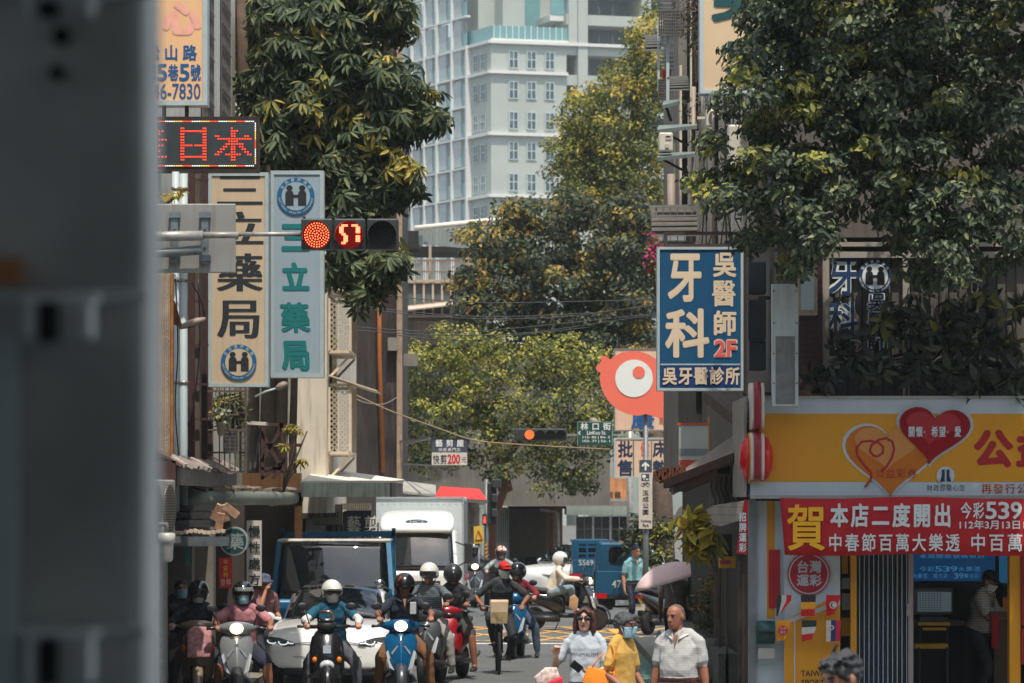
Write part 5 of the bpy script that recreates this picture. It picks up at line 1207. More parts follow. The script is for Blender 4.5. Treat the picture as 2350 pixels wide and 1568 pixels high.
bark = pm('bark', (84, 68, 56), .9, var=.3, scale=6, bump=.6, bscale=22); barkg = pm('bark_grey', (104, 94, 84), .9, var=.25, scale=5, bump=.6, bscale=26)
def limb(mb, pts, r0, r1, seg=9):
    n = len(pts); mb.tube(pts, [r0 + (r1 - r0) * i / (n - 1) for i in range(n)], seg)
# --- left umbrella tree
la = leaf_mat('leaf_umbrella', [(0, (54, 66, 50)), (.5, (76, 90, 62)), (.85, (100, 112, 76)), (1, (132, 132, 80))], .25, .38)
lb_ = leaf_mat('leaf_umbrella_young', [(0, (120, 122, 60)), (.5, (160, 152, 74)), (1, (196, 172, 84))], .35, .4)
t = thing('umbrella_tree', 'big umbrella tree with finger shaped leaf whorls over the pharmacy signs', 'tree', (WX(620, 59), 59, 0))
el = ells([(600, 40, 110, 150, 1.5), (690, 60, 120, 140), (800, 40, 130, 120), (900, 0, 60, 60), (912, 55, 32, 40), (700, 220, 150, 120), (830, 190, 120, 90), (915, 215, 80, 60), (975, 262, 48, 34), (870, 310, 100, 70), (640, 340, 90, 70), (760, 340, 110, 60), (820, 420, 130, 80), (920, 400, 48, 50), (770, 500, 60, 80), (800, 600, 80, 80), (880, 600, 50, 60), (915, 590, 26, 34), (820, 650, 60, 40), (600, 200, 60, 120, 1.5)], 58.5, .9)
foliage(t, el, 640, 5, .24, .22, .062, [la, lb_], 3, young=.13, up=.8, droop=.45, rosette=8)
m = MB()
for px, w0, top in ((580, .11, 560), (615, .15, 600), (644, .12, 300), (672, .07, 560)):
    limb(m, [(WX(px, 61.6), 61.6 + (px % 7) * .04, 0), W(px, 1000, 61.6), W(px + 4, 860, 61.4), W(px + 12, (860 + top) / 2, 60.5), W(px + 40, top, 59.2)], w0, w0 * .6, 12)
m.build('trunk', barkg, t)
m = MB()
limb(m, [W(660, 420, 58.8), W(720, 395, 58.5), W(760, 400, 58.3), W(800, 360, 58.2), W(850, 320, 58)], .11, .04); limb(m, [W(640, 420, 58.8), W(700, 200, 58.6), W(720, 60, 58.5)], .12, .05); limb(m, [W(630, 480, 59), W(560, 200, 59), W(550, -40, 59)], .14, .07); limb(m, [W(650, 560, 58.8), W(760, 560, 58.5), W(850, 600, 58.2)], .08, .03); limb(m, [W(650, 450, 58.8), W(820, 250, 58.2), W(930, 210, 58)], .08, .025)
m.build('branch', bark, t)
ROUND[0] = False
# --- trees over the junction
ma = leaf_mat('leaf_banyan', [(0, (42, 56, 36)), (.5, (70, 84, 46)), (.9, (104, 112, 58)), (1, (150, 130, 60))], .3, .34)
mb_ = leaf_mat('leaf_banyan_young', [(0, (128, 136, 52)), (.5, (166, 162, 70)), (1, (206, 194, 108))], .4, .36)
mc = leaf_mat('leaf_dark', [(0, (38, 48, 40)), (.6, (62, 74, 52)), (.95, (94, 100, 64)), (1, (150, 112, 60))], .25, .36, .6)
md_ = leaf_mat('leaf_dark_young', [(0, (128, 124, 56)), (.6, (166, 148, 66)), (1, (196, 150, 84))], .35, .36)
me_ = leaf_mat('leaf_gold', [(0, (58, 70, 36)), (.5, (92, 102, 46)), (1, (136, 134, 58))], .3, .4)
mf_ = leaf_mat('leaf_gold_young', [(0, (164, 154, 58)), (.5, (192, 172, 74)), (1, (216, 190, 98))], .4, .4)
t = thing('golden_tree', 'tall golden green tree in front of the tower, the highest in the middle', 'tree', (WX(1525, 114), 114, 0))
el = ells([(1498, 30, 24, 30), (1475, 70, 34, 26), (1455, 122, 30, 22), (1490, 130, 40, 60), (1425, 170, 46, 34), (1480, 210, 60, 70), (1390, 215, 54, 40), (1330, 250, 42, 40), (1325, 300, 50, 40), (1400, 300, 90, 70), (1480, 330, 60, 70), (1310, 365, 46, 26), (1370, 380, 90, 60), (1295, 425, 34, 20), (1340, 440, 70, 40), (1440, 430, 90, 60), (1500, 460, 30, 50), (1270, 340, 14, 12), (1350, 330, 60, 56), (1300, 400, 44, 36), (1500, 160, 40, 60)], 113, 1.6)
foliage(t, el, 420, 46, .34, .15, .075, [me_, mf_], 5, young=.28, up=.6)
m = MB(); limb(m, [(WX(1525, 114), 114, 0), W(1500, 900, 114), W(1430, 560, 114.4), W(1450, 300, 114), W(1490, 60, 113.4)], .4, .06); limb(m, [W(1430, 600, 114), W(1370, 420, 113.5), W(1330, 300, 113)], .2, .05); m.build('trunk', bark, t)
t = thing('dark_tree', 'broad dark glossy tree with orange tinged top over the junction', 'tree', (WX(1522, 103), 103, 0))
el = ells([(1190, 500, 60, 40), (1270, 480, 100, 46), (1380, 475, 110, 40), (1460, 490, 54, 40), (1130, 560, 80, 46), (1230, 570, 120, 70), (1360, 560, 140, 70), (1450, 570, 60, 80), (1085, 620, 46, 40), (1150, 650, 110, 60), (1280, 660, 140, 70), (1410, 660, 90, 80), (1080, 690, 40, 36), (1150, 730, 110, 46), (1280, 740, 130, 46), (1410, 740, 80, 50), (1470, 700, 40, 60), (1480, 600, 30, 60), (1200, 785, 130, 34), (1380, 800, 100, 46), (1090, 750, 46, 28), (1470, 790, 40, 50)], 104, 1.9)
foliage(t, el, 640, 56, .36, .16, .09, [mc, md_], 6, young=.2, up=.45)
m = MB(); limb(m, [(WX(1522, 103), 103, 0), W(1515, 1050, 104), W(1470, 940, 105), W(1395, 860, 105.4), W(1370, 780, 105.4), W(1300, 690, 105.2), W(1220, 640, 105)], .36, .08); limb(m, [W(1380, 800, 105.4), W(1420, 740, 105.3), W(1440, 600, 105)], .2, .06); limb(m, [W(1350, 745, 104.6), W(1240, 770, 104.2), W(1130, 760, 104)], .14, .04); limb(m, [W(1395, 850, 105.4), W(1470, 770, 105), W(1500, 700, 105)], .13, .05); m.build('trunk', bark, t)
t = thing('banyan_tree', 'sunlit banyan with hanging foliage behind the barber sign', 'tree', (WX(1129, 99.2), 99.2, 0))
el = ells([(950, 830, 36, 40), (1000, 810, 60, 36), (1060, 800, 60, 30), (1010, 870, 90, 60), (940, 920, 32, 60), (1120, 850, 80, 50), (1200, 840, 90, 50), (1290, 850, 90, 60), (1090, 930, 70, 54), (1010, 960, 90, 60), (1160, 950, 80, 60), (1250, 940, 90, 60), (1340, 920, 60, 80), (960, 1010, 46, 40), (1090, 1010, 80, 46), (1200, 1030, 70, 46), (1290, 1020, 80, 50), (1370, 1010, 46, 46), (1000, 1060, 60, 30), (1150, 1070, 46, 32), (1240, 1085, 34, 36), (1300, 1080, 60, 26), (1350, 1095, 46, 30), (1246, 1120, 16, 24), (1310, 1105, 40, 20), (1400, 930, 30, 60), (1395, 850, 60, 50), (1440, 900, 40, 80), (1425, 1010, 40, 60), (1050, 775, 70, 26), (1180, 790, 90, 30), (1300, 800, 80, 30), (930, 990, 16, 50)], 99, 1.7)
foliage(t, el, 520, 44, .32, .13, .07, [ma, mb_], 8, young=.42, up=.6)
m = MB(); limb(m, [(WX(1129, 99.2), 99.2, 0), W(1130, 1200, 99.2), W(1160, 1118, 99.2), W(1150, 1060, 99.6), W(1136, 980, 100), W(1090, 900, 100)], .12, .08); limb(m, [W(1150, 1060, 99.6), W(1200, 1000, 100), W(1260, 920, 100)], .16, .05); limb(m, [W(1160, 1125, 99.25), W(1156, 1090, 99.4), W(1140, 1050, 99.6)], .2, .12); m.build('trunk', pm('bark_red', (98, 62, 46), .9, var=.25, bump=.5), t)
ROUND[0] = True
# --- near right tree over the shop
ra = leaf_mat('leaf_near', [(0, (50, 62, 52)), (.5, (78, 92, 72)), (.88, (112, 122, 86)), (1, (146, 144, 88))], .25, .34, .6)
rb_ = leaf_mat('leaf_near_young', [(0, (104, 116, 60)), (.5, (150, 152, 78)), (1, (190, 178, 86))], .35, .4)
t = thing('street_tree', 'dense dark leaved tree hanging over the lottery shop', 'tree', (WX(2480, 40), 40, 0))
el = ells([(1850, -120, 130, 110, -.9), (2050, -140, 150, 120, -.9), (2250, -140, 150, 120, -.9), (2430, -100, 120, 140, -.9), (2430, 100, 60, 200), (1770, -10, 50, 36), (1740, 60, 40, 56), (1730, 130, 46, 50), (1715, 190, 36, 16), (1750, 300, 50, 30), (1735, 240, 40, 30), (1840, 50, 90, 80), (1950, 60, 180, 120), (2130, 60, 190, 120), (2300, 60, 110, 120), (1760, 120, 40, 36), (1840, 170, 90, 70), (1930, 220, 150, 90), (2080, 230, 160, 110), (2210, 230, 130, 90), (2330, 260, 60, 120), (1700, 235, 56, 16), (1860, 300, 100, 60), (1700, 390, 50, 16), (1790, 380, 110, 44), (1890, 400, 120, 60), (1645, 325, 24, 10), (1610, 400, 24, 10), (1660, 455, 56, 18), (1750, 460, 80, 34), (1840, 470, 120, 50), (1980, 440, 120, 60), (2100, 380, 110, 60), (2210, 370, 100, 70), (1760, 520, 46, 28), (1720, 545, 26, 16), (1860, 540, 60, 60), (1830, 600, 28, 30), (2080, 500, 80, 46), (2060, 540, 40, 24), (2190, 470, 110, 60), (2150, 560, 80, 50), (2250, 560, 80, 70), (2330, 520, 60, 70), (2120, 620, 46, 36), (2170, 640, 30, 26), (2010, 330, 100, 60), (2320, 400, 60, 60)], 40.9, 1.0)  # first four clumps lie above the view, added to shade the shop
foliage(t, el, 700, 66, .18, .094, .046, [ra, rb_], 9, young=.13, up=.55, droop=.5)
m = MB(); limb(m, [(WX(2520, 40), 40, 0), W(2500, 700, 41.2), W(2450, 300, 41.6), W(2420, 100, 41.6), W(2350, -100, 41.6)], .26, .1); limb(m, [W(2440, 480, 41.2), W(2240, 440, 41.4), W(2060, 430, 41.3), W(1900, 425, 41.2), W(1770, 440, 40.8), W(1640, 505, 40.4)], .06, .012); limb(m, [W(2440, 260, 41.5), W(2150, 200, 41.5), W(1900, 180, 41.4), W(1790, 140, 41.2)], .07, .015); limb(m, [W(2420, 420, 41.2), W(2280, 360, 41.2), W(2150, 420, 41), W(2080, 500, 40.8)], .035, .01); m.build('trunk', pm('bark_near', (72, 48, 38), .9, var=.3, bump=.4), t)
# --- climbing plant on the upper windows
va = leaf_mat('leaf_climber', [(0, (38, 44, 40)), (.6, (58, 64, 56)), (1, (84, 90, 66))], .15, .36, .5); vb_ = leaf_mat('leaf_climber_young', [(0, (90, 98, 56)), (1, (140, 136, 66))], .3)
t = thing('climbing_plant', 'dark climbing plant with large drooping leaves over the upper windows', 'plant', W(2150, 905, 42.6))
el = ells([(2040, 740, 60, 60), (2110, 720, 60, 60), (2160, 790, 110, 80), (2240, 720, 90, 70), (2310, 690, 60, 70), (2300, 810, 80, 80), (2050, 830, 90, 50), (1980, 850, 60, 34), (1940, 790, 36, 40), (1900, 870, 40, 24), (2200, 870, 120, 32), (2340, 880, 40, 30)], 42.6, .16)
foliage(t, el, 66, 3, .13, .19, .07, [va, vb_], 12, young=.1, up=.1, droop=.9, rosette=5)
m = MB()
for px in (1925, 2003, 2080, 2170, 2260, 2330): m.tube([W(px, 910, 42.7), W(px + 6, 830, 42.65), W(px - 8, 740, 42.6), W(px + 5, 660, 42.65)], [.014, .012, .01, .006], 6)
m.build('stem', bark, t)
# --- smaller plants
def plant(name, label, el, Y, nb, per, br, ln, wd, mats, seed, rosette=0, young=.2, cat='plant', stems=(), droop=.4, up=.6, pot=None):
    c = el[0]; t = thing(name, label, cat, W(c[0], c[1] + c[3], Y)); foliage(t, ells(el, Y, br), nb, per, br, ln, wd, mats, seed, young=young, rosette=rosette, name='foliage', droop=droop, up=up)
    if stems:
        m = MB()
        for s_ in stems: m.tube([W(x, y, Y) for x, y in s_], [.02 * (1 - .6 * i / len(s_)) for i in range(len(s_))], 6)
        m.build('stem', bark, t)
    return t
ga = leaf_mat('leaf_yellow_big', [(0, (92, 96, 34)), (.5, (150, 138, 48)), (1, (186, 160, 58))], .4, .4)
plant('corner_shrub', 'yellow green large leaved shrub growing at the lane corner by the post', [(1586, 1200, 36, 20), (1616, 1224, 28, 22), (1604, 1246, 22, 8)], 43.6, 13, 3, .12, .2, .085, [ga, ga], 21, rosette=7, droop=.7, stems=[[(1650, 1420), (1640, 1310), (1606, 1220)], [(1650, 1420), (1644, 1290), (1622, 1225)]])
plant('wall_bush', 'dark green bush behind the park sign pole', [(1500, 1250, 46, 70), (1455, 1210, 26, 34), (1525, 1300, 30, 50), (1450, 1250, 20, 16)], 79.9, 90, 26, .2, .1, .05, [mc, mb_], 22, young=.18, cat='bush', stems=[[(1500, 1420), (1500, 1300)]])
plant('kerb_shrub', 'spindly yellow and red flowering shrub beside the stone wall', [(1625, 1420, 22, 50), (1612, 1380, 20, 26), (1632, 1350, 18, 26)], 52, 40, 18, .12, .07, .025, [ma, leaf_mat('leaf_redgold', [(0, (150, 70, 40)), (1, (186, 150, 60))], .3)], 23, young=.4, cat='shrub', stems=[[(1625, 1500), (1625, 1400)]])
plant('flower_bush', 'bush with white flowers behind the leading far scooter', [(1078, 1290, 16, 30), (1115, 1300, 24, 24)], 101, 40, 20, .25, .12, .06, [ma, leaf_mat('flower_white', [(0, (200, 196, 170)), (1, (220, 216, 196))], .2)], 24, young=.45, cat='bush', stems=[[(1095, 1390), (1095, 1310)]])
plant('balcony_plant', 'striped leaved plant growing behind the brown barred cage', [(540, 940, 18, 34), (510, 935, 16, 30)], 52.5, 16, 4, .1, .26, .03, [la, lb_], 25, rosette=6, droop=.9, stems=[[(535, 1040), (535, 950)]])
plant('pot_plant', 'small plant in a pale pot on the brown window bars', [(505, 955, 16, 14)], 49.8, 8, 12, .08, .06, .045, [leaf_mat('leaf_silver', [(0, (120, 130, 110)), (1, (160, 164, 140))], .2), lb_], 26, stems=[[(506, 985), (506, 958)]])
m = MB(); m.lathe([(.045, 0), (.07, .16), (.075, .17)], W(508, 1000, 49.8), 'Z', 14); tag(m.build('flower_pot', pm('pot_cream', (190, 180, 160), .6)), 'pale plastic flower pot hung inside the brown window bars', 'pot')
plant('sapling', 'thin sapling with yellow star leaves growing from the long gutter', [(664, 978, 12, 6), (684, 984, 10, 5), (656, 1022, 16, 6), (690, 1058, 12, 4)], 56, 5, 2, .03, .1, .03, [lb_, lb_], 27, rosette=6, up=1.4, stems=[[(650, 1130), (655, 1060), (660, 980)], [(650, 1130), (672, 1040), (684, 985)], [(650, 1130), (680, 1050), (705, 990)], [(655, 1110), (690, 1058)]])
plant('roof_plant', 'golden weed sprouting above the grey sign back', [(385, 458, 22, 8), (410, 444, 14, 12)], 45.5, 14, 8, .06, .06, .022, [mf_, mf_], 28, stems=[[(380, 470), (400, 455), (420, 440)]])
plant('bougainvillea', 'pink bougainvillea trailing beside the dental sign frame', [(1500, 590, 12, 30), (1492, 560, 10, 20), (1500, 625, 8, 12)], 50, 24, 9, .09, .05, .04, [leaf_mat('leaf_vine', [(0, (120, 104, 70)), (1, (150, 130, 90))], .3), leaf_mat('petal_pink', [(0, (190, 40, 110)), (1, (214, 70, 140))], .4)], 29, young=.5, stems=[[(1506, 680), (1500, 640), (1498, 560)]])
plant('dry_vine', 'brown dried vine clinging to the high cream posts', [(1600, 60, 26, 70), (1585, 20, 22, 40), (1590, 250, 20, 40), (1640, 130, 16, 40)], 55, 60, 14, .16, .08, .02, [leaf_mat('leaf_dry', [(0, (74, 60, 48)), (1, (110, 92, 74))], .1), ma], 30, young=.1, stems=[[(1600, 300), (1596, 150), (1590, -30)]])
# ================================================================ VEHICLES
tyre = pm('tyre_rubber', (32, 32, 33), .85, var=.15); blackp = pm('plastic_black', (36, 37, 39), .5, var=.08); chrome = pm('chrome', (200, 200, 200), .12, 1.0, var=.03)
lampg = glass_mat('lamp_glass', (196, 200, 204), .08, .8); amber = pm('lamp_amber', (232, 120, 22), .25, var=.05); redl = pm('lamp_red', (176, 18, 20), .25, var=.05)
lit = emit_mat('headlight_lit', (255, 226, 180), 2.6); mirrorg = pm('mirror_glass', (120, 128, 132), .05, 1.0, var=.02)
def superell(cx, cy, rx, ry, n=24, p=2.6):
    out = []
    for k in range(n):
        a = 2 * math.pi * k / n; c, s_ = math.cos(a), math.sin(a)
        out.append((cx + rx * math.copysign(abs(c) ** (2 / p), c), cy + ry * math.copysign(abs(s_) ** (2 / p), s_)))
    return out
def wheel(parent, x, y, r, w_, name='wheel', seg=28, rim_mat=None):
    m = MB(); hw = w_ / 2
    m.lathe([(r * .62, -hw), (r * .93, -hw), (r, -hw * .55), (r, hw * .55), (r * .93, hw), (r * .62, hw)], (x, y, r), 'X', seg)
    o = m.build(name, tyre, parent, local=True)
    m = MB(); m.lathe([(r * .63, -hw * .8), (r * .6, -hw * .55), (.05, -hw * .3), (.05, hw * .3), (r * .6, hw * .55), (r * .63, hw * .8)], (x, y, r), 'X', seg)
    for k in range(5):
        a = 2 * math.pi * k / 5; m.bar((x, y, r), (x, y + math.cos(a) * r * .6, r + math.sin(a) * r * .6), w_ * .5, .05)
    m.build('rim', rim_mat or alu, o, local=True); return o
def scooter(name, label, px, Y, yaw, paint, style='sharp', trim=None, lamp='cowl', lampon=True, basket=False, mirrors=True, group='motor scooters in the lane', seatm=None):
    """scooter facing -Y: wheelbase 1.26 m, front axle y=-.63"""
    t = thing(name, label, 'scooter', (WX(px, Y), Y, .004), R(yaw), group); trim = trim or blackp
    wheel(t, 0, -.63, .235, .1); wheel(t, 0, .62, .235, .11)
    m = MB()      # fork and axle
    for sx in (-1, 1): m.tube([(sx * .075, -.63, .235), (sx * .07, -.54, .52)], .022, 8)
    m.tube([(0, -.52, .5), (0, -.38, .98)], .03, 8); m.build('fork', blackp, t, local=True)
    m = MB(); rings = []
    for k in range(9):
        a = R(-35 + 190 * k / 8); rr = .27; wd = .075 - .02 * abs(k - 4) / 4
        cy, cz = -.63 - rr * math.cos(a), .235 + rr * math.sin(a)
        rings.append([(-wd, cy, cz - .02), (-wd * .7, cy - .012 * math.cos(a), cz + .012), (0, cy - .02 * math.cos(a), cz + .025), (wd * .7, cy - .012 * math.cos(a), cz + .012), (wd, cy, cz - .02)])
    m.loft(rings, closed=False); m.build('front_fender', trim if style == 'sharp' else paint, t, local=True, solid=.008)
    # front shield
    m = MB(); rings = []
    if style == 'sharp': prof = [(.36, .05, -.66, .05), (.44, .12, -.68, .09), (.56, .17, -.665, .12), (.68, .2, -.62, .13), (.8, .215, -.55, .12), (.88, .19, -.49, .09), (.93, .12, -.45, .05)]
    elif style == 'round': prof = [(.34, .17, -.56, .05), (.4, .215, -.6, .1), (.5, .225, -.63, .13), (.62, .225, -.62, .14), (.76, .215, -.57, .13), (.86, .19, -.5, .1), (.92, .13, -.46, .06)]
    else: prof = [(.3, .16, -.52, .06), (.4, .2, -.56, .1), (.52, .21, -.58, .13), (.66, .215, -.57, .13), (.8, .22, -.53, .11), (.88, .2, -.48, .08), (.92, .14, -.45, .05)]
    for z, wd, y0, dp in prof:
        ring = []
        for k in range(13):
            u = -1 + 2 * k / 12; ridge = (1 - abs(u)) if style == 'sharp' else math.cos(u * math.pi / 2)
            ring.append((u * wd, y0 + dp * (1 - ridge ** (.8 if style == 'sharp' else .6)), z))
        rings.append(ring + [(wd * .9, y0 + dp + .05, z), (-wd * .9, y0 + dp + .05, z)])
    m.loft(rings); sh = m.build('front_shield', paint, t, local=True, bevel=.006)
    if style == 'sharp':
        for sx in (-1, 1):
            m = MB(); m.prism([(sx * .085, .43), (sx * .15, .47), (sx * .19, .66), (sx * .165, .69), (sx * .12, .56)][::sx], -.012, .012)
            v = []
            for (x, y, z) in m.v: u = abs(x) / .2; v.append((x, y - .665 + .125 * u + max(0, z - .58) * .35 + .0, z))
            m.v = v; m.build('indicator', lampg, t, local=True)
            m = MB(); m.prism([(sx * .035, .74), (sx * .05, .75), (sx * .125, .66), (sx * .115, .63)][::-sx], -.006, .006); m.v = [(x, y - .665 + .11 * abs(x) / .2 + max(0, z - .58) * .36, z) for (x, y, z) in m.v]; m.build('decal', pm('decal_silver', (170, 176, 180), .3, .4), t, local=True)
        m = MB(); m.disc((0, -.555, .79), .022, .012, 16); m.build('badge', chrome, t, local=True)
    elif style == 'round':
        m = MB(); m.ball((0, -.63, .5), (.095, .05, .075)); m.build('headlight', lampg, t, local=True)
        for sx in (-1, 1): m = MB(); m.ball((sx * .155, -.575, .575), (.034, .03, .04)); m.build('indicator', amber, t, local=True)
        m = MB(); m.box(-.05, .05, -.64, -.632, .66, .76); m.v = [(x, y + (z - .66) * .25, z) for x, y, z in m.v]; m.build('badge', pm('decal_silver', (170, 176, 180), .3, .4), t, local=True)
    else:
        for sx in (-1, 1): m = MB(); m.ball((sx * .185, -.53, .72), (.03, .035, .06)); m.build('indicator', amber, t, local=True)
    # handlebar cowl with lamp
    m = MB(); rings = []
    for x, z0, z1, y in ((-.29, .99, 1.02, -.38), (-.2, .955, 1.045, -.42), (-.1, .92, 1.075, -.49), (0, .915, 1.085, -.51), (.1, .92, 1.075, -.49), (.2, .955, 1.045, -.42), (.29, .99, 1.02, -.38)):
        rings.append([(x, y, (z0 + z1) / 2), (x, y + .03, z0), (x, y + .14, z0 + .01), (x, y + .17, (z0 + z1) / 2), (x, y + .13, z1), (x, y + .04, z1)])
    if style == 'round':
        m.ball((0, -.4, 1.0), (.13, .12, .09)); m.tube([(-.27, -.38, .99), (.27, -.38, .99)], .025, 8)
    else: m.loft(rings)
    hb = m.build('handlebar_cowl', blackp if style == 'round' else (paint if style == 'sharp' else paint), t, local=True)
    if lamp == 'cowl':
        m = MB(); m.ball((0, -.5, .995), (.085, .04, .07)); m.build('headlight', lit if lampon else lampg, t, local=True)
    if style == 'round':
        m = MB(); m.lathe([(.1, 0), (.095, .02), (.03, .035)], (0, -.42, 1.07), 'Z', 18); m.build('dial', chrome, t, local=True)
    m = MB()
    for sx in (-1, 1): m.tube([(sx * .26, -.38, 1.0), (sx * .37, -.35, .99)], .019, 8)
    m.build('grip', blackp, t, local=True)
    m = MB()
    for sx in (-1, 1): m.tube([(sx * .25, -.42, 1.015), (sx * .36, -.45, 1.0)], .007, 6)
    m.build('brake_lever', chrome, t, local=True)
    if mirrors:
        for sx in (-1, 1):
            m = MB(); m.tube([(sx * .22, -.38, 1.02), (sx * .25, -.39, 1.13), (sx * .29, -.39, 1.21)], .008, 6); r_ = Euler((0, 0, sx * -.12)).to_matrix()
            m.ball((sx * .31, -.39, 1.25), (.07, .02, .05), 0, 16, 8, r_); m.ball((sx * .31, -.385, 1.25), (.062, .018, .043), 1, 14, 8, r_)
            m.build('mirror', [blackp, mirrorg], t, local=True)
    # floorboard, body, seat, tail
    m = MB(); m.loft([[(a, y, b) for a, b in superell(0, z, wd, hh, 16, 4)] for y, z, wd, hh in ((-.5, .33, .16, .05), (-.3, .3, .2, .045), (.0, .3, .2, .05), (.12, .32, .17, .06))]); m.build('floorboard', blackp, t, local=True)
    m = MB(); m.loft([[(a, y, b) for a, b in superell(0, z, wd, hh, 20, 3)] for y, z, wd, hh in ((.0, .5, .12, .2), (.12, .53, .145, .21), (.4, .6, .155, .155), (.7, .68, .14, .1), (.9, .75, .09, .06), (1.0, .78, .04, .03))]); m.build('body', paint, t, local=True)
    m = MB(); m.loft([[(a, y, b) for a, b in superell(0, z, wd, hh, 20, 3)] for y, z, wd, hh in ((-.06, .76, .08, .02), (.0, .77, .13, .045), (.25, .775, .16, .05), (.45, .8, .16, .055), (.75, .86, .13, .05), (.9, .87, .06, .03))]); m.build('seat', seatm or pm('seat_vinyl', (40, 40, 42), .6, var=.1), t, local=True)
    m = MB(); m.box(-.07, .07, .98, 1.0, .72, .78); m.build('tail_lamp', redl, t, local=True)
    m = MB(); m.tube([(.13, .2, .25), (.15, .5, .26), (.16, .9, .36)], [.03, .05, .05], 10); m.build('exhaust', alu, t, local=True)
    m = MB(); m.box(-.09, .09, .1, .62, .2, .38); m.tube([(-.1, .1, .24), (-.12, .66, .25)], .07, 8); m.build('engine', blackp, t, local=True)
    m = MB(); m.tube([(-.12, .1, .25), (-.22, .2, .01)], .012, 6); m.build('side_stand', blackp, t, local=True)
    m = MB(); m.box(-.1, .1, .93, .94, .48, .6); m.build('number_plate', pm('plate_pale', (190, 196, 190), .5), t, local=True)
    if basket:
        m = MB()
        for z in (.78, .86, .94):
            pts = [(-.15, -.78, z), (.15, -.78, z), (.16, -.6, z), (-.16, -.6, z), (-.15, -.78, z)]; m.tube(pts, .006, 5)
        for k in range(9): x = -.15 + .0375 * k; m.tube([(x, -.78, .94), (x * .85, -.76, .72)], .005, 5)
        for sx in (-1, 1):
            for k in range(4): m.tube([(sx * .155, -.78 + k * .06, .94), (sx * .135, -.76 + k * .05, .72)], .005, 5)
        m.box(-.14, .14, -.77, -.6, .71, .725); m.build('basket', blackp, t, local=True)
    return t
silver = pm('paint_silver', (150, 154, 158), .28, .5, var=.05, coat=.4); champagne = pm('paint_champagne', (150, 132, 112), .35, .3, var=.15, coat=.2)
blkp = pm('paint_black', (24, 25, 28), .22, var=.05, coat=.6); bluep2 = pm('paint_blue', (16, 92, 140), .22, .3, var=.06, coat=.6); redp = pm('paint_red', (150, 18, 34), .22, .1, var=.06, coat=.6)
whitep = pm('paint_white', (214, 214, 210), .25, var=.03, coat=.5); greyp = pm('paint_grey', (70, 74, 80), .3, .3, var=.05, coat=.4)
SC = {}
SC['B'] = scooter('scooter', 'champagne scooter with a pink bag in its front basket', 455, 49.2, 4, champagne, 'plain', lampon=False, lamp='none', basket=True)
SC['C'] = scooter('scooter', 'silver scooter with a lit headlight and pointed front', 540, 48.6, 6, silver, 'sharp')
SC['D'] = scooter('scooter', 'glossy black retro scooter with round lamps in front of the white car', 748, 49.4, 4, blkp, 'round', lamp='none')
SC['E'] = scooter('scooter', 'metallic blue scooter with a bright headlight, in the front row', 918, 49.6, 3, bluep2, 'sharp', trim=greyp)
SC['F'] = scooter('scooter', 'dark scooter with a red mirror back behind the blue one', 990, 54.5, -8, greyp, 'sharp', lampon=False, lamp='none')
SC['G'] = scooter('scooter', 'red and white scooter seen obliquely beside the cyclist', 1036, 56.0, -14, redp, 'sharp', trim=whitep, lampon=False, lamp='none')
SC['H'] = scooter('scooter', 'distant dark scooter with its headlight on beside the truck', 1088, 94, 3, greyp, 'sharp', trim=blkp)
SC['J'] = scooter('scooter', 'bright blue scooter just behind the bicycle', 1186, 63.6, -6, bluep2, 'sharp', lampon=False, lamp='none')
SC['K'] = scooter('scooter', 'dark scooter far behind the cyclist', 1150, 87, 0, blkp, 'plain', lampon=False, lamp='none')
SC['L'] = scooter('scooter', 'black scooter crossing the junction sideways', 1297, 77, 88, blkp, 'sharp', lampon=True)
SC['P'] = scooter('parked_scooter', 'grey and white scooter parked behind the umbrella', 1521, 75, 150, greyp, 'sharp', trim=whitep, lampon=False, lamp='none', group='scooters parked at the kerb')
SC['Q'] = scooter('parked_scooter', 'dark scooter parked tightly against the wall plants', 1592, 74, 160, blkp, 'plain', lampon=False, lamp='none', group='scooters parked at the kerb')
# pink bag in the basket, shopping bag
# ---------------- bicycle
t = thing('bicycle', 'old bicycle with a pale pannier bag on the handlebar, ridden towards the camera', 'bicycle', (WX(1143, 58), 58, .004), R(2)); BIKE = t
for y, nm in ((-.52, 'wheel'), (.52, 'wheel')):
    m = MB(); R0 = .31; m.lathe([(R0 - .035, -.015), (R0, -.02), (R0 + .012, 0), (R0, .02), (R0 - .035, .015)], (0, y, R0 + .012), 'X', 36); o = m.build(nm, tyre, t, local=True)
    m = MB()
    for k in range(16): a = 2 * math.pi * k / 16; m.tube([(.015 * (-1) ** k, y, R0), (0, y + (R0 - .03) * math.cos(a), R0 + .012 + (R0 - .03) * math.sin(a))], .0025, 4)
    m.build('spokes', chrome, o, local=True)
m = MB()
for a, b, r_ in (((0, -.4, .85), (0, -.35, .68), .018), ((0, -.35, .68), (0, .05, .3), .018), ((0, -.36, .74), (0, .12, .75), .016), ((0, .12, .8), (0, .05, .3), .016), ((.05, .05, .3), (.06, .52, .32), .01), ((-.05, .05, .3), (-.06, .52, .32), .01), ((.05, .12, .72), (.06, .52, .32), .009), ((-.05, .12, .72), (-.06, .52, .32), .009), ((.05, -.52, .32), (.04, -.38, .72), .013), ((-.05, -.52, .32), (-.04, -.38, .72), .013)): m.tube([a, b], r_, 8)
m.build('frame', blackp, t, local=True)
m = MB(); m.tube([(-.3, -.3, 1.02), (-.2, -.4, 1.02), (0, -.41, .98), (.2, -.4, 1.02), (.3, -.3, 1.02)], .013, 8); m.tube([(0, -.4, .85), (0, -.41, .98)], .014, 8); m.build('handlebar', chrome, t, local=True)
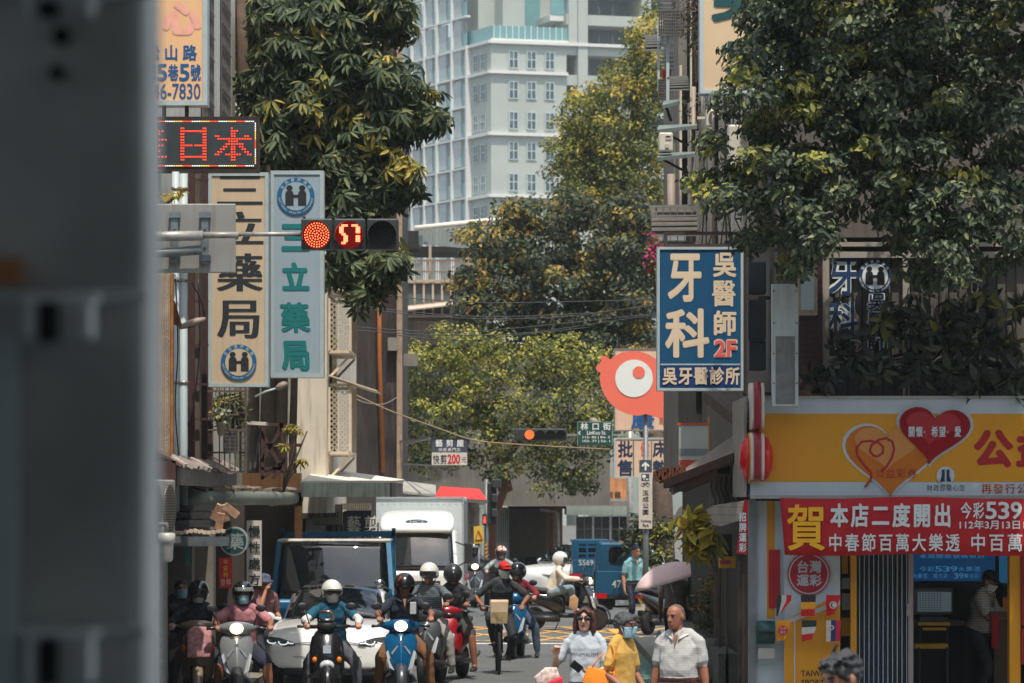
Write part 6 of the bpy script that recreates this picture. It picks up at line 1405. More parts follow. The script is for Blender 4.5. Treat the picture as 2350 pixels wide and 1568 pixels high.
m = MB(); m.loft([[(a, y, b) for a, b in superell(0, .86, wd, .03, 14)] for y, wd in ((-.05, .03), (.05, .05), (.2, .1), (.28, .08))]); m.build('saddle', blackp, t, local=True)
m = MB()
for sx in (-1, 1): m.box(sx * .1 - .045, sx * .1 + .045, .05 - .03 + sx * .12, .05 + .05 + sx * .12, .3 - sx * .12, .32 - sx * .12)
m.tube([(.05, .05, .3), (.06, .17, .18)], .01, 6); m.tube([(-.05, .05, .3), (-.06, -.07, .42)], .01, 6); m.build('pedal', blackp, t, local=True)
t = thing('handlebar_bag', 'cream canvas bag with a printed picture hanging on the bicycle handlebar', 'bag', (WX(1145, 57.5), 57.5, .86))
m = MB(); b = [W(1126, 1432, 57.35), W(1164, 1432, 57.35), W(1167, 1380, 57.35), W(1125, 1380, 57.35)]
m.add(b + [p + Vector((0, .18, .02)) for p in b], [(0, 1, 2, 3), (4, 7, 6, 5), (0, 4, 5, 1), (1, 5, 6, 2), (2, 6, 7, 3), (3, 7, 4, 0)]); m.build('body', pm('canvas_cream', (196, 172, 144), .85, var=.12, scale=8, bump=.2), t, bevel=.015)
m = MB(); m.pbox(1128, 1164, 1405, 1431, 57.34, .006); m.build('print', pm('canvas_print', (150, 132, 92), .85, var=.5, scale=14), t)
# ---------------- white sedan, front towards the camera
t = thing('white_sedan', 'white sedan with ring shaped headlights waiting behind the scooters', 'car', (WX(750, 53), 53, .004), R(-2)); CAR = t; t.scale = (1, 1, .945)
carw = pm('car_white', (232, 232, 228), .2, var=.02, coat=.7); cglass = glass_mat('car_glass', (12, 17, 22), .03, 1.0)
def carbody(st, n=22):
    """st: (y, half width, z low, z shoulder, crown) stations -> lower body rings"""
    rings = []
    for y, hw, zl, zs, cr in st:
        r_ = [(-hw * .9, zl), (-hw * .985, zl + .1), (-hw, zl + (zs - zl) * .55), (-hw * .985, zs - .06), (-hw * .9, zs), (-hw * .6, zs + cr * .75), (-hw * .25, zs + cr), (hw * .25, zs + cr), (hw * .6, zs + cr * .75), (hw * .9, zs), (hw * .985, zs - .06), (hw, zl + (zs - zl) * .55), (hw * .985, zl + .1), (hw * .9, zl)]
        rings.append([(x, y, z) for x, z in r_])
    m = MB(); m.loft(rings); return m
m = carbody([(-.02, .7, .3, .6, .02), (0, .78, .24, .68, .03), (.1, .86, .2, .76, .05), (.4, .89, .19, .84, .07), (.9, .905, .19, .9, .06), (1.35, .905, .19, .95, .05), (1.6, .9, .19, .96, .03), (3.2, .9, .2, 1.0, .02), (4.0, .89, .22, 1.02, .02), (4.45, .82, .3, .98, .02), (4.6, .7, .4, .9, .01)])
m.build('body', carw, t, local=True, sub=1)
def cabin(st): 
    rings = []
    for y, hb, ht, z0, z1 in st: rings.append([(-hb, y, z0), (-(hb * .35 + ht * .65), y, z0 + (z1 - z0) * .7), (-ht, y, z1 - .02), (-ht * .6, y, z1 + .01), (ht * .6, y, z1 + .01), (ht, y, z1 - .02), (hb * .35 + ht * .65, y, z0 + (z1 - z0) * .7), (hb, y, z0)])
    m = MB(); m.loft(rings); return m
m = cabin([(1.42, .76, .72, .93, .98), (2.15, .78, .6, .95, 1.38), (2.5, .78, .6, .95, 1.43), (3.2, .78, .6, .95, 1.42), (3.75, .76, .6, .95, 1.28), (4.2, .7, .62, .95, 1.02)]); m.build('roof', carw, t, local=True, sub=1)
def skin(pts, name, mt, d=.012, parent=None):
    m = MB(); m.add(pts, [tuple(range(len(pts)))]); return m.build(name, mt, parent or t, local=True, solid=d)
def screen(a, b, c, d, bulge, name, mt):
    a, b, c, d = [Vector(q) for q in (a, b, c, d)]; nrm = (b - a).cross(d - a).normalized(); m = MB(); n1, n2 = 14, 8
    for j in range(n2 + 1):
        for i in range(n1 + 1):
            u, v = i / n1, j / n2; p = (a.lerp(b, u)).lerp(d.lerp(c, u), v); m.v.append(tuple(p + nrm * bulge * ((1 - (2 * u - 1) ** 2) + .25 * (1 - (2 * v - 1) ** 2)) * 1.0))
    for j in range(n2):
        for i in range(n1): q = j * (n1 + 1) + i; m.f.append((q, q + 1, q + n1 + 2, q + n1 + 1)); m.m.append(0); m.sm.append(True)
    return m.build(name, mt, t, local=True, solid=.008)
screen((-.71, 1.43, .975), (.71, 1.43, .975), (.59, 2.12, 1.385), (-.59, 2.12, 1.385), .1, 'windscreen', cglass)
m = MB(); m.box(-.54, .54, 2.3, 3.5, 1.425, 1.462); m.build('sunroof', blkp, t, local=True, bevel=.02)
for sx in (-1, 1):
    skin([(sx * .74, 1.75, 1.0), (sx * .66, 2.2, 1.34), (sx * .655, 3.3, 1.35), (sx * .73, 3.95, 1.02)][::sx], 'side_window', cglass, .03)
    m = MB(); m.prism([(sx * .43, .635), (sx * .62, .612), (sx * .87, .645), (sx * .885, .72), (sx * .84, .768), (sx * .66, .748), (sx * .46, .685)][::sx], -.02, .02); m.v = [(x, y - .01 + .34 * max(0, abs(x) - .5) ** 1.3, z) for x, y, z in m.v]; hl = m.build('headlight', pm('lamp_dark', (84, 90, 94), .12), t, local=True)
    m = MB()
    for cx_, rr in ((.6, .048), (.755, .05)):
        pts = [(sx * (cx_ + 1.35 * rr * math.cos(a)), -.036 + .34 * max(0, cx_ - .5) ** 1.3 - .0, .685 + (cx_ - .58) * .12 + .85 * rr * math.sin(a)) for a in [R(165 + 210 * k / 14) for k in range(15)]]; m.tube(pts, .0085, 6)
    m.tube([(sx * .46, -.035, .665), (sx * .54, -.04, .67)], .01, 6); m.build('ring_light', emit_mat('drl', (225, 228, 230), .7), hl, local=True)
    m = MB(); m.prism([(sx * .03, .52), (sx * .2, .54), (sx * .235, .6), (sx * .2, .67), (sx * .03, .66)][::sx], -.06, .035); g = m.build('grille', blkp, t, local=True, bevel=.01)
    m = MB()
    for k in range(7): x = sx * (.05 + .025 * k); m.box(min(x, x + sx * .006), max(x, x + sx * .006), -.075, -.061, .53, .655)
    m.build('grille_slat', chrome, g, local=True)
    m = MB(); m.ball((sx * .98, 1.72, 1.0), (.1, .06, .07)); m.tube([(sx * .8, 1.75, .97), (sx * .92, 1.73, .98)], .025, 8); m.build('side_mirror', carw, t, local=True)
    wheel(t, sx * .8, .85, .33, .21); wheel(t, sx * .8, 3.65, .33, .21)
m = MB(); m.box(-.6, .6, -.05, .06, .2, .31); m.box(-.82, -.6, -.0, .14, .24, .4); m.box(.6, .82, -.0, .14, .24, .4); m.build('lower_intake', blkp, t, local=True, bevel=.02)
m = MB()
for sx in (-1, 1): m.tube([(sx * .3, .12, .765), (sx * .5, .5, .872), (sx * .62, 1.35, .965)], .006, 5); m.tube([(sx * .47, -.02, .655), (sx * .3, -.02, .68), (sx * .02, -.045, .69)], .006, 5); m.tube([(sx * .86, .12, .5), (sx * .6, -.0, .47), (sx * .3, -.03, .47)], .005, 5)
m.build('panel_gap', pm('panel_gap', (96, 96, 94), .6), t, local=True)
m = MB(); m.box(-.26, .26, -.07, -.04, .36, .45); m.build('number_plate', MATS['plate_pale'], t, local=True)
m = MB(); m.disc((0, -.01, .725), .04, .012, 20, 0); m.build('bonnet_badge', [navy], t, local=True)
m = MB()
for a, b in (((-.5, 1.36, .99), (.1, 1.5, 1.02)), ((.0, 1.36, .99), (.6, 1.5, 1.02))): m.tube([a, b], .01, 5)
m.build('wiper', blackp, t, local=True)
# ---------------- blue light truck facing the camera
t = thing('blue_truck', 'small blue flatbed truck with a wide windscreen behind the white sedan', 'truck', (WX(763, 58.6), 58.6, .004), 0); TRK = t
tblue = pm('truck_blue', (22, 98, 138), .35, var=.12, scale=5, coat=.3, streak=.1); 
def X(px): return WX(px, 58.6) - WX(763, 58.6)
zt = lambda y: WZ(y, 58.6)
m = MB(); rings = []
hb = .93
for z, wd, y0 in ((.35, .88, .02), (.6, .91, .0), (1.05, .92, .02), (1.1, .91, .05)): rings.append([(-wd, y0 + .08, z), (-wd * .9, y0, z), (wd * .9, y0, z), (wd, y0 + .08, z), (wd, 1.7, z), (-wd, 1.7, z)])
m.loft(rings, smooth=False); m.build('cab', tblue, t, local=True, bevel=.03)
m = MB()
for sx in (-1, 1):
    m.bar((sx * .9, .08, 1.1), (sx * .83, .45, 1.97), .07, .1); m.bar((sx * .9, 1.6, 1.1), (sx * .85, 1.6, 1.97), .09); m.bar((sx * .9, .9, 1.1), (sx * .85, .9, 1.97), .06)
m.build('pillar', tblue, t, local=True)
m = MB(); m.box(-.87, .87, .38, 1.7, 1.955, 2.01); m.build('roof', pm('truck_roof_pale', (196, 190, 178), .6, var=.15, streak=.3), t, local=True, bevel=.03)
screen((-.86, .1, 1.1), (.86, .1, 1.1), (.8, .43, 1.95), (-.8, .43, 1.95), .07, 'windscreen', glass_mat('truck_glass', (14, 18, 22), .02, 1.0, .8))
for sx in (-1, 1):
    skin([(sx * .915, .2, 1.12), (sx * .86, .5, 1.9), (sx * .86, .86, 1.9), (sx * .92, .86, 1.12)], 'side_window', cglass, .012)
    m = MB(); m.box(sx * 1.02 - .07, sx * 1.02 + .07, .1, .16, 1.18, 1.46); m.tube([(sx * .88, .2, 1.15), (sx * 1.0, .12, 1.25)], .014, 6); m.build('side_mirror', blackp, t, local=True, bevel=.03)
    m = MB(); m.lathe([(.11, .0), (.1, .03), (.02, .04)], (sx * .66, -.0, .72), 'Y', 18); m.build('headlight', lampg, t, local=True)
    wheel(t, sx * .72, .55, .29, .17); wheel(t, sx * .72, 3.0, .29, .17)
m = MB(); m.box(-.94, .94, 1.85, 4.4, .75, .82)
for sx in (-1, 1): m.box(sx * .94 - .02, sx * .94 + .02, 1.85, 4.4, .82, 1.2); m.bar((sx * .88, 1.8, .82), (sx * .88, 1.8, 2.17), .06); 
m.bar((-.9, 1.8, 2.06), (.9, 1.8, 2.08), .06, .09); m.bar((-.9, 1.8, 1.6), (.9, 1.8, 1.6), .04); m.build('flatbed', tblue, t, local=True)
m = MB(); m.box(-.85, .85, .95, 1.05, .9, 1.6); m.box(-.84, .84, .5, 1.6, .85, .9); m.build('cab_seat', darkin, t, local=True)
m = MB(); m.box(-.82, .82, .15, .35, 1.07, 1.12); m.build('dashboard', blackp, t, local=True)
m = MB(); m.tube([(-.45 + .18 * math.cos(a), .48 + .05 * math.sin(a), 1.2 + .17 * math.sin(a)) for a in [2 * math.pi * k / 16 for k in range(17)]], .014, 6); m.build('steering_wheel', blackp, t, local=True)
m = MB(); m.box(.55, .8, .12, .13, 1.12, 1.42); m.v = [(x, y + (z - 1.1) * .4, z) for x, y, z in m.v]; m.build('permit_paper', pm('paper_peach', (206, 176, 150), .8), t, local=True)
m = MB(); m.tube([(.95, .2, 1.2), (.78, -.2, 1.3)], .012, 6); m.ball((.72, -.22, 1.32), (.09, .05, .09)); m.build('round_mirror', chrome, t, local=True)
m = MB(); m.box(-.8, .8, -.05, .05, .38, .52); m.build('bumper', blackp, t, local=True, bevel=.02)
# ---------------- white box truck
t = thing('box_truck', 'white box truck with an oval logo on its roof fairing', 'truck', (WX(955, 79.5), 79.5, .004), 0)
k79 = F / 79.5; bx = lambda px: (px - 955) / k79; bz = lambda y: WZ(y, 79.5)
boxw = pm('box_white', (196, 202, 202), .4, var=.04, scale=2, streak=.12, dirt=(140, 140, 136)); cabw = pm('cab_white', (220, 220, 216), .25, var=.03, coat=.5)
m = MB(); m.box(bx(846), bx(1062), 1.9, 7.2, .75, bz(1141)); m.build('cargo_box', boxw, t, local=True, bevel=.02)
m = MB()
for a, b in ((846, 849), (1059, 1062)): m.box(bx(a), bx(b), 1.87, 1.9, .75, bz(1141))
m.box(bx(846), bx(1062), 1.868, 1.9, bz(1146), bz(1141))
for kx in range(15): m.disc((bx(856 + kx * 14.5), 1.868, bz(1150)), .012, .008, 6)
m.build('edge_trim', pm('trim_grey', (170, 176, 178), .4, .3), t, local=True)
m = MB(); m.box(bx(1062) + .003, bx(1062) + .02, 2.2, 7, .9, bz(1150)); m.build('side_panel', pm('box_side', (92, 96, 98), .5, var=.15), t, local=True)
m = MB(); m.box(bx(1062) + .021, bx(1062) + .05, 2.2, 7, .9, .98)
m.build('side_reflector', redl, t, local=True)
m = MB(); rings = []
for z, wd, y0 in ((.4, .8, .02), (.7, .83, -.02), (1.05, .84, .0), (1.15, .83, .03)): rings.append([(-wd, y0 + .08, z), (-wd * .9, y0, z), (wd * .9, y0, z), (wd, y0 + .08, z), (wd, 1.8, z), (-wd, 1.8, z)])
m.loft(rings, smooth=False); m.build('cab', cabw, t, local=True, bevel=.04)
m = MB(); zr = bz(1222)
for sx in (-1, 1): m.bar((sx * .82, .06, 1.15), (sx * .76, .5, zr), .07, .1); m.bar((sx * .82, 1.0, 1.15), (sx * .78, 1.0, zr), .08); m.bar((sx * .82, 1.75, 1.15), (sx * .78, 1.75, zr), .08)
m.box(-.8, .8, .45, 1.8, zr - .03, zr + .03); m.build('cab_frame', cabw, t, local=True, bevel=.02)
screen((-.78, .08, 1.16), (.78, .08, 1.16), (.74, .47, zr - .04), (-.74, .47, zr - .04), .06, 'windscreen', cglass)
m = MB(); m.box(-.76, .76, 1.0, 1.05, 1.1, zr - .05); m.build('cab_back', darkin, t, local=True)
m = MB(); rings = []
for y, wd, z1 in ((.3, .7, zr + .06), (.42, .76, zr + .16), (.75, .78, bz(1186)), (1.2, .76, bz(1176)), (1.75, .74, bz(1174))): rings.append([(a, y, b) for a, b in superell(0, (zr + z1) / 2, wd, (z1 - zr) / 2 + .02, 24, 5)])
m.loft(rings); m.build('roof_fairing', cabw, t, local=True)
m = MB(); pr2 = [(.23 * math.cos(a), bz(1198) + .045 * math.sin(a)) for a in [2 * math.pi * q / 28 for q in range(28)]]; m.prism(pr2, .43, .54); m.build('oval_logo', pm('logo_slate_blue', (84, 104, 122), .4), t, local=True)
fake = MB(); vs, fs = glyph_mesh('HCT'); sx_ = vs[:, 0].max(); fake.add([(-.16 + v[0] / sx_ * .32 + (v[1]) * .03, .425, bz(1198) - .024 + v[1] / .72 * .048) for v in vs], fs); fake.build('lettering', wt, t, local=True)
for sx in (-1, 1):
    m = MB(); m.box(sx * .62 - .12, sx * .62 + .12, -.05, -.02, .66, .8); m.build('headlight', lampg, t, local=True, bevel=.02)
    m = MB(); m.box(sx * 1.08 - .08, sx * 1.08 + .08, .0, .08, 1.3, 1.72); m.tube([(sx * .8, .1, 1.2), (sx * 1.05, .05, 1.35)], .018, 6); m.tube([(sx * .8, .1, 1.75), (sx * 1.05, .05, 1.66)], .018, 6); m.build('side_mirror', blackp, t, local=True, bevel=.03)
    wheel(t, sx * .7, .7, .36, .2); wheel(t, sx * .72, 5.4, .36, .24)
m = MB(); m.box(-.82, .82, -.08, .06, .4, .56); m.build('bumper', cabw, t, local=True, bevel=.03)
m = MB(); m.box(-.5, .5, -.035, -.0, .84, .94); m.build('grille', blackp, t, local=True)
m = MB(); m.box(.3, .42, .11, .12, 1.2, 1.26); m.box(.5, .72, .12, .13, 1.18, 1.26); m.v = [(x, y + (z - 1.16) * .42 - .04, z) for x, y, z in m.v]; m.build('sticker', pm('sticker_pale', (170, 196, 190), .6), t, local=True)
# ---------------- white crossover turned to the left
t = thing('white_crossover', 'white crossover car crossing behind the riders, dark tinted windows', 'car', (WX(1200, 95), 95, .004), R(-48))
m = carbody([(0, .66, .35, .72, .03), (.05, .8, .28, .82, .05), (.3, .88, .25, .92, .06), (.9, .91, .24, .98, .05), (1.2, .91, .24, 1.02, .03), (3.4, .91, .26, 1.06, .02), (4.1, .9, .3, 1.08, .02), (4.4, .8, .4, 1.02, .02)]); m.build('body', carw, t, local=True, sub=1)
m = cabin([(1.05, .78, .74, 1.0, 1.04), (1.8, .8, .64, 1.0, 1.5), (2.3, .8, .64, 1.0, 1.58), (3.4, .8, .64, 1.0, 1.56), (3.95, .78, .64, 1.0, 1.44), (4.3, .76, .66, 1.0, 1.06)]); m.build('roof', carw, t, local=True, sub=1)
for sx in (-1, 1):
    skin([(sx * .775, 1.5, 1.1), (sx * .7, 1.95, 1.46), (sx * .69, 2.5, 1.5), (sx * .79, 2.5, 1.09)][::sx], 'side_window', cglass, .05)
    skin([(sx * .79, 2.58, 1.09), (sx * .69, 2.58, 1.5), (sx * .69, 3.3, 1.48), (sx * .74, 3.7, 1.12)][::sx], 'side_window', cglass, .05)
    m = MB(); m.ball((sx * 1.0, 1.5, 1.08), (.1, .07, .08)); m.build('side_mirror', carw, t, local=True)
    m = MB(); m.ball((sx * .66, .16, .78), (.2, .12, .06)); m.build('headlight', lampg, t, local=True)
    m = MB(); m.box(sx * .9 - .03, sx * .9 + .03, .4, 4.0, .24, .42); m.build('sill', blackp, t, local=True)
    wheel(t, sx * .8, .85, .34, .22); wheel(t, sx * .8, 3.45, .34, .22)
    m = MB()
    for cy in (.85, 3.45): m.lathe([(.3, 0), (.42, .0), (.42, .03), (.3, .03)], (sx * .91 - .015, cy, .36), 'X', 26)
    m.build('wheel_arch', blackp, t, local=True)
skin([(-.68, 1.12, 1.06), (.68, 1.12, 1.06), (.6, 1.78, 1.48), (-.6, 1.78, 1.48)], 'windscreen', cglass, .05)
# ---------------- two blue utility trucks seen from behind
def rear_truck(label, px0, px1, ytop, ybot, Y, number, nb, cabwin):
    t = thing('utility_truck', label, 'truck', (WX((px0 + px1) / 2, Y), Y, .004), 0, 'blue trucks seen from behind'); xm = (px0 + px1) / 2
    f = lambda px: WX(px, Y) - WX(xm, Y); g = lambda y: WZ(y, Y)
    tb = pm('utility_blue', (14, 74, 104), .4, var=.14, scale=4, coat=.2, streak=.15); hw = f(px1); z0, z1 = g(ybot), g(ytop)
    zm = z0 + (z1 - z0) * .46
    m = MB(); m.box(-hw, hw, 0, .04, z0, zm)
    for k in range(10): x = -hw + .12 + (2 * hw - .24) * k / 9; m.box(x - .015, x + .015, -.02, -.001, z0 + .08, zm - .04) if not cabwin else None
    m.box(-hw, hw, .041, 2.6, z0, z0 + .06); m.box(-hw, -hw + .04, .042, 2.6, z0 + .061, zm); m.box(hw - .04, hw, .042, 2.6, z0 + .061, zm); m.build('cargo_bed', tb, t, local=True, bevel=.01)
    m = MB()
    if not cabwin:
        for z in (zm + (z1 - zm) * .35, zm + (z1 - zm) * .7, z1): m.bar((-hw, .02, z), (hw, .02, z), .03, .05)
        for x in (-hw, -hw * .3, hw * .4, hw): m.bar((x, .02, zm), (x, .02, z1), .05, .04)
        for sx in (-1, 1):
            for z in (zm + (z1 - zm) * .5, z1): m.bar((sx * hw, .05, z), (sx * hw, 2.5, z), .04)
        m.build('rack', tb, t, local=True)
        m = MB(); m.box(-hw * .9, hw * .9, 2.6, 3.8, z0 + .2, z1 + .02); m.build('cab', tb, t, local=True, bevel=.05)
        m = MB(); m.box(-hw * .6, hw * .6, 2.58, 2.597, z1 - .38, z1 - .1); m.build('rear_window', cglass, t, local=True)
    else:
        m = MB(); m.loft([[(x, y, z) for x, z in ((-hw, z0 + .02), (-hw, zm + .1), (-hw * .9, z1 - .05), (-hw * .85, z1), (hw * .85, z1), (hw * .9, z1 - .05), (hw, zm + .1), (hw, z0 + .02))] for y in (.05, .3, 2.2)], smooth=False); m.build('cab', tb, t, local=True, bevel=.04)
        m = MB(); m.prism(superell(-hw * .22, zm + (z1 - zm) * .56, hw * .34, (z1 - zm) * .3, 20, 4), .03, .049); m.build('rear_window', cglass, t, local=True)
        m = MB()
        for k in range(9): x = -hw + .1 + .11 * k; m.box(x - .02, x + .02, .025, .049, zm - .02, zm + (z1 - zm) * .22)
        m.bar((-hw, .03, z0), (-hw * .92, .05, z1), .06); m.build('rib', tb, t, local=True)
    m = MB()
    for sx in (-1, 1): m.box(sx * hw * .86 - .14, sx * hw * .86 + .14, -.06, -.022, z0 - .06, z0 + .05)
    m.build('tail_lamp', redl, t, local=True)
    m = MB(); m.box(-hw * .9, hw * .9, .1, 3.6, z0 - .25, z0 - .02); m.build('chassis', darkin, t, local=True)
    for sx in (-1, 1): wheel(t, sx * hw * .78, .7, .28, .18); wheel(t, sx * hw * .78, 2.9, .28, .18)
    mb = MB(); put_text(mb, number, nb[0], nb[1], nb[2], nb[3], Y - (.026 if not cabwin else .006), 0, .012); mb.build('lettering', pm('stencil_white', (176, 186, 182), .7, var=.25, scale=20), t)
    m = MB(); m.box(-.2, .2, -.04, -.0221, z0 - .2, z0 - .09); m.build('number_plate', MATS['plate_pale'], t, local=True)
    m = MB(); m.box(-hw, hw, -.02, .08, z0 - .06, z0 - .0); m.build('bumper', blackp, t, local=True)
    return t
rear_truck('blue stake truck numbered 5569 seen from behind beyond the woman rider', 1314, 1410, 1243, 1322, 91, '5569-0', (1328, 1376, 1285, 1298), False)
rear_truck('small blue van truck numbered 47 parked behind the man in the turquoise shirt', 1368, 1500, 1246, 1368, 80.5, '47', (1404, 1426, 1332, 1349), True)
# ================================================================ PEOPLE
skin_mats = {'a': pm('skin_tan', (178, 124, 98), .55, var=.05, scale=20), 'b': pm('skin_pale', (206, 158, 134), .5, var=.05, scale=20), 'c': pm('skin_brown', (146, 94, 70), .55, var=.06, scale=20)}
eye_d = pm('eye_dark', (38, 30, 28), .3); lip_m = pm('lip', (158, 84, 76), .5)
def ik(a, b, l1, l2, pole):
    """joint between a and b for two bones, bent towards pole"""
    d = b - a; L = min(d.length, (l1 + l2) * .999); u = d.normalized(); b = a + u * L
    x = (l1 * l1 - l2 * l2 + L * L) / (2 * L); h = math.sqrt(max(l1 * l1 - x * x, 0))
    p = (pole - u * pole.dot(u)); p = p.normalized() if p.length > 1e-6 else Vector((0, 0, 1))
    return a + u * x + p * h, b
from mathutils import noise
class Body:
    def __init__(s): s.mb = MB(); s.tags = []
    def etube(s, pts, rx, ry, tag_, right=Vector((1, 0, 0)), seg=18, p=2.0):
        rings = []; n = len(pts)
        for i in range(n):
            d = (Vector(pts[min(i + 1, n - 1)]) - Vector(pts[max(i - 1, 0)])).normalized()
            r_ = (right - d * right.dot(d)).normalized(); f = d.cross(r_).normalized()
            rings.append([Vector(pts[i]) + r_ * x + f * y for x, y in superell(0, 0, rx[i], ry[i], seg, p)])
        k = len(s.mb.f); s.mb.loft(rings); s.tags += [tag_] * (len(s.mb.f) - k)
    def tube(s, pts, r_, tag_, seg=12):
        k = len(s.mb.f); P = [Vector(q) for q in pts]; r_ = list(r_) if hasattr(r_, '__len__') else [r_] * len(P)
        d0 = (P[0] - P[1]).normalized() * r_[0] * .7; d1 = (P[-1] - P[-2]).normalized() * r_[-1] * .7
        s.mb.tube([P[0] + d0] + P + [P[-1] + d1], [r_[0] * .6] + r_ + [r_[-1] * .6], seg); s.tags += [tag_] * (len(s.mb.f) - k)
    def ball(s, c, r_, tag_, rot=None):
        k = len(s.mb.f); s.mb.ball(c, r_, 0, 14, 9, rot); s.tags += [tag_] * (len(s.mb.f) - k)
def remesh(mb, vox, smooth_it=4, fac=.5):
    me = bpy.data.meshes.new('tmp'); me.from_pydata([tuple(v) for v in mb.v], [], mb.f); me.update()
    bm = bmesh.new(); bm.from_mesh(me); bmesh.ops.recalc_face_normals(bm, faces=bm.faces); bm.to_mesh(me); bm.free()
    o = bpy.data.objects.new('tmp', me); COL.objects.link(o)
    md = o.modifiers.new('r', 'REMESH'); md.mode = 'VOXEL'; md.voxel_size = vox; md.use_smooth_shade = True
    if smooth_it: ms = o.modifiers.new('s', 'SMOOTH'); ms.factor = fac; ms.iterations = smooth_it
    dg = bpy.context.evaluated_depsgraph_get(); dg.update()
    out = bpy.data.meshes.new_from_object(o.evaluated_get(dg)); bpy.data.objects.remove(o); bpy.data.meshes.remove(me)
    return out
def finish(out, name, parent, src=None, tags=None, mats=None, order=None):
    out.name = name; out.materials.clear()
    if src is None: out.materials.append(mats)
    else:
        for k in order: out.materials.append(mats[k])
        bvh = BVHTree.FromPolygons([tuple(v) for v in src.v], src.f)
        ids = []
        for p in out.polygons:
            r_ = bvh.find_nearest(p.center); ids.append(order.index(tags[r_[2]]))
        out.polygons.foreach_set('material_index', ids)
    if tags is not None and 'shirt' in tags:      # folds and creases in the clothes
        nv = len(out.vertices); cov = [0] * nv; ci = {order.index(k) for k in ('shirt', 'trouser', 'sleeve') if k in order and mats[k] not in skin_mats.values()}
        for p in out.polygons:
            if p.material_index in ci:
                for vi in p.vertices: cov[vi] = 1
        sd_ = Vector((len(out.polygons) % 97, 3, 7))
        nrm = np.empty(nv * 3, np.float32); co = np.empty(nv * 3, np.float32); out.vertices.foreach_get('co', co); out.vertex_normals.foreach_get('vector', nrm); nrm = nrm.reshape(-1, 3); co = co.reshape(-1, 3)
        for i in range(nv):
            if cov[i]:
                c = Vector(co[i]); q = Vector((c.x * 7 + c.z * 3, c.y * 7, c.z * 6 - c.x * 2)) + sd_
                a = noise.noise(q); b = noise.noise(q * 2.3)
                co[i] += nrm[i] * (.009 * (1 - 2.4 * abs(a)) * .8 + .004 * b - .003)
        out.vertices.foreach_set('co', co.ravel())
    out.polygons.foreach_set('use_smooth', [True] * len(out.polygons)); out.update()
    o = bpy.data.objects.new(name, out); COL.objects.link(o); o.parent = parent; return o
def head_frame(c, yaw, pitch, roll=0): return Matrix.Translation(c) @ (Matrix.Rotation(R(yaw), 4, 'Z') @ Matrix.Rotation(R(pitch), 4, 'X') @ Matrix.Rotation(R(roll), 4, 'Y'))
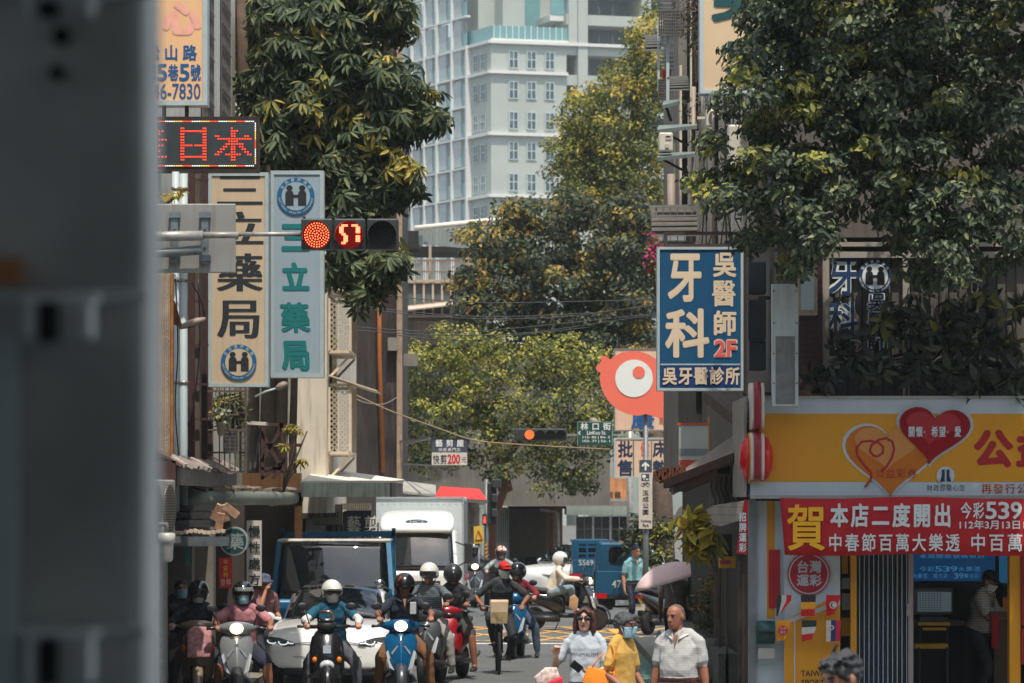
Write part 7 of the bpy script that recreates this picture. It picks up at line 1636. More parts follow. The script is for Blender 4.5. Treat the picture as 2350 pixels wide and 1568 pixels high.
def person(label, px, Y, z=0.0, yaw=0, spec=None, group=None, scale=1.0):
    """figure facing -Y in its own frame; spec gives joints in metres, clothing materials and head gear"""
    sp = dict(pelvis=(0, 0, .93), chest=(0, -.01, 1.27), head=(0, -.03, 1.56), hyaw=0, hpitch=0, hroll=0, sh=.185, hip=.095, bulk=1.0, belly=0, lh=(.24, -.02, .78), rh=(-.24, -.02, .78), lf=(.1, -.02, .07), rf=(-.1, .02, .07),
              lp=(.4, 1, -.2), rp=(-.4, 1, -.2), kp=(0, -1, 0), skin='a', sleeve='short', legs='long', shirt=None, trouser=None, shoe=blackp, hair=None, hairm=None, helmet=None, mask=None, grip=False, vox=.0085, knee_out=0, belt=None, glasses=None, fwd=0, curl=.5)
    sp.update(spec or {}); g = lambda k: Vector(sp[k]); B = Body(); bk = sp['bulk']
    t = thing('person', label, 'person', (WX(px, Y), Y, z), R(yaw), group); t.scale = (scale,) * 3
    P, C, Hd = g('pelvis'), g('chest'), g('head')
    up = (C - P).normalized(); right = Vector((1, 0, 0)); tw = R(sp.get('twist', 0)); cr_ = Vector((math.cos(tw), math.sin(tw), 0))
    N = C + (Hd - C) * .42; Wst = P.lerp(C, .42)
    bl = sp['belly']
    # torso
    B.etube([P - up * .13, P - up * .05, P + up * .06], [.13 * bk, .168 * bk, .162 * bk], [.1 * bk, .12 * bk, .115 * bk], 'trouser', p=2.4)
    wf = Vector((0, -1, 0)) * bl
    B.etube([P + up * .0, Wst + wf * .9, Wst.lerp(C, .5) + wf * .6, C, C + up * .1, C + up * .165], [.176 * bk, .166 * bk, .172 * bk, .18 * bk, .135 * bk, .07 * bk], [.13 * bk + bl * .4, .118 * bk + bl * .6, .12 * bk + bl * .3, .12 * bk, .09 * bk, .06 * bk], 'shirt', right=cr_, p=2.5)
    if sp['belt']: B.etube([P + up * .015, P + up * .055], [.186 * bk, .184 * bk], [.142 * bk + bl * .5, .142 * bk + bl * .7], 'belt', p=2.5)
    for sx in (-1, 1): B.tube([C + up * .13 + cr_ * sx * .02, C + up * .125 + cr_ * sx * .09, C + up * .085 + cr_ * sx * .15 * bk], [.066, .06 * bk, .054 * bk], 'shirt')
    M = head_frame(Hd, sp['hyaw'], sp['hpitch'], sp['hroll'])
    hm = lambda x, y, z_: M @ Vector((x, y, z_))
    B.tube([C + up * .12, N, hm(0, .015, -.06)], [.062, .056, .055], 'skin')
    # head: lofted skull and jaw
    prof = [(-.118, .022, .026, -.055), (-.108, .04, .045, -.045), (-.085, .054, .064, -.028), (-.045, .065, .083, -.012), (0, .0725, .094, .0), (.04, .075, .097, .004), (.075, .068, .088, .006), (.1, .05, .066, .008), (.116, .022, .03, .008)]
    rings = [[hm(x, y + yo, z_) for x, y in superell(0, 0, rx, ry, 18, 2.2)] for z_, rx, ry, yo in prof]
    k = len(B.mb.f); B.mb.loft(rings); B.tags += ['skin'] * (len(B.mb.f) - k)
    B.tube([hm(0, -.088, .022), hm(0, -.105, -.012), hm(0, -.112, -.026)], [.009, .013, .014], 'skin', 8); B.ball(hm(0, -.1, -.03), (.02, .013, .01), 'skin')
    for sx in (-1, 1):
        B.ball(hm(sx * .077, .012, -.005), (.012, .024, .034), 'skin'); B.ball(hm(sx * .031, -.086, .014), (.0125, .007, .005), 'eye')
        B.tube([hm(sx * .014, -.096, .034), hm(sx * .034, -.093, .039), hm(sx * .05, -.082, .034)], .0055, 'hair', 6)
    B.tube([hm(-.022, -.088, -.062), hm(0, -.097, -.06), hm(.022, -.088, -.062)], .0085, 'lip', 6)
    # arms
    UA, FA = .285, .25
    for sx, hk, pk, sd_ in ((1, 'lh', 'lp', 'l'), (-1, 'rh', 'rp', 'r')):
        Sx = C + cr_ * sx * sp['sh'] * (bk * .35 + .65) + up * .07; hd = g(hk); el, wr = ik(Sx, hd, UA, FA, Vector(sp[pk]))
        lng = sp['sleeve']
        B.ball(Sx - cr_ * sx * .02, (.056 * bk, .056 * bk, .058 * bk), 'shirt')
        B.tube([Sx, Sx.lerp(el, .5), el], [.048 * bk, .043 * bk, .037 * bk], 'skin' if lng == 'short' else 'sleeve')
        if lng == 'short': B.tube([Sx, Sx.lerp(el, .4), Sx.lerp(el, .72)], [.054 * bk, .059 * bk, .062 * bk], 'shirt')
        elif lng == 'none': pass
        else:
            B.tube([Sx, Sx.lerp(el, .5), el], [.056 * bk, .054 * bk, .05 * bk], 'shirt' if lng == 'long' else 'sleeve'); B.tube([el, el.lerp(wr, .5), wr], [.052 * bk, .047 * bk, .038], 'shirt' if lng == 'long' else 'sleeve')
        if lng == 'cover':
            B.tube([Sx, Sx.lerp(el, .4), Sx.lerp(el, .66)], [.058 * bk, .061 * bk, .064 * bk], 'shirt')
        B.tube([el, el.lerp(wr, .35), wr], [.039 * bk, .038 * bk, .025], 'skin' if lng == 'short' else ('shirt' if lng == 'long' else 'sleeve'))
        # hand: palm, five fingers
        fd = (wr - el).normalized() if not sp.get(sd_ + 'dir') else Vector(sp[sd_ + 'dir']).normalized()
        pn = Vector(sp.get(sd_ + 'palm', (0, 0, -1) if sp['grip'] else (-sx, 0, 0))); pn = (pn - fd * pn.dot(fd)).normalized(); sd = fd.cross(pn).normalized()
        if sp['grip'] and not sp.get(sd_ + 'palm'): sd = Vector((sx, 0, 0)); sd = (sd - fd * sd.dot(fd)).normalized(); pn = sd.cross(fd) if sd.cross(fd).z < 0 else -sd.cross(fd)
        B.etube([wr, wr + fd * .035, wr + fd * .085], [.024, .038, .04], [.02, .018, .014], 'skin', right=sd, seg=12)
        cu = sp.get(sd_ + 'curl', .9 if sp['grip'] else sp['curl'])
        for fi, (off, ln) in enumerate(((-.03, .068), (-.01, .078), (.011, .073), (.03, .058))):
            b0 = wr + fd * .08 + sd * off; a1 = cu * .9; d1 = fd * math.cos(a1) + pn * math.sin(a1); a2 = cu * 1.9; d2 = fd * math.cos(a2) + pn * math.sin(a2)
            B.tube([b0, b0 + d1 * ln * .5, b0 + d1 * ln * .5 + d2 * ln * .5], [.0105, .0095, .008], 'skin', 8)
        th = wr + fd * .03 - sd * .03; td = (fd * .7 - sd * .5 + pn * (.3 + cu * .4)).normalized(); B.tube([th, th + td * .035, th + (td + fd * .35).normalized() * .065], [.013, .011, .009], 'skin', 8)
    # legs
    TH, SH_ = .43, .42
    for sx, fk in ((1, 'lf'), (-1, 'rf')):
        hp = P + right * sx * sp['hip'] - up * .06; ft = g(fk); kp = Vector(sp['kp']) + Vector((sx * sp['knee_out'], 0, 0)); kn, an = ik(hp, ft + Vector((0, .02, .02)), TH, SH_, kp)
        if sp['legs'] == 'long':
            B.tube([hp, hp.lerp(kn, .5), kn], [.098 * bk, .088 * bk, .07 * bk], 'trouser'); B.tube([kn, kn.lerp(an, .4), an + (kn - an) * .08], [.07 * bk, .066 * bk, .054 * bk], 'trouser')
        else:
            B.tube([hp, hp.lerp(kn, .5), kn.lerp(hp, .12)], [.1 * bk, .098 * bk, .09 * bk], 'trouser'); B.tube([kn.lerp(hp, .3), kn, kn.lerp(an, .35), an], [.066 * bk, .056 * bk, .058 * bk, .036], 'skin')
        fyaw = R(sp.get('foot', 0)) * sx; fv = Vector((math.sin(fyaw), -math.cos(fyaw), 0))
        B.etube([ft - fv * .07 + Vector((0, 0, -.02)), ft + Vector((0, 0, -.015)), ft + fv * .09 + Vector((0, 0, -.03)), ft + fv * .17 + Vector((0, 0, -.04))], [.034, .042, .045, .03], [.036, .045, .032, .02], 'shoe', seg=14)
        B.tube([an, ft], [.04, .04], 'skin' if sp['legs'] == 'short' else 'shoe')
    mats = {'skin': skin_mats[sp['skin']], 'shirt': sp['shirt'], 'trouser': sp['trouser'], 'shoe': sp['shoe'], 'eye': eye_d, 'hair': sp['hairm'] or hair_black, 'lip': lip_m, 'sleeve': sp.get('sleevem') or skin_mats[sp['skin']], 'belt': sp['belt'] or blackp}
    order = list(mats); finish(remesh(B.mb, sp['vox']), 'body', t, B.mb, B.tags, mats, order)
    # collar
    if sp.get('collar'):
        m = MB(); c0 = C + up * .15 + Vector((0, -.012, 0))
        for sx in (-1, 1):
            a = c0 + Vector((sx * .082, .02, .035)); b = c0 + Vector((sx * .045, -.078, .015)); c2 = c0 + Vector((sx * .03, -.12, -.07)); d = c0 + Vector((sx * .115, -.055, -.022)); m.add([a, b, c2, d], [(0, 1, 2, 3)])
        m.add([c0 + Vector((-.075, .02, .03)), c0 + Vector((.075, .02, .03)), c0 + Vector((.06, .07, .02)), c0 + Vector((-.06, .07, .02))], [(0, 1, 2, 3)]); m.build('collar', sp['collar'], t, local=True, solid=.018)
        m = MB(); m.add([c0 + Vector((-.022, -.1, -.02)), c0 + Vector((.022, -.1, -.02)), c0 + Vector((0, -.134, -.14))], [(0, 1, 2)]); m.build('neck_opening', skin_mats[sp['skin']], t, local=True, solid=.012)
    # hair
    hs = sp['hair']
    if hs:
        hb = Body(); hmx = sp['hairm'] or hair_black
        cap = {'short': (-.005, .0), 'bald': (-.03, .0), 'bob': (-.02, .0), 'puff': (-.03, .012), 'tuft': (-.03, .004)}[hs]
        rings = []
        for z_, rx, ry, yo in [(cap[0], .08, .07, .036), (.03, .083, .085, .022), (.06, .083, .096, .01), (.09, .072, .085, .01), (.112, .05, .062, .012), (.128, .02, .03, .012)]:
            rings.append([hm(x * (1 + cap[1] * 8), y * (1 + cap[1] * 6) + yo, z_ + cap[1] * max(0, z_) * 3) for x, y in superell(0, 0, rx, ry, 18, 2.2)])
        if hs == 'bald': rings = [[hm(x, y + yo, z_) for x, y in superell(0, 0, rx, ry, 18, 2.2)] for z_, rx, ry, yo in [(-.04, .0735, .05, .05), (.03, .0765, .07, .034), (.07, .0715, .078, .02), (.1, .053, .064, .013), (.121, .02, .028, .012)]]
        hb.mb.loft(rings)
        rr = random.Random(hash(label) % 999 if False else len(label))
        if hs == 'bob':
            for k in range(15):
                a = R(-112 + 224 * k / 14); x, y = math.sin(a) * .088, math.cos(a) * .098 + .005; l_ = .15 + rr.uniform(-.015, .02)
                hb.tube([hm(x * .86, y * .86, .07), hm(x * 1.02, y, .0), hm(x * 1.1, y * 1.03, -.07), hm(x * 1.16, y * 1.06, -l_)], [.028, .03, .03, .014], 'h', 8)
            for sx in (-1, 1): hb.tube([hm(sx * .005, -.07, .105), hm(sx * .05, -.085, .075), hm(sx * .079, -.055, .02), hm(sx * .09, -.03, -.05), hm(sx * .094, -.02, -.12)], [.022, .026, .024, .022, .012], 'h', 8)
        if hs in ('puff', 'tuft'):
            for k in range(90 if hs == 'puff' else 56):
                u = Vector((rr.uniform(-1, 1), rr.uniform(-.6, 1), rr.uniform(-.25, 1))).normalized(); hb.ball(hm(u.x * .08, .024 + u.y * .095, .03 + u.z * .095), (.019 + rr.uniform(0, .008), .024, .014 + rr.uniform(0, .01)), 'h')
            if hs == 'puff': hb.ball(hm(.02, -.075, .09), (.045, .03, .028), 'h')
        if hs == 'tuft':
            for k in range(60): x = rr.uniform(-.085, .085); y = rr.uniform(-.1, .11); z0 = .06 + .045 * (1 - (x / .085) ** 2); hb.tube([hm(x, y, z0), hm(x * 1.1 + .012, y - .02, z0 + .022), hm(x * 1.1 + .045, y - .03, z0 + .028)], [.015, .012, .004], 'h', 6)
            hb.tube([hm(-.02, 0, .11), hm(-.01, .01, .15), hm(.015, .02, .175), hm(.05, .03, .18)], [.016, .012, .009, .004], 'h', 8)
        if hs == 'short':
            for k in range(40): u = Vector((rr.uniform(-1, 1), rr.uniform(-.8, 1), rr.uniform(.1, 1))).normalized(); hb.ball(hm(u.x * .076, .015 + u.y * .09, .04 + u.z * .082), (.015, .017, .012), 'h')
        if hs != 'bald': finish(remesh(hb.mb, .0065, 7 if hs == 'tuft' else 3), 'hair', t, None, None, hmx)
        else: finish(remesh(hb.mb, .0065, 3), 'hair', t, None, None, hmx)
    # helmet
    if sp['helmet']:
        kind, hmat, vis = sp['helmet']; m = MB(); seg, rg = 40, 24
        rx, ry, rz = .128, .148, .142
        for i in range(rg + 1):
            th = math.pi * .97 * i / rg
            for k in range(seg):
                a = 2 * math.pi * k / seg; m.v.append(tuple(hm(rx * math.sin(th) * math.sin(a), .012 - ry * math.sin(th) * math.cos(a), .035 + rz * math.cos(th))))
        for i in range(rg):
            for k in range(seg):
                th = math.pi * .97 * (i + .5) / rg; a = 2 * math.pi * (k + .5) / seg; zz = .035 + rz * math.cos(th); fr = math.cos(a)
                if kind == 'open' and ((fr > .42 and zz < .058) or zz < -.085 + .03 * fr): continue
                if kind == 'half' and (zz < .045 - .06 * (fr < .25) - .03 * (fr < -.3)): continue
                if kind == 'full' and (fr > .5 and -.045 < zz < .055 or zz < -.115): continue
                k2 = (k + 1) % seg; m.f.append((i * seg + k, i * seg + k2, (i + 1) * seg + k2, (i + 1) * seg + k)); m.m.append(0); m.sm.append(True)
        hel = m.build('helmet', hmat, t, local=True, solid=.02)
        m = MB(); m.tube([hm(sx_ * .1, -.11 + abs(sx_) * .06, .062) for sx_ in (-1.1, -.9, -.6, -.3, 0, .3, .6, .9, 1.1)], .009, 6)
        if kind != 'full': m.tube([hm(-.1, .0, -.06), hm(-.06, -.05, -.12), hm(0, -.06, -.132), hm(.06, -.05, -.12), hm(.1, 0, -.06)], .008, 6)
        m.build('trim', blackp, hel, local=True)
        if vis:
            m = MB(); n1, n2 = 18, 6; z0, z1 = (-.05, .062) if vis == 'down' else (.05, .1); 
            if kind == 'open' and vis == 'down': z0 = -.045
            for i in range(n2 + 1):
                for k in range(n1 + 1):
                    a = R(-62 + 124 * k / n1); zz = z0 + (z1 - z0) * i / n2; s_ = math.sqrt(max(.02, 1 - ((zz - .035) / rz) ** 2)); e = 1.07 if vis == 'down' else 1.12
                    m.v.append(tuple(hm(rx * e * s_ * math.sin(a), .012 - ry * e * s_ * math.cos(a), zz)))
            for i in range(n2):
                for k in range(n1): b = i * (n1 + 1) + k; m.f.append((b, b + 1, b + n1 + 2, b + n1 + 1)); m.m.append(0); m.sm.append(True)
            m.build('visor', glass_mat('visor_smoke', (60, 64, 66), .05, .8, .45) if vis == 'down' else pm('visor_grey', (110, 112, 112), .1, coat=.5), hel, local=True, solid=.004)
        if kind == 'half':
            m = MB(); pts = [hm(.11 * math.sin(a), .0 - .185 * math.cos(a), .055 + .01 * math.cos(a)) for a in [R(-60 + 15 * k) for k in range(9)]]; pt2 = [hm(.115 * math.sin(a), .012 - .14 * math.cos(a), .075) for a in [R(-60 + 15 * k) for k in range(9)]]
            m.v = [tuple(v) for v in pts + pt2]; m.f = [(k, k + 1, k + 10, k + 9) for k in range(8)]; m.m = [0] * 8; m.sm = [True] * 8; m.build('peak', hmat, hel, local=True, solid=.008)
    if sp['mask']:
        m = MB(); n1, n2 = 14, 8
        for i in range(n2 + 1):
            v = i / n2
            for k in range(n1 + 1):
                u = -1 + 2 * k / n1; a = u * R(76); zz = .004 - .118 * v - .012 * abs(u) * (1 - v); bul = 1 + .1 * math.sin(math.pi * min(1, v * 1.1)) * (1 - abs(u)) ; s_ = 1 - .14 * v ** 2
                m.v.append(tuple(hm(.078 * s_ * math.sin(a), -.004 - .108 * bul * s_ * math.cos(a) - (.012 * (1 - abs(u) * 3) if v < .25 and abs(u) < .33 else 0), zz)))
        for i in range(n2):
            for k in range(n1): b = i * (n1 + 1) + k; m.f.append((b, b + 1, b + n1 + 2, b + n1 + 1)); m.m.append(0); m.sm.append(True)
        for sx in (-1, 1):
            for z_ in (-.01, -.085): m.tube([hm(sx * .075, -.03, z_), hm(sx * .086, .01, .01)], .003, 5)
        m.build('face_mask', sp['mask'], t, local=True, solid=.004)
    if sp['glasses']:
        m = MB(); mt = sp['glasses']
        for sx in (-1, 1):
            rings = [[hm(sx * .036 + x, -.108 - d + abs(x + sx * .01) * .0, .012 + y) for x, y in superell(0, 0, .031, .023, 18, 3)] for d in (-.004, .004)]
            m.loft(rings); m.tube([hm(sx * .064, -.1, .02), hm(sx * .08, .0, .018)], .004, 5)
        m.tube([hm(-.01, -.11, .02), hm(.01, -.11, .02)], .004, 5); m.build('glasses', mt, t, local=True)
    if sp.get('cap'):
        m = MB(); rings = []
        for z_, r1 in ((.045, 1.02), (.075, 1.0), (.105, .88), (.13, .6), (.142, .2)): rings.append([hm(x, y + .006, z_) for x, y in superell(0, 0, .086 * r1, .104 * r1, 20, 2.1)])
        m.loft(rings); pts = [hm(.07 * math.sin(a), -.1 - .085 * math.cos(a), .038 + .012 * math.cos(a)) for a in [R(-80 + 20 * k) for k in range(9)]]; pt2 = [hm(.084 * math.sin(a), -.06 - .04 * math.cos(a), .052) for a in [R(-80 + 20 * k) for k in range(9)]]
        m2 = MB(); m2.v = [tuple(v) for v in pts + pt2]; m2.f = [(k, k + 1, k + 10, k + 9) for k in range(8)]; m2.m = [0] * 8; m2.sm = [True] * 8
        cp = m.build('cap', sp['cap'], t, local=True); m2.build('peak', sp['cap'], cp, local=True, solid=.008)
        if sp.get('capmark'): m = MB(); m.tube([hm(-.03 + .02 * k, -.1 - .0, .085 + .02 * (k % 2)) for k in range(4)], .006, 5); m.build('badge', sp['capmark'], cp, local=True)
    if sp.get('brim'):
        m = MB(); rings = [[hm(x, y, z_) for x, y in superell(0, 0, r1, r1 * 1.1, 22, 2)] for z_, r1 in ((.03, .15), (.05, .095), (.1, .088), (.125, .06), (.132, .02))]; m.loft(rings); m.build('hat', sp['brim'], t, local=True)
    return t
hair_black = pm('hair_black', (28, 25, 24), .5, var=.3, scale=60, bump=.4, bscale=120); hair_grey = pm('hair_grey', (92, 90, 88), .55, var=.35, scale=50, bump=.5, bscale=110); hair_auburn = pm('hair_auburn', (72, 34, 26), .4, var=.35, scale=40, bump=.4, bscale=110); hair_salt = pm('hair_salt', (60, 60, 62), .55, var=.35, scale=50, bump=.4, bscale=110); hair_shaved = pm('hair_shaved', (92, 74, 62), .8, var=.25, scale=60)
mask_b = pm('mask_blue', (150, 186, 198), .8, var=.04, stripes=('Z', .022, (136, 172, 186), .12)); mask_w = pm('mask_white', (208, 208, 202), .8, var=.04)
def cl(name, rgb, **k): return pm('cloth_' + name, rgb, k.pop('rough', .85), var=k.pop('var', .1), scale=k.pop('scale', 9), bump=.25, bscale=18, **k)
hel_black = pm('helmet_black', (26, 27, 30), .15, var=.05, coat=.8); hel_white = pm('helmet_white', (212, 212, 206), .2, var=.04, coat=.6); hel_grey = pm('helmet_grey', (52, 56, 60), .25, var=.08, coat=.5); hel_org = pm('helmet_pattern', (26, 25, 26), .2, var=.3, scale=14, coat=.7, streak=.9, dirt=(196, 110, 60)); hel_two = pm('helmet_two_tone', (206, 176, 156), .2, coat=.6, stripes=('X', .12, (150, 70, 40), .35))
jeans = cl('jeans', (62, 78, 100)); darktr = cl('dark_trousers', (40, 42, 50)); greytr = cl('grey_trousers', (74, 76, 84)); palegrey = cl('pale_trousers', (150, 146, 142)); browntr = cl('brown_trousers', (112, 78, 48)); shorts_n = cl('navy_shorts', (34, 40, 58))
RIDE = dict(pelvis=(0, .28, .81), chest=(0, .16, 1.13), head=(0, .09, 1.4), lh=(.33, -.31, 1.03), rh=(-.33, -.31, 1.03), ldir=(0, -1, -.15), rdir=(0, -1, -.15), grip=True, lp=(.9, .5, -.5), rp=(-.9, .5, -.5), lf=(.34, .02, .07), rf=(-.34, .02, .07), kp=(0, -1, .5), knee_out=.55)
def rider(label, key, dx=0, dz=0, **kw):
    s_ = SC[key]; sp = dict(RIDE); sp.update(kw)
    Mx = RM[s_.name]; loc = Mx @ Vector((dx, 0, 0))
    t = person(label, 0, 1, 0, 0, sp, 'riders in the lane')
    t.location = loc + Vector((0, 0, dz)); t.rotation_euler = (0, 0, s_.rotation_euler.z + R(kw.get('turn', 0))); return t
rider('helmeted rider in a dark floral jacket on the champagne scooter', 'B', shirt=cl('floral_dark', (44, 48, 58), var=.8, scale=26), trouser=darktr, sleeve='long', helmet=('open', hel_black, 'down'), mask=mask_w, skin='b')
rider('rider in a pink t-shirt and navy shorts on the silver scooter', 'C', shirt=cl('dusty_pink', (176, 118, 126)), trouser=shorts_n, legs='short', helmet=('open', hel_black, 'up'), mask=mask_b, skin='c', bulk=1.12, dx=.1)
rider('rider in a teal t-shirt with white arm covers on the black scooter', 'D', shirt=cl('teal', (12, 82, 108)), trouser=greytr, sleeve='cover', sleevem=cl('white_cover', (204, 204, 204)), helmet=('half', hel_white, None), mask=mask_w, skin='a', hyaw=14, bulk=1.1, dx=.08, glasses=glass_mat('spectacles', (50, 44, 42), .1))
rider('rider in a navy polo shirt looking down with a cigarette', 'E', shirt=cl('navy_polo', (34, 42, 56)), trouser=browntr, helmet=('open', hel_org, None), hpitch=24, skin='c', collar=cl('navy_polo', (0, 0, 0)), bulk=1.1, dz=.08, dx=.06)
rider('moustached rider in a grey striped shirt with a backpack', 'F', shirt=cl('grey_stripe', (104, 110, 116), stripes=('Z', .03, (70, 76, 84), .4)), trouser=palegrey, helmet=('half', hel_white, 'down'), skin='c', hyaw=-8, dz=.14, dx=-.05)
rider('rider with a black full face helmet and dark jacket beside the box truck', 'G', shirt=cl('charcoal_jacket', (50, 50, 56)), trouser=cl('grey_shorts', (70, 66, 64)), legs='short', sleeve='long', helmet=('full', hel_grey, 'down'), hyaw=30, skin='c', dz=.1)
rider('far rider in a grey t-shirt with a dark mask and bare legs', 'H', shirt=cl('slate_tee', (66, 74, 84)), trouser=shorts_n, legs='short', helmet=('open', hel_grey, 'up'), mask=pm('mask_dark', (52, 70, 76), .8), vox=.012)
rider('rider in a red vest and black helmet behind the cyclist', 'J', shirt=cl('red_vest', (122, 26, 40)), sleeve='long', trouser=jeans, helmet=('open', hel_black, 'down'), hyaw=-35, vox=.011)
rider('far rider in a pale grey top with an orange and cream helmet', 'K', shirt=cl('pale_grey_top', (150, 158, 158)), sleeve='long', trouser=darktr, helmet=('open', hel_two, 'down'), skin='b', vox=.012)
rider('woman in a cream jacket and white helmet crossing on the black scooter', 'L', shirt=cl('cream_jacket', (206, 196, 180)), sleeve='long', trouser=cl('pale_jeans', (120, 140, 150)), helmet=('open', hel_white, 'down'), skin='b', lf=(.12, -.22, .42), rf=(-.12, -.22, .42), knee_out=.1, shoe=cl('white_shoes', (206, 200, 194)), lh=(.3, -.27, 1.03), rh=(-.3, -.27, 1.03), vox=.01)
t = person('masked pillion passenger with dark hair peeping out behind the floral rider', 424, 50.2, 0, 6, dict(pelvis=(0, .1, .86), chest=(-.06, .08, 1.2), head=(-.05, .04, 1.44), lh=(.1, -.2, 1.1), rh=(-.32, -.2, .98), rp=(-.7, .5, -.5), lf=(.25, -.1, .3), rf=(-.25, -.1, .3), knee_out=.4, kp=(0, -1, .5), shirt=cl('black_top', (36, 38, 44)), trouser=darktr, hair='short', mask=mask_b, hyaw=12, rdir=(-.1, -.6, .6)), 'riders in the lane')
# cyclist
cy = person('cyclist in a red cap and dark patterned shirt riding the bicycle', 1151, 58, 0, 2, dict(pelvis=(0, .16, .93), chest=(0, .0, 1.27), head=(.04, -.06, 1.55), lh=(.3, -.22, 1.03), rh=(-.3, -.22, 1.03), ldir=(0, -1, -.3), rdir=(0, -1, -.3), grip=True, lp=(.9, .4, -.4), rp=(-.9, .4, -.4), lf=(.12, .2, .24), rf=(-.12, -.06, .46), kp=(0, -1, .3), knee_out=.25, shirt=cl('dark_pattern', (54, 58, 62), var=.5, scale=40), trouser=darktr, shoe=cl('brown_shoes', (74, 48, 38)), skin='c', mask=mask_w, cap=pm('cap_red', (206, 28, 30), .8), capmark=pm('cap_gold', (228, 160, 30), .5), hyaw=22, hpitch=6, hair='short', vox=.0095))
# ---------------- people on foot
W1 = person('woman in sunglasses and a white slogan t-shirt with auburn bobbed hair', 1343, 36.6, .0, -4, dict(shirt=cl('white_tee', (178, 186, 192), var=.04), trouser=jeans, skin='b', hair='bob', hairm=hair_auburn, glasses=glass_mat('sunglass', (14, 12, 14), .06), hyaw=-6, hroll=2, sh=.165, bulk=.92, head=(0, -.03, 1.56), lh=(.09, -.26, 1.02), lp=(.7, .6, -.6), ldir=(-.8, -.4, .2), lpalm=(0, 0, 1), rh=(-.28, -.24, 1.2), rp=(-.5, .3, -1), rdir=(.1, -.1, 1), rpalm=(.2, -1, 0), rcurl=1.0, vox=.0065), scale=.944)
def wrap_text(root, txt, x0, x1, z0, z1, mt):
    body = [c for c in root.children if c.name.startswith('body')][0]; bv = BVHTree.FromPolygons([tuple(v.co) for v in body.data.vertices], [tuple(p.vertices) for p in body.data.polygons])
    vs, fs = glyph_mesh(txt); m = MB(); w0, w1, h0, h1 = vs[:, 0].min(), vs[:, 0].max(), vs[:, 1].min(), vs[:, 1].max(); P = []
    for v in vs:
        x = x0 + (v[0] - w0) / (w1 - w0) * (x1 - x0); z = z0 + (v[1] - h0) / (h1 - h0) * (z1 - z0); hit = bv.ray_cast(Vector((x, -1, z)), Vector((0, 1, 0)))
        P.append((x, (hit[0].y if hit[0] else -.1) - .003, z))
    m.add(P, fs); m.build('lettering', mt, root, local=True)
wrap_text(W1, 'MINIMALISM', -.135, .135, 1.19, 1.226, pm('tee_ink', (84, 92, 102), .8))
W2 = person('grey haired woman in a mustard top and blue mask crossing the lane', 1425, 35.4, .0, 52, dict(shirt=cl('mustard', (196, 152, 74), var=.06), trouser=darktr, skin='c', hair='puff', hairm=hair_salt, mask=mask_b, head=(.0, -.06, 1.53), hpitch=4, hyaw=4, sh=.16, bulk=.9, glasses=glass_mat('spectacle_lens', (70, 60, 56), .1, alpha=.6), lh=(.22, -.16, .86), rh=(-.2, -.2, .92), vox=.0065), scale=.947)
M1 = person('older man in a white striped polo shirt and brown belt crossing', 1562, 36, .0, -24, dict(shirt=cl('white_polo', (178, 177, 172), var=.04, stripes=('Z', .016, (152, 152, 150), .3)), trouser=greytr, skin='c', hair='bald', hairm=hair_shaved, collar=cl('polo_collar', (184, 182, 178)), belt=pm('belt_brown', (74, 36, 28), .5), bulk=1.12, belly=.035, head=(-.03, -.06, 1.57), hyaw=-14, hpitch=6, lh=(.28, -.02, .8), rh=(-.28, -.04, .8), vox=.0065), scale=.964)
M2 = person('head of a passer-by with messy grey black hair in front of the lottery shop', 1955, 20, .16, -62, dict(shirt=cl('grey_tee', (90, 92, 96)), trouser=darktr, hair='tuft', hairm=pm('hair_charcoal', (46, 46, 49), .45, var=.4, scale=50, bump=.5, bscale=120), skin='a', head=(0, -.06, 1.52), hpitch=22, vox=.006))
M3 = person('man in a flat cap and checked shirt studying slips inside the shop', 2248, 46.2, .13, 62, dict(shirt=cl('check_pale', (196, 192, 182), stripes=('Z', .03, (150, 146, 140), .4)), trouser=darktr, skin='c', mask=mask_w, cap=pm('cap_black', (30, 32, 36), .8), hair='short', hairm=hair_grey, hpitch=28, head=(0, -.12, 1.5), chest=(0, -.04, 1.25), belly=.03, bulk=1.1, lh=(.1, -.38, 1.08), rh=(-.08, -.4, 1.08), lp=(.6, .4, -1), rp=(-.6, .4, -1), ldir=(-.2, -1, .3), rdir=(.2, -1, .3), collar=cl('check_pale', (0, 0, 0))))
M4 = person('man in a turquoise polo shirt holding a cigarette by the blue truck', 1456, 78.2, .0, 22, dict(shirt=cl('turquoise_polo', (118, 164, 170), var=.05), trouser=cl('navy_trousers', (34, 42, 60)), skin='a', hair='short', belt=pm('belt_black', (26, 26, 30), .5), collar=cl('turquoise_polo', (0, 0, 0)), hyaw=20, hpitch=10, head=(0, -.05, 1.57), rh=(-.24, -.04, .82), lh=(.28, -.3, 1.16), lp=(.5, .6, -.8), ldir=(.1, -.5, .8), vox=.011))
M5 = person('person in a mauve t-shirt walking away under the pink umbrella', 1550, 60, .0, 172, dict(shirt=cl('mauve', (172, 146, 148)), trouser=darktr, skin='c', hair='short', lh=(.25, -.1, .82), rh=(-.16, -.22, 1.3), rp=(-.4, 1, -1), rcurl=1, vox=.0105))
M6 = person('rider in a white shirt half hidden behind the yellow post', 1610, 73.5, .0, 60, dict(pelvis=(0, .0, .84), chest=(0, -.1, 1.2), head=(0, -.18, 1.47), lh=(.28, -.5, 1.0), rh=(-.28, -.5, 1.0), lf=(.3, -.2, .07), rf=(-.3, -.2, .07), shirt=cl('white_shirt', (204, 208, 210)), trouser=darktr, helmet=('open', hel_white, 'up'), vox=.012, grip=True))
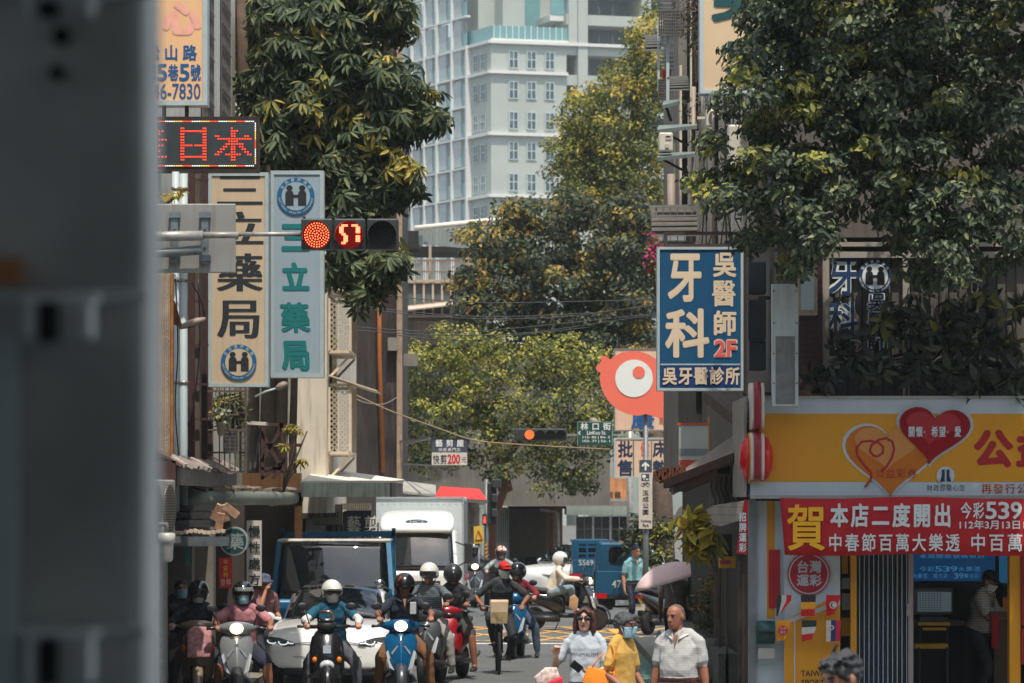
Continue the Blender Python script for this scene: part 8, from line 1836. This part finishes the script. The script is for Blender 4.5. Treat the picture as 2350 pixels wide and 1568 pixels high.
M7 = person('person in a bucket hat and pink check shirt beside the blue truck', 600, 55.6, .0, 30, dict(shirt=cl('pink_check', (150, 104, 106), stripes=('X', .03, (110, 80, 88), .4)), trouser=darktr, skin='a', brim=cl('floral_hat', (76, 84, 108), var=.7, scale=30), head=(0, -.08, 1.42), chest=(0, -.02, 1.16), pelvis=(0, .05, .82), hair='short', hpitch=12, rh=(-.05, -.24, 1.3), rp=(-.6, .2, -1), lh=(.2, -.2, .9)))
DRV = person('driver behind the windscreen of the small blue truck', 672, 59.6, .15, 0, dict(pelvis=(0, .1, .8), chest=(0, .04, 1.1), head=(0, .0, 1.36), lh=(.2, -.36, 1.1), rh=(-.16, -.36, 1.1), lf=(.1, -.4, .45), rf=(-.1, -.4, .45), grip=True, shirt=cl('driver_grey', (96, 98, 100)), trouser=darktr, skin='a', hair='short', vox=.012))
# ---------------- things carried
t = thing('umbrella', 'pale pink umbrella held low over the walking person', 'umbrella', W(1545, 1440, 59.6)); Yu = 59.4
c = W(1534, 1322, Yu); rot = Euler((R(0), R(-16), 0)).to_matrix(); m = MB(); n = 8; rad = .58; rings = []
for i in range(9):
    th = R(2 + 62 * i / 8); ring = []
    for k in range(n * 5):
        a = 2 * math.pi * k / (n * 5); fr = (k % 5) / 5; sag = 1 - .05 * math.sin(math.pi * fr) * math.sin(th)
        v = Vector((rad * math.sin(th) / math.sin(R(64)) * math.cos(a) * sag, rad * math.sin(th) / math.sin(R(64)) * math.sin(a) * sag, rad * .9 * (math.cos(th) - .62))); ring.append(c + rot @ v)
    rings.append(ring)
m.loft(rings, caps=False); m.build('canopy', pm('umbrella_pink', (242, 210, 208), .6, var=.05, scale=3), t, solid=.004)
m = MB(); m.tube([c + rot @ Vector((0, 0, .36)), c + rot @ Vector((0, 0, -.5))], .008, 6); m.build('shaft', chrome, t)
m = MB()
for k in range(n): a = 2 * math.pi * k / n; m.tube([c + rot @ Vector((rad * math.cos(a), rad * math.sin(a), rad * .9 * (math.cos(R(64)) - .63))), c + rot @ Vector((rad * .5 * math.cos(a), rad * .5 * math.sin(a), .14)), c + rot @ Vector((0, 0, .17))], .004, 4)
m.build('rib', chrome, t)
def bag(name, label, pts, Y, mat_, d=.1, handles=(), cat='bag'):
    cx_ = sum(p[0] for p in pts) / len(pts); t = thing(name, label, cat, W(cx_, max(p[1] for p in pts), Y)); m = MB()
    f_ = [W(a, b, Y) for a, b in pts]; n = len(f_); ce = sum(f_, Vector()) / n; mid = [ce + (p - ce) * 1.08 + Vector((0, d / 2, 0)) for p in f_]; bk_ = [p + Vector((0, d, 0)) for p in f_]
    m.loft([f_, mid, bk_]); m.build('body', mat_, t, bevel=.008)
    if handles:
        m = MB()
        for h_ in handles: m.tube([W(x, y, Y + dd) for x, y, dd in h_], .011, 7, flat=.5)
        m.build('handle', mat_, t)
    return t
bag('tote_bag', 'bright orange tote bag held between the two women', [(1338, 1568), (1402, 1640), (1410, 1545), (1352, 1532)], 35.2, pm('bag_orange', (238, 136, 20), .7, var=.06), .12, [((1356, 1536, .02), (1376, 1508, 0), (1386, 1500, .05)), ((1388, 1545, .02), (1408, 1520, -.06), (1411, 1495, -.02), (1403, 1480, .04))])
bag('shopping_bag', 'white plastic bag behind the mustard top woman', [(1440, 1560), (1465, 1640), (1462, 1570), (1448, 1540)], 35.6, pm('bag_white', (206, 206, 204), .5), .1)
bag('floral_bag', 'white floral pouch over the arm of the woman in sunglasses', [(1226, 1556), (1234, 1572), (1262, 1576), (1284, 1556), (1276, 1534), (1252, 1534)], 36.3, pm('pouch_floral', (206, 188, 178), .8, var=.6, scale=22), .1)
bag('red_bag', 'red shopping bag hanging below the floral pouch', [(1258, 1568), (1256, 1640), (1294, 1640), (1290, 1556)], 36.2, pm('bag_red', (196, 24, 44), .6), .1)
bag('basket_bag', 'pink printed bag stuffed in the basket of the champagne scooter', [(430, 1450), (430, 1508), (482, 1508), (484, 1450), (470, 1440), (445, 1440)], 48.4, pm('bag_pink_print', (206, 150, 152), .8, var=.5, scale=18), .12)
bag('tan_bag', 'tan bag hanging at the footboard of the crossing black scooter', [(1308, 1372), (1306, 1396), (1324, 1402), (1327, 1376), (1318, 1366)], 76.6, pm('bag_tan', (176, 140, 102), .8, var=.2), .1)
bag('crossbody_bag', 'thin plastic shopping bag hanging from the hand of the umbrella walker', [(1508, 1450), (1504, 1480), (1516, 1480), (1516, 1448)], 59.4, pm('bag_clear', (170, 176, 178), .4), .06)
m = MB(); m.obox(W(1323, 1530, 36.2), (.075, .012, .15), Euler((R(40), R(-50), 0))); tag(m.build('mobile_phone', [blackp], bevel=.006), 'dark mobile phone in the hand of the woman in sunglasses', 'phone')
m = MB(); m.obox(W(948, 1396, 49.1), (.08, .012, .16), Euler((R(-15), 0, 0))); o = m.build('mobile_phone', [pm('phone_case', (150, 150, 150), .3)], bevel=.008); tag(o, 'mobile phone clamped upright on the blue scooter handlebar', 'phone')
m = MB(); m.tube([W(930, 1374, 50.0 - .32), W(929, 1384, 50.0 - .38)], .0045, 6); tag(m.build('cigarette', mask_w), 'white cigarette in the mouth of the rider on the blue scooter', 'cigarette')
t = thing('backpack', 'black backpack worn by the moustached rider', 'backpack', W(985, 1425, 55.0)); m = MB(); c0 = W(984, 1390, 55.1); m.ball(c0, (.17, .1, .22)); m.build('body', blackp, t)
m = MB()
for sx in (-1, 1): m.tube([c0 + Vector((sx * .13, -.02, .16)), c0 + Vector((sx * .14, -.3, .2)), c0 + Vector((sx * .145, -.38, .05)), c0 + Vector((sx * .14, -.34, -.12))], .028, 8, flat=.4)
m.build('strap', blackp, t)
m = MB(); m.tube([W(735, 1404, 49), W(757, 1404, 49), W(765, 1412, 49), W(765, 1424, 49), W(758, 1436, 49.05)], .017, 10); tag(m.build('walking_cane', pm('cane_copper', (170, 120, 96), .25, .7)), 'bent copper coloured cane handle standing on the black scooter', 'cane')
# ================================================================ SMALL STREET CLUTTER
# left fronts
t = thing('tiled_canopy', 'brown canopy with broken ridge tiles beside the steel post', 'canopy', (-4.1, 48, 2.7))
m = MB(); m.box(-3.84, -3.80, 44, 53, 2.78, 2.98); m.build('fascia', pm('fascia_worn', (122, 114, 108), .8, var=.3, streak=.7, dirt=(60, 48, 44)), t)
m = MB(); m.box(-4.24, -3.845, 43.9, 44.05, 2.74, 3.06); m.build('end_board', steelred, t)
m = MB(); m.add([(-3.78, 43.9, 3.0), (-3.78, 53, 3.0), (-4.24, 53, 3.26), (-4.24, 43.9, 3.26)], [(0, 1, 2, 3)]); m.build('roof_sheet', pm('roof_brown', (92, 66, 58), .8, var=.3), t, solid=.03)
m = MB(); rr = random.Random(4)
for k in range(34): y = 44.1 + k * .26; m.obox((-3.8 - rr.uniform(0, .1), y, 3.04 + rr.uniform(0, .03)), (rr.uniform(.1, .3), .09, .05), Euler((0, .5, rr.uniform(-.3, .3))))
m.build('tile', pm('tile_pale', (176, 164, 154), .8, var=.3), t)
t = thing('gutter_canopy', 'long grey green metal gutter running along the shop fronts to the trees', 'gutter', (-3.7, 54, 2.5)); m = MB()
rings = []
for y, x in ((47.5, -4.0), (52, -3.82), (57, -3.62), (60.6, -3.45)): rings.append([(x + a, y, 2.64 + b) for a, b in superell(0, 0, .16, .1, 16, 3)])
m.loft(rings); m.build('trough', pm('gutter_green', (118, 126, 116), .6, var=.15, scale=4, streak=.3, dirt=(120, 84, 56)), t)
m = MB()
for k in range(26): y = 48 + k * .46; m.obox((-4.0 + (y - 47.5) * .042 + rr.uniform(-.05, .08), y, 2.76 + rr.uniform(-.01, .02)), (rr.uniform(.06, .2), rr.uniform(.1, .3), .04), Euler((0, rr.uniform(-.3, .3), rr.uniform(-1, 1))))
m.build('debris', pm('debris', (120, 106, 94), .9, var=.4), t)
m = MB(); m.pbox(614, 692, 1131, 1162, 60, .1); m.build('end_fascia', pm('fascia_dark_streak', (86, 76, 70), .8, var=.3, streak=.9, dirt=(190, 180, 168)), t)
t = thing('lean_to_roof', 'dark corrugated lean-to awning with broken boards at its end', 'awning', W(455, 1250, 45.8))
m = MB()
for k, (y0, y1, x1) in enumerate(((1160, 1172, 540), (1176, 1190, 560), (1194, 1210, 520))): m.pbox(392, x1 - 40, y0, y1, 46 - .2 * k, 1.4)
m.build('sheet', pm('sheet_black', (44, 44, 46), .6, var=.2), t)
m = MB(); m.pbox(393, 524, 1232, 1254, 45.3, .12); m.build('gutter', pm('gutter_steel', (92, 98, 102), .5, .3, var=.25, streak=.4), t)
m = MB()
for k in range(12): m.obox(W(397 + k * 10.5, 1221 + 2 * math.sin(k), 45.4), (.05, .2, .04), Euler((0, rr.uniform(-.4, .4), 0)))
m.build('tile', pm('tile_cream', (186, 166, 146), .8, var=.25), t)
m = MB()
for px, py, a in ((498, 1176, .5), (514, 1178, -.3), (530, 1172, -.9), (505, 1196, .2)): m.obox(W(px, py, 45.4), (.09, .05, .2), Euler((.3, a, 0)))
m.build('broken_board', pm('board_tan', (176, 138, 112), .85, var=.35, scale=14), t)
t = thing('twin_fan_unit', 'grey twin fan air conditioner mounted sideways next to the steel post', 'air conditioner', (WX(371, 43.5), 43.5, 2.2), R(-17), 'air conditioning units on the fronts')
m = MB(); m.box(-.3, 0, -.42, .42, 0, .64); m.build('case', pm('aircon_grey', (160, 160, 156), .5, .1, var=.15, streak=.4, dirt=(110, 80, 64)), t, local=True, bevel=.02)
for y in (-.21, .21):
    m = MB(); m.lathe([(.19, 0), (.19, .02), (.17, .024), (.04, .018)], (0, y, .32), 'X', 30); m.v = [(x, q, .32 + (z - .32) * 1.45) for x, q, z in m.v]; m.build('fan_ring', pm('fan_guard', (120, 110, 104), .4, .3, var=.2, stripes=('Z', .03, (60, 56, 52), .5)), t, local=True)
m = MB(); m.box(-.3, .08, -.38, -.32, -.08, 0); m.box(-.3, .08, .32, .38, -.08, 0); m.build('bracket', galv, t, local=True)
t = thing('barred_cage', 'brown barred window cage hanging below the cream pharmacy sign', 'window cage', W(520, 1085, 50)); m = MB()
for px in (502, 514, 526, 538, 549, 561): m.pbox(px, px + (5 if px in (549, 561) else 2.4), 886, 1085, 50, .05)
for y in (896, 950, 985, 1037, 1081): m.pbox(462, 563, y, y + 4, 49.97, .06)
for k in range(13): m.pbox(549, 563, 905 + k * 14, 907 + k * 14, 49.95, .03)
for px in (462, 474, 486): m.pbox(px, px + 3, 890, 1085, 50.2, .05)
m.build('bar', pm('bar_brown', (98, 84, 76), .6, var=.25, streak=.3), t)
m = MB(); m.pbox(512, 545, 984, 1040, 50.8, .06); m.build('louvre', pm('louvre_dark', (70, 72, 74), .6, stripes=('Z', .05, (30, 32, 34), .5)), t)
t = thing('tan_wall', 'tan painted wall section behind rusty cross braces', 'wall', W(625, 1135, 60.8)); m = MB(); m.pbox(556, 690, 1086, 1136, 60.8, .3); m.build('panel', pm('wall_tan', (206, 150, 98), .8, var=.12, streak=.5, dirt=(120, 80, 50)), t)
m = MB(); m.pbox(540, 692, 1136, 1600, 60.9, .2); m.pbox(470, 560, 1120, 1700, 59.6, .2); m.build('shop_shade_sheet', pm('shop_shade_dark', (62, 54, 48), .9, var=.3, scale=3), t)  # dark sheets whose colour stands for the unlit shop depth
m = MB(); m.pbox(676, 692, 1130, 1250, 60.0, .3); m.build('pillar', pm('pillar_tan', (178, 126, 80), .8, var=.2, streak=.6), t)
t = thing('brace_frame', 'rust red braced steel frame standing over the gutter', 'frame', W(640, 1100, 57.5)); m = MB(); Y = 57.5
for a, b in (((592, 975), (650, 975)), ((606, 1022), (690, 1022)), ((600, 1076), (652, 1076)), ((645, 970), (656, 1080)), ((600, 1060), (650, 975)), ((598, 990), (645, 1072)), ((600, 1100), (650, 1060)), ((604, 975), (602, 1100)), ((626, 1100), (658, 1050))): m.bar(W(a[0], a[1], Y), W(b[0], b[1], Y), .05)
m.build('bar', steelred, t)
t = thing('shelf_bracket', 'pale broken shelf board sticking out above the braced frame', 'shelf', W(590, 985, 56)); m = MB(); m.obox(W(585, 972, 56), (.36, .5, .05), Euler((0, .06, 0))); m.build('board', pm('board_white', (190, 184, 172), .8, var=.2), t); m = MB(); m.bar(W(580, 978, 56), W(574, 1080, 56), .03); m.bar(W(598, 980, 56), W(584, 1075, 56), .03); m.build('strut', pm('strut_grey', (72, 74, 76), .6), t)
def lamp(px0, py0, px1, py1, Y, label, base):
    t = thing('street_lamp', label, 'street lamp', W(base[0], base[1], Y), group='street lamps'); a, b = W(px0, py0, Y), W(px1, py1, Y); k = Y / F
    m = MB(); m.tube([a, a.lerp(b, .3), a.lerp(b, .7), b], [7 * k, 12 * k, 13 * k, 6 * k], 12, flat=.7); m.build('lamp_head', pm('lamp_taupe', (140, 124, 112), .5, var=.2), t)
    m = MB(); m.tube([a.lerp(b, .3) + Vector((0, -.02, -7 * k)), b.lerp(a, .12) + Vector((0, -.02, -5 * k))], 4 * k, 8); m.build('lens', pm('lens_grey', (60, 58, 56), .3), t)
    m = MB(); m.tube([W(base[0], base[1], Y + .2), W((base[0] + px0) / 2, (base[1] + py0) / 2 - 2, Y), a], 2.6 * k, 8); m.build('arm', pipew, t)
lamp(412, 752, 472, 732, 46, 'street lamp with a long taupe head between the drain pipes and pharmacy sign', (394, 762))
lamp(634, 892, 660, 880, 56, 'street lamp head peeping out under the pale blue clinic sign', (586, 910))
lamp(1372, 972, 1353, 964, 93, 'small far street lamp above the street name sign', (1412, 978))
m = MB(); pxprism(m, [(397, 690), (402, 692), (417, 745), (414, 752), (399, 745)], 45.3, .02); tag(m.build('rust_plate', rust), 'torn rusty metal plate hanging on the blue drain pipes', 'metal plate')
t = thing('water_filter', 'white water filter housing on a pipe by the dark doorway', 'water filter', W(382, 1292, 43.4)); m = MB(); c = W(382, 1290, 43.4); m.lathe([(.05, 0), (.075, .03), (.08, .2), (.085, .21), (.1, .22), (.1, .32), (.06, .33)], c, 'Z', 18); m.build('housing', pm('filter_white', (178, 176, 170), .4, var=.1), t); m = MB(); m.tube([c + Vector((0, 0, .33)), c + Vector((.0, 0, .42)), c + Vector((-.16, 0, .44)), c + Vector((-.2, 0, -.3))], .035, 10); m.build('pipe', pm('pipe_grey', (92, 92, 90), .5), t)
t = thing('grey_gatepost', 'pale grey painted wall end with scratches at the shop doorway', 'wall', W(345, 1700, 42.6)); m = MB(); m.pbox(280, 358, 1250, 1900, 42.6, .4); m.build('wall', pm('wall_scratched', (150, 148, 142), .8, var=.15, scale=8, streak=.3), t); m = MB()
for k in range(9): m.pbox(359, 372, 1330 + k * 24, 1344 + k * 24, 43.2, .03)
m.build('shutter', pm('shutter_green', (42, 56, 54), .6, var=.15), t)
m = MB(); m.pbox(424, 434, 1180, 1300, 46.3, .02); m.v = [(x + (z - 2) * -.08, y, z) for x, y, z in m.v]; tag(m.build('teal_tarp', pm('tarp_teal', (30, 92, 112), .7)), 'narrow teal tarpaulin hanging in the dark doorway', 'tarpaulin')
# red awning and roofs in the middle distance
t = thing('red_awning', 'bright red sloping awning behind the box truck', 'awning', W(1060, 1150, 89)); m = MB(); m.add([W(998, 1142, 88), W(1118, 1149, 88), W(1100, 1124, 90), W(1010, 1118, 90)], [(0, 1, 2, 3)]); m.build('cloth', pm('awning_red', (214, 48, 44), .8, var=.12, scale=3), t, solid=.03)
m = MB(); m.bar(W(998, 1146, 88), W(1120, 1152, 88), .08); m.build('frame', pm('frame_grey', (96, 92, 90), .6), t)
t = thing('small_shed', 'low grey shed roof between the dark house and red awning', 'roof', W(960, 1130, 84)); m = MB(); m.add([W(924, 1130, 83), W(1000, 1138, 83), W(1000, 1116, 84), W(924, 1106, 84)], [(0, 1, 2, 3)]); m.build('roof_sheet', pm('shed_grey', (150, 146, 138), .7, var=.15), t, solid=.05)
m = MB(); m.pbox(915, 1100, 1136, 1330, 104.3, .3); m.build('back_wall', pm('shed_dark', (70, 62, 56), .9, var=.3), t)
# right side
t = thing('slanted_eave', 'brown slanted timber eave under the dental sign frame', 'eave', W(1670, 990, 45.6)); m = MB(); m.bar(W(1622, 908, 46.5), W(1716, 984, 44.6), .1, .13); m.bar(W(1630, 902, 46.9), W(1720, 962, 44.8), .14, .05); m.build('beam', pm('eave_brown', (88, 74, 66), .8, var=.25), t)
t = thing('yellow_post', 'yellow steel post with hazard bands beside the umbrella', 'post', (WX(1590, 69), 69, .0)); m = MB(); m.tube([(WX(1590, 69), 69, 0), W(1588, 1300, 69)], .06, 12); m.build('shaft', pm('post_yellow', (214, 148, 26), .5, var=.1, streak=.2), t)
m = MB(); m.lathe([(.16, 0), (.16, .12), (.07, .16)], (WX(1590, 69), 69, 0.0), 'Z', 16); m.build('foot', MATS['post_yellow'], t)
m = MB()
for y in (1338, 1352): m.tube([W(1589, y, 69), W(1589, y + 7, 69)], .066, 12)
m.build('band', pm('band_silver', (170, 160, 130), .4, .3), t)
t = thing('round_mirror_sign', 'grey round traffic mirror seen from behind above the yellow green plant', 'mirror', (WX(1585, 72), 72, 0)); m = MB(); c = W(1583, 1190, 72); m.disc(c, .28, .05, 30); m.build('disc', pm('mirror_back', (112, 108, 104), .5, var=.1), t); m = MB(); m.tube([c + Vector((0, .05, .2)), (c.x, 72.05, 0.1)], .035, 8); m.build('pole', pipew, t)
rr = random.Random(9)
stone_d = pm('boulder', (92, 90, 86), .9, var=.25, scale=7, bump=.5, bscale=14)
for i, (px, py, r_, Y, lb2) in enumerate(((1626, 1470, .2, 52, 'uppermost grey boulder under the flowering shrub'), (1640, 1500, .19, 49, 'rounded boulder wedged against the dark posts'), (1620, 1522, .22, 51, 'larger mossy boulder at the pavement edge'), (1644, 1540, .2, 48, 'boulder touching the wooden post'), (1628, 1560, .22, 49.5, 'lowest boulder by the green walkway'))):
    m = MB(); c = W(px, py, Y); m.ball(c, (r_, r_ * .9, r_ * .95), 0, 16, 11)
    from mathutils import noise as _n
    m.v = [tuple(c + (Vector(v) - c) * (1 + .22 * _n.noise(Vector(v) * 5.5))) for v in m.v]
    tag(m.build('boulder', stone_d), lb2, 'boulder', 'boulders stacked along the wall')
t = thing('rubble_wall', 'low rough stone retaining wall under the flowering shrub', 'wall', (2.55, 52, .0)); m = MB(); m.box(2.5, 2.74, 46.5, 62, .12, .75); m.build('body', stone_d, t)
# cables
cable = pm('cable_black', (48, 50, 54), .5)
cab = [[(745, 655), (900, 680), (1100, 695), (1300, 693), (1505, 688)], [(745, 688), (900, 712), (1100, 727), (1300, 722), (1420, 712), (1505, 695)], [(745, 693), (900, 717), (1100, 732), (1300, 727), (1505, 701)], [(745, 745), (950, 760), (1100, 760), (1300, 742), (1505, 720)], [(745, 753), (1000, 769), (1200, 765), (1400, 738), (1505, 722)], [(912, 770), (1060, 782), (1200, 768), (1350, 752)]]
def smooth_line(P, n=6):
    out = []
    for i in range(len(P) - 1):
        p0, p1, p2, p3 = P[max(i - 1, 0)], P[i], P[i + 1], P[min(i + 2, len(P) - 1)]
        for k in range(n):
            u = k / n; out.append(tuple(.5 * ((2 * p1[j]) + (-p0[j] + p2[j]) * u + (2 * p0[j] - 5 * p1[j] + 4 * p2[j] - p3[j]) * u * u + (-p0[j] + 3 * p1[j] - 3 * p2[j] + p3[j]) * u ** 3) for j in (0, 1)))
    return out + [P[-1]]
for i, L_ in enumerate(cab):
    m = MB(); m.tube([W(x, y, 70 + i * .3) for x, y in smooth_line(L_)], .0085, 5); tag(m.build('overhead_cable', cable), 'thin dark cable strung across the lane in front of the dark tree', 'cable', 'overhead cables')
m = MB(); m.tube([W(x, y, 74) for x, y in smooth_line([(812, 905), (900, 945), (1010, 985), (1085, 1010), (1180, 1020), (1400, 1032)])], .014, 5); tag(m.build('overhead_rope', pm('rope_tan', (140, 122, 96), .8)), 'tan rope sagging past the barber sign', 'rope')
m = MB(); m.tube([W(x, y, 74.5) for x, y in smooth_line([(815, 915), (840, 925), (880, 928), (912, 912)])], .01, 5); tag(m.build('loose_cable', pm('cable_grey', (130, 126, 122), .6)), 'loose grey cable looping across the black stained wall', 'cable')
m = MB()
for pts, Y in (([(403, 640), (408, 800), (402, 930), (410, 1045)], 45.7), ([(455, 640), (458, 800), (440, 940), (405, 1045)], 47.2), ([(440, 650), (462, 690), (470, 730)], 47)): m.tube([W(x, y, Y) for x, y in smooth_line(pts)], .009, 5)
m.build('wall_cable', cable, lb)
m = MB()
for pts, Y in (([(1590, 440), (1625, 470), (1660, 480)], 50), ([(1745, 100), (1748, 300), (1744, 560)], 43.9), ([(1752, 80), (1756, 320), (1750, 560)], 43.85), ([(1690, 200), (1680, 330), (1694, 420)], 46)): m.tube([W(x, y, Y) for x, y in smooth_line(pts)], .01, 5)
m.build('wall_cable', cable, rb)
m = MB(); m.tube([W(1590, 560, 54.5), W(1592, 200, 54.8)], .03, 8); m.tube([W(1750, 560, 43.8), W(1748, 60, 43.8)], .06, 10); m.tube([W(1542, 620, 60), W(1540, 400, 60)], .06, 10); m.tube([W(1640, 260, 50.4), W(1640, 560, 50.2)], .035, 8); m.build('drain_pipe', pm('pipe_taupe', (150, 136, 122), .6, var=.1), rb)

# more of the cluttered front over the dental sign: uprights, dark panels painted as shaded gaps, and rails at many depths
rr = random.Random(21)
dk_ = pm('recess_shade_dark', (40, 38, 37), .9, var=.2); white_post = pm('post_white', (216, 206, 190), .7, var=.06, streak=.3, dirt=(140, 116, 96))
m = MB()
for k in range(26):
    Y = 44.0 + 15.5 * (k / 25) ** 1.1; x = rr.uniform(2.66, 2.9); y0 = rr.uniform(150, 400); y1 = rr.uniform(470, 600); w_ = rr.choice((.02, .03, .05, .08, .1))
    m.box(x, x + w_, Y, Y + .08, WZ(y1, Y), WZ(y0, Y))
m.build('post_frame', white_post, rb)
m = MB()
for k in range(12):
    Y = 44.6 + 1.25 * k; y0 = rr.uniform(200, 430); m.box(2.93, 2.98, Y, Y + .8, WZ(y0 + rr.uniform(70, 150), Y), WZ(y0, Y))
m.build('recess_shade_panel', dk_, rb)
m = MB()
for k in range(16):
    Y = rr.uniform(45, 58); y0 = rr.uniform(240, 540); x = rr.uniform(2.6, 2.8); m.box(x, 2.95, Y, Y + .05, WZ(y0 + 4, Y), WZ(y0, Y))
m.build('rail', pm('rail_dark', (70, 58, 52), .7, var=.25), rb)
m = MB()
for k in range(10):
    Y = rr.uniform(44.5, 56); x = rr.uniform(2.6, 2.85); px = CX + x * F / Y; m.tube([W(px + q * rr.uniform(-3, 3), 200 + 60 * q, Y) for q in range(7)], .009, 5)
m.build('wall_cable', cable, rb)
for px0, px1, py0, py1, Y, lb2 in ((1568, 1598, 400, 440, 54.5, 'grey air conditioner half hidden by the white posts over the balcony'), (1620, 1650, 250, 292, 50.5, 'pale air conditioner under the sand coloured sign')): aircon(px0, px1, py0, py1, Y, lb2)
# ---------------------------------------------------------------- a thing with one part is that part
for o in [o for o in COL.objects if o.type == 'EMPTY' and o.parent is None]:
    ch = list(o.children)
    if len(ch) == 1 and ch[0].type == 'MESH':
        c = ch[0]; nm = o.name.split('.')[0]; keys = {k: o[k] for k in ('label', 'category', 'group') if k in o}
        c.parent = None; c.location = o.location; c.rotation_euler = o.rotation_euler; c.scale = o.scale
        for k, v in keys.items(): c[k] = v
        bpy.data.objects.remove(o); c.name = nm
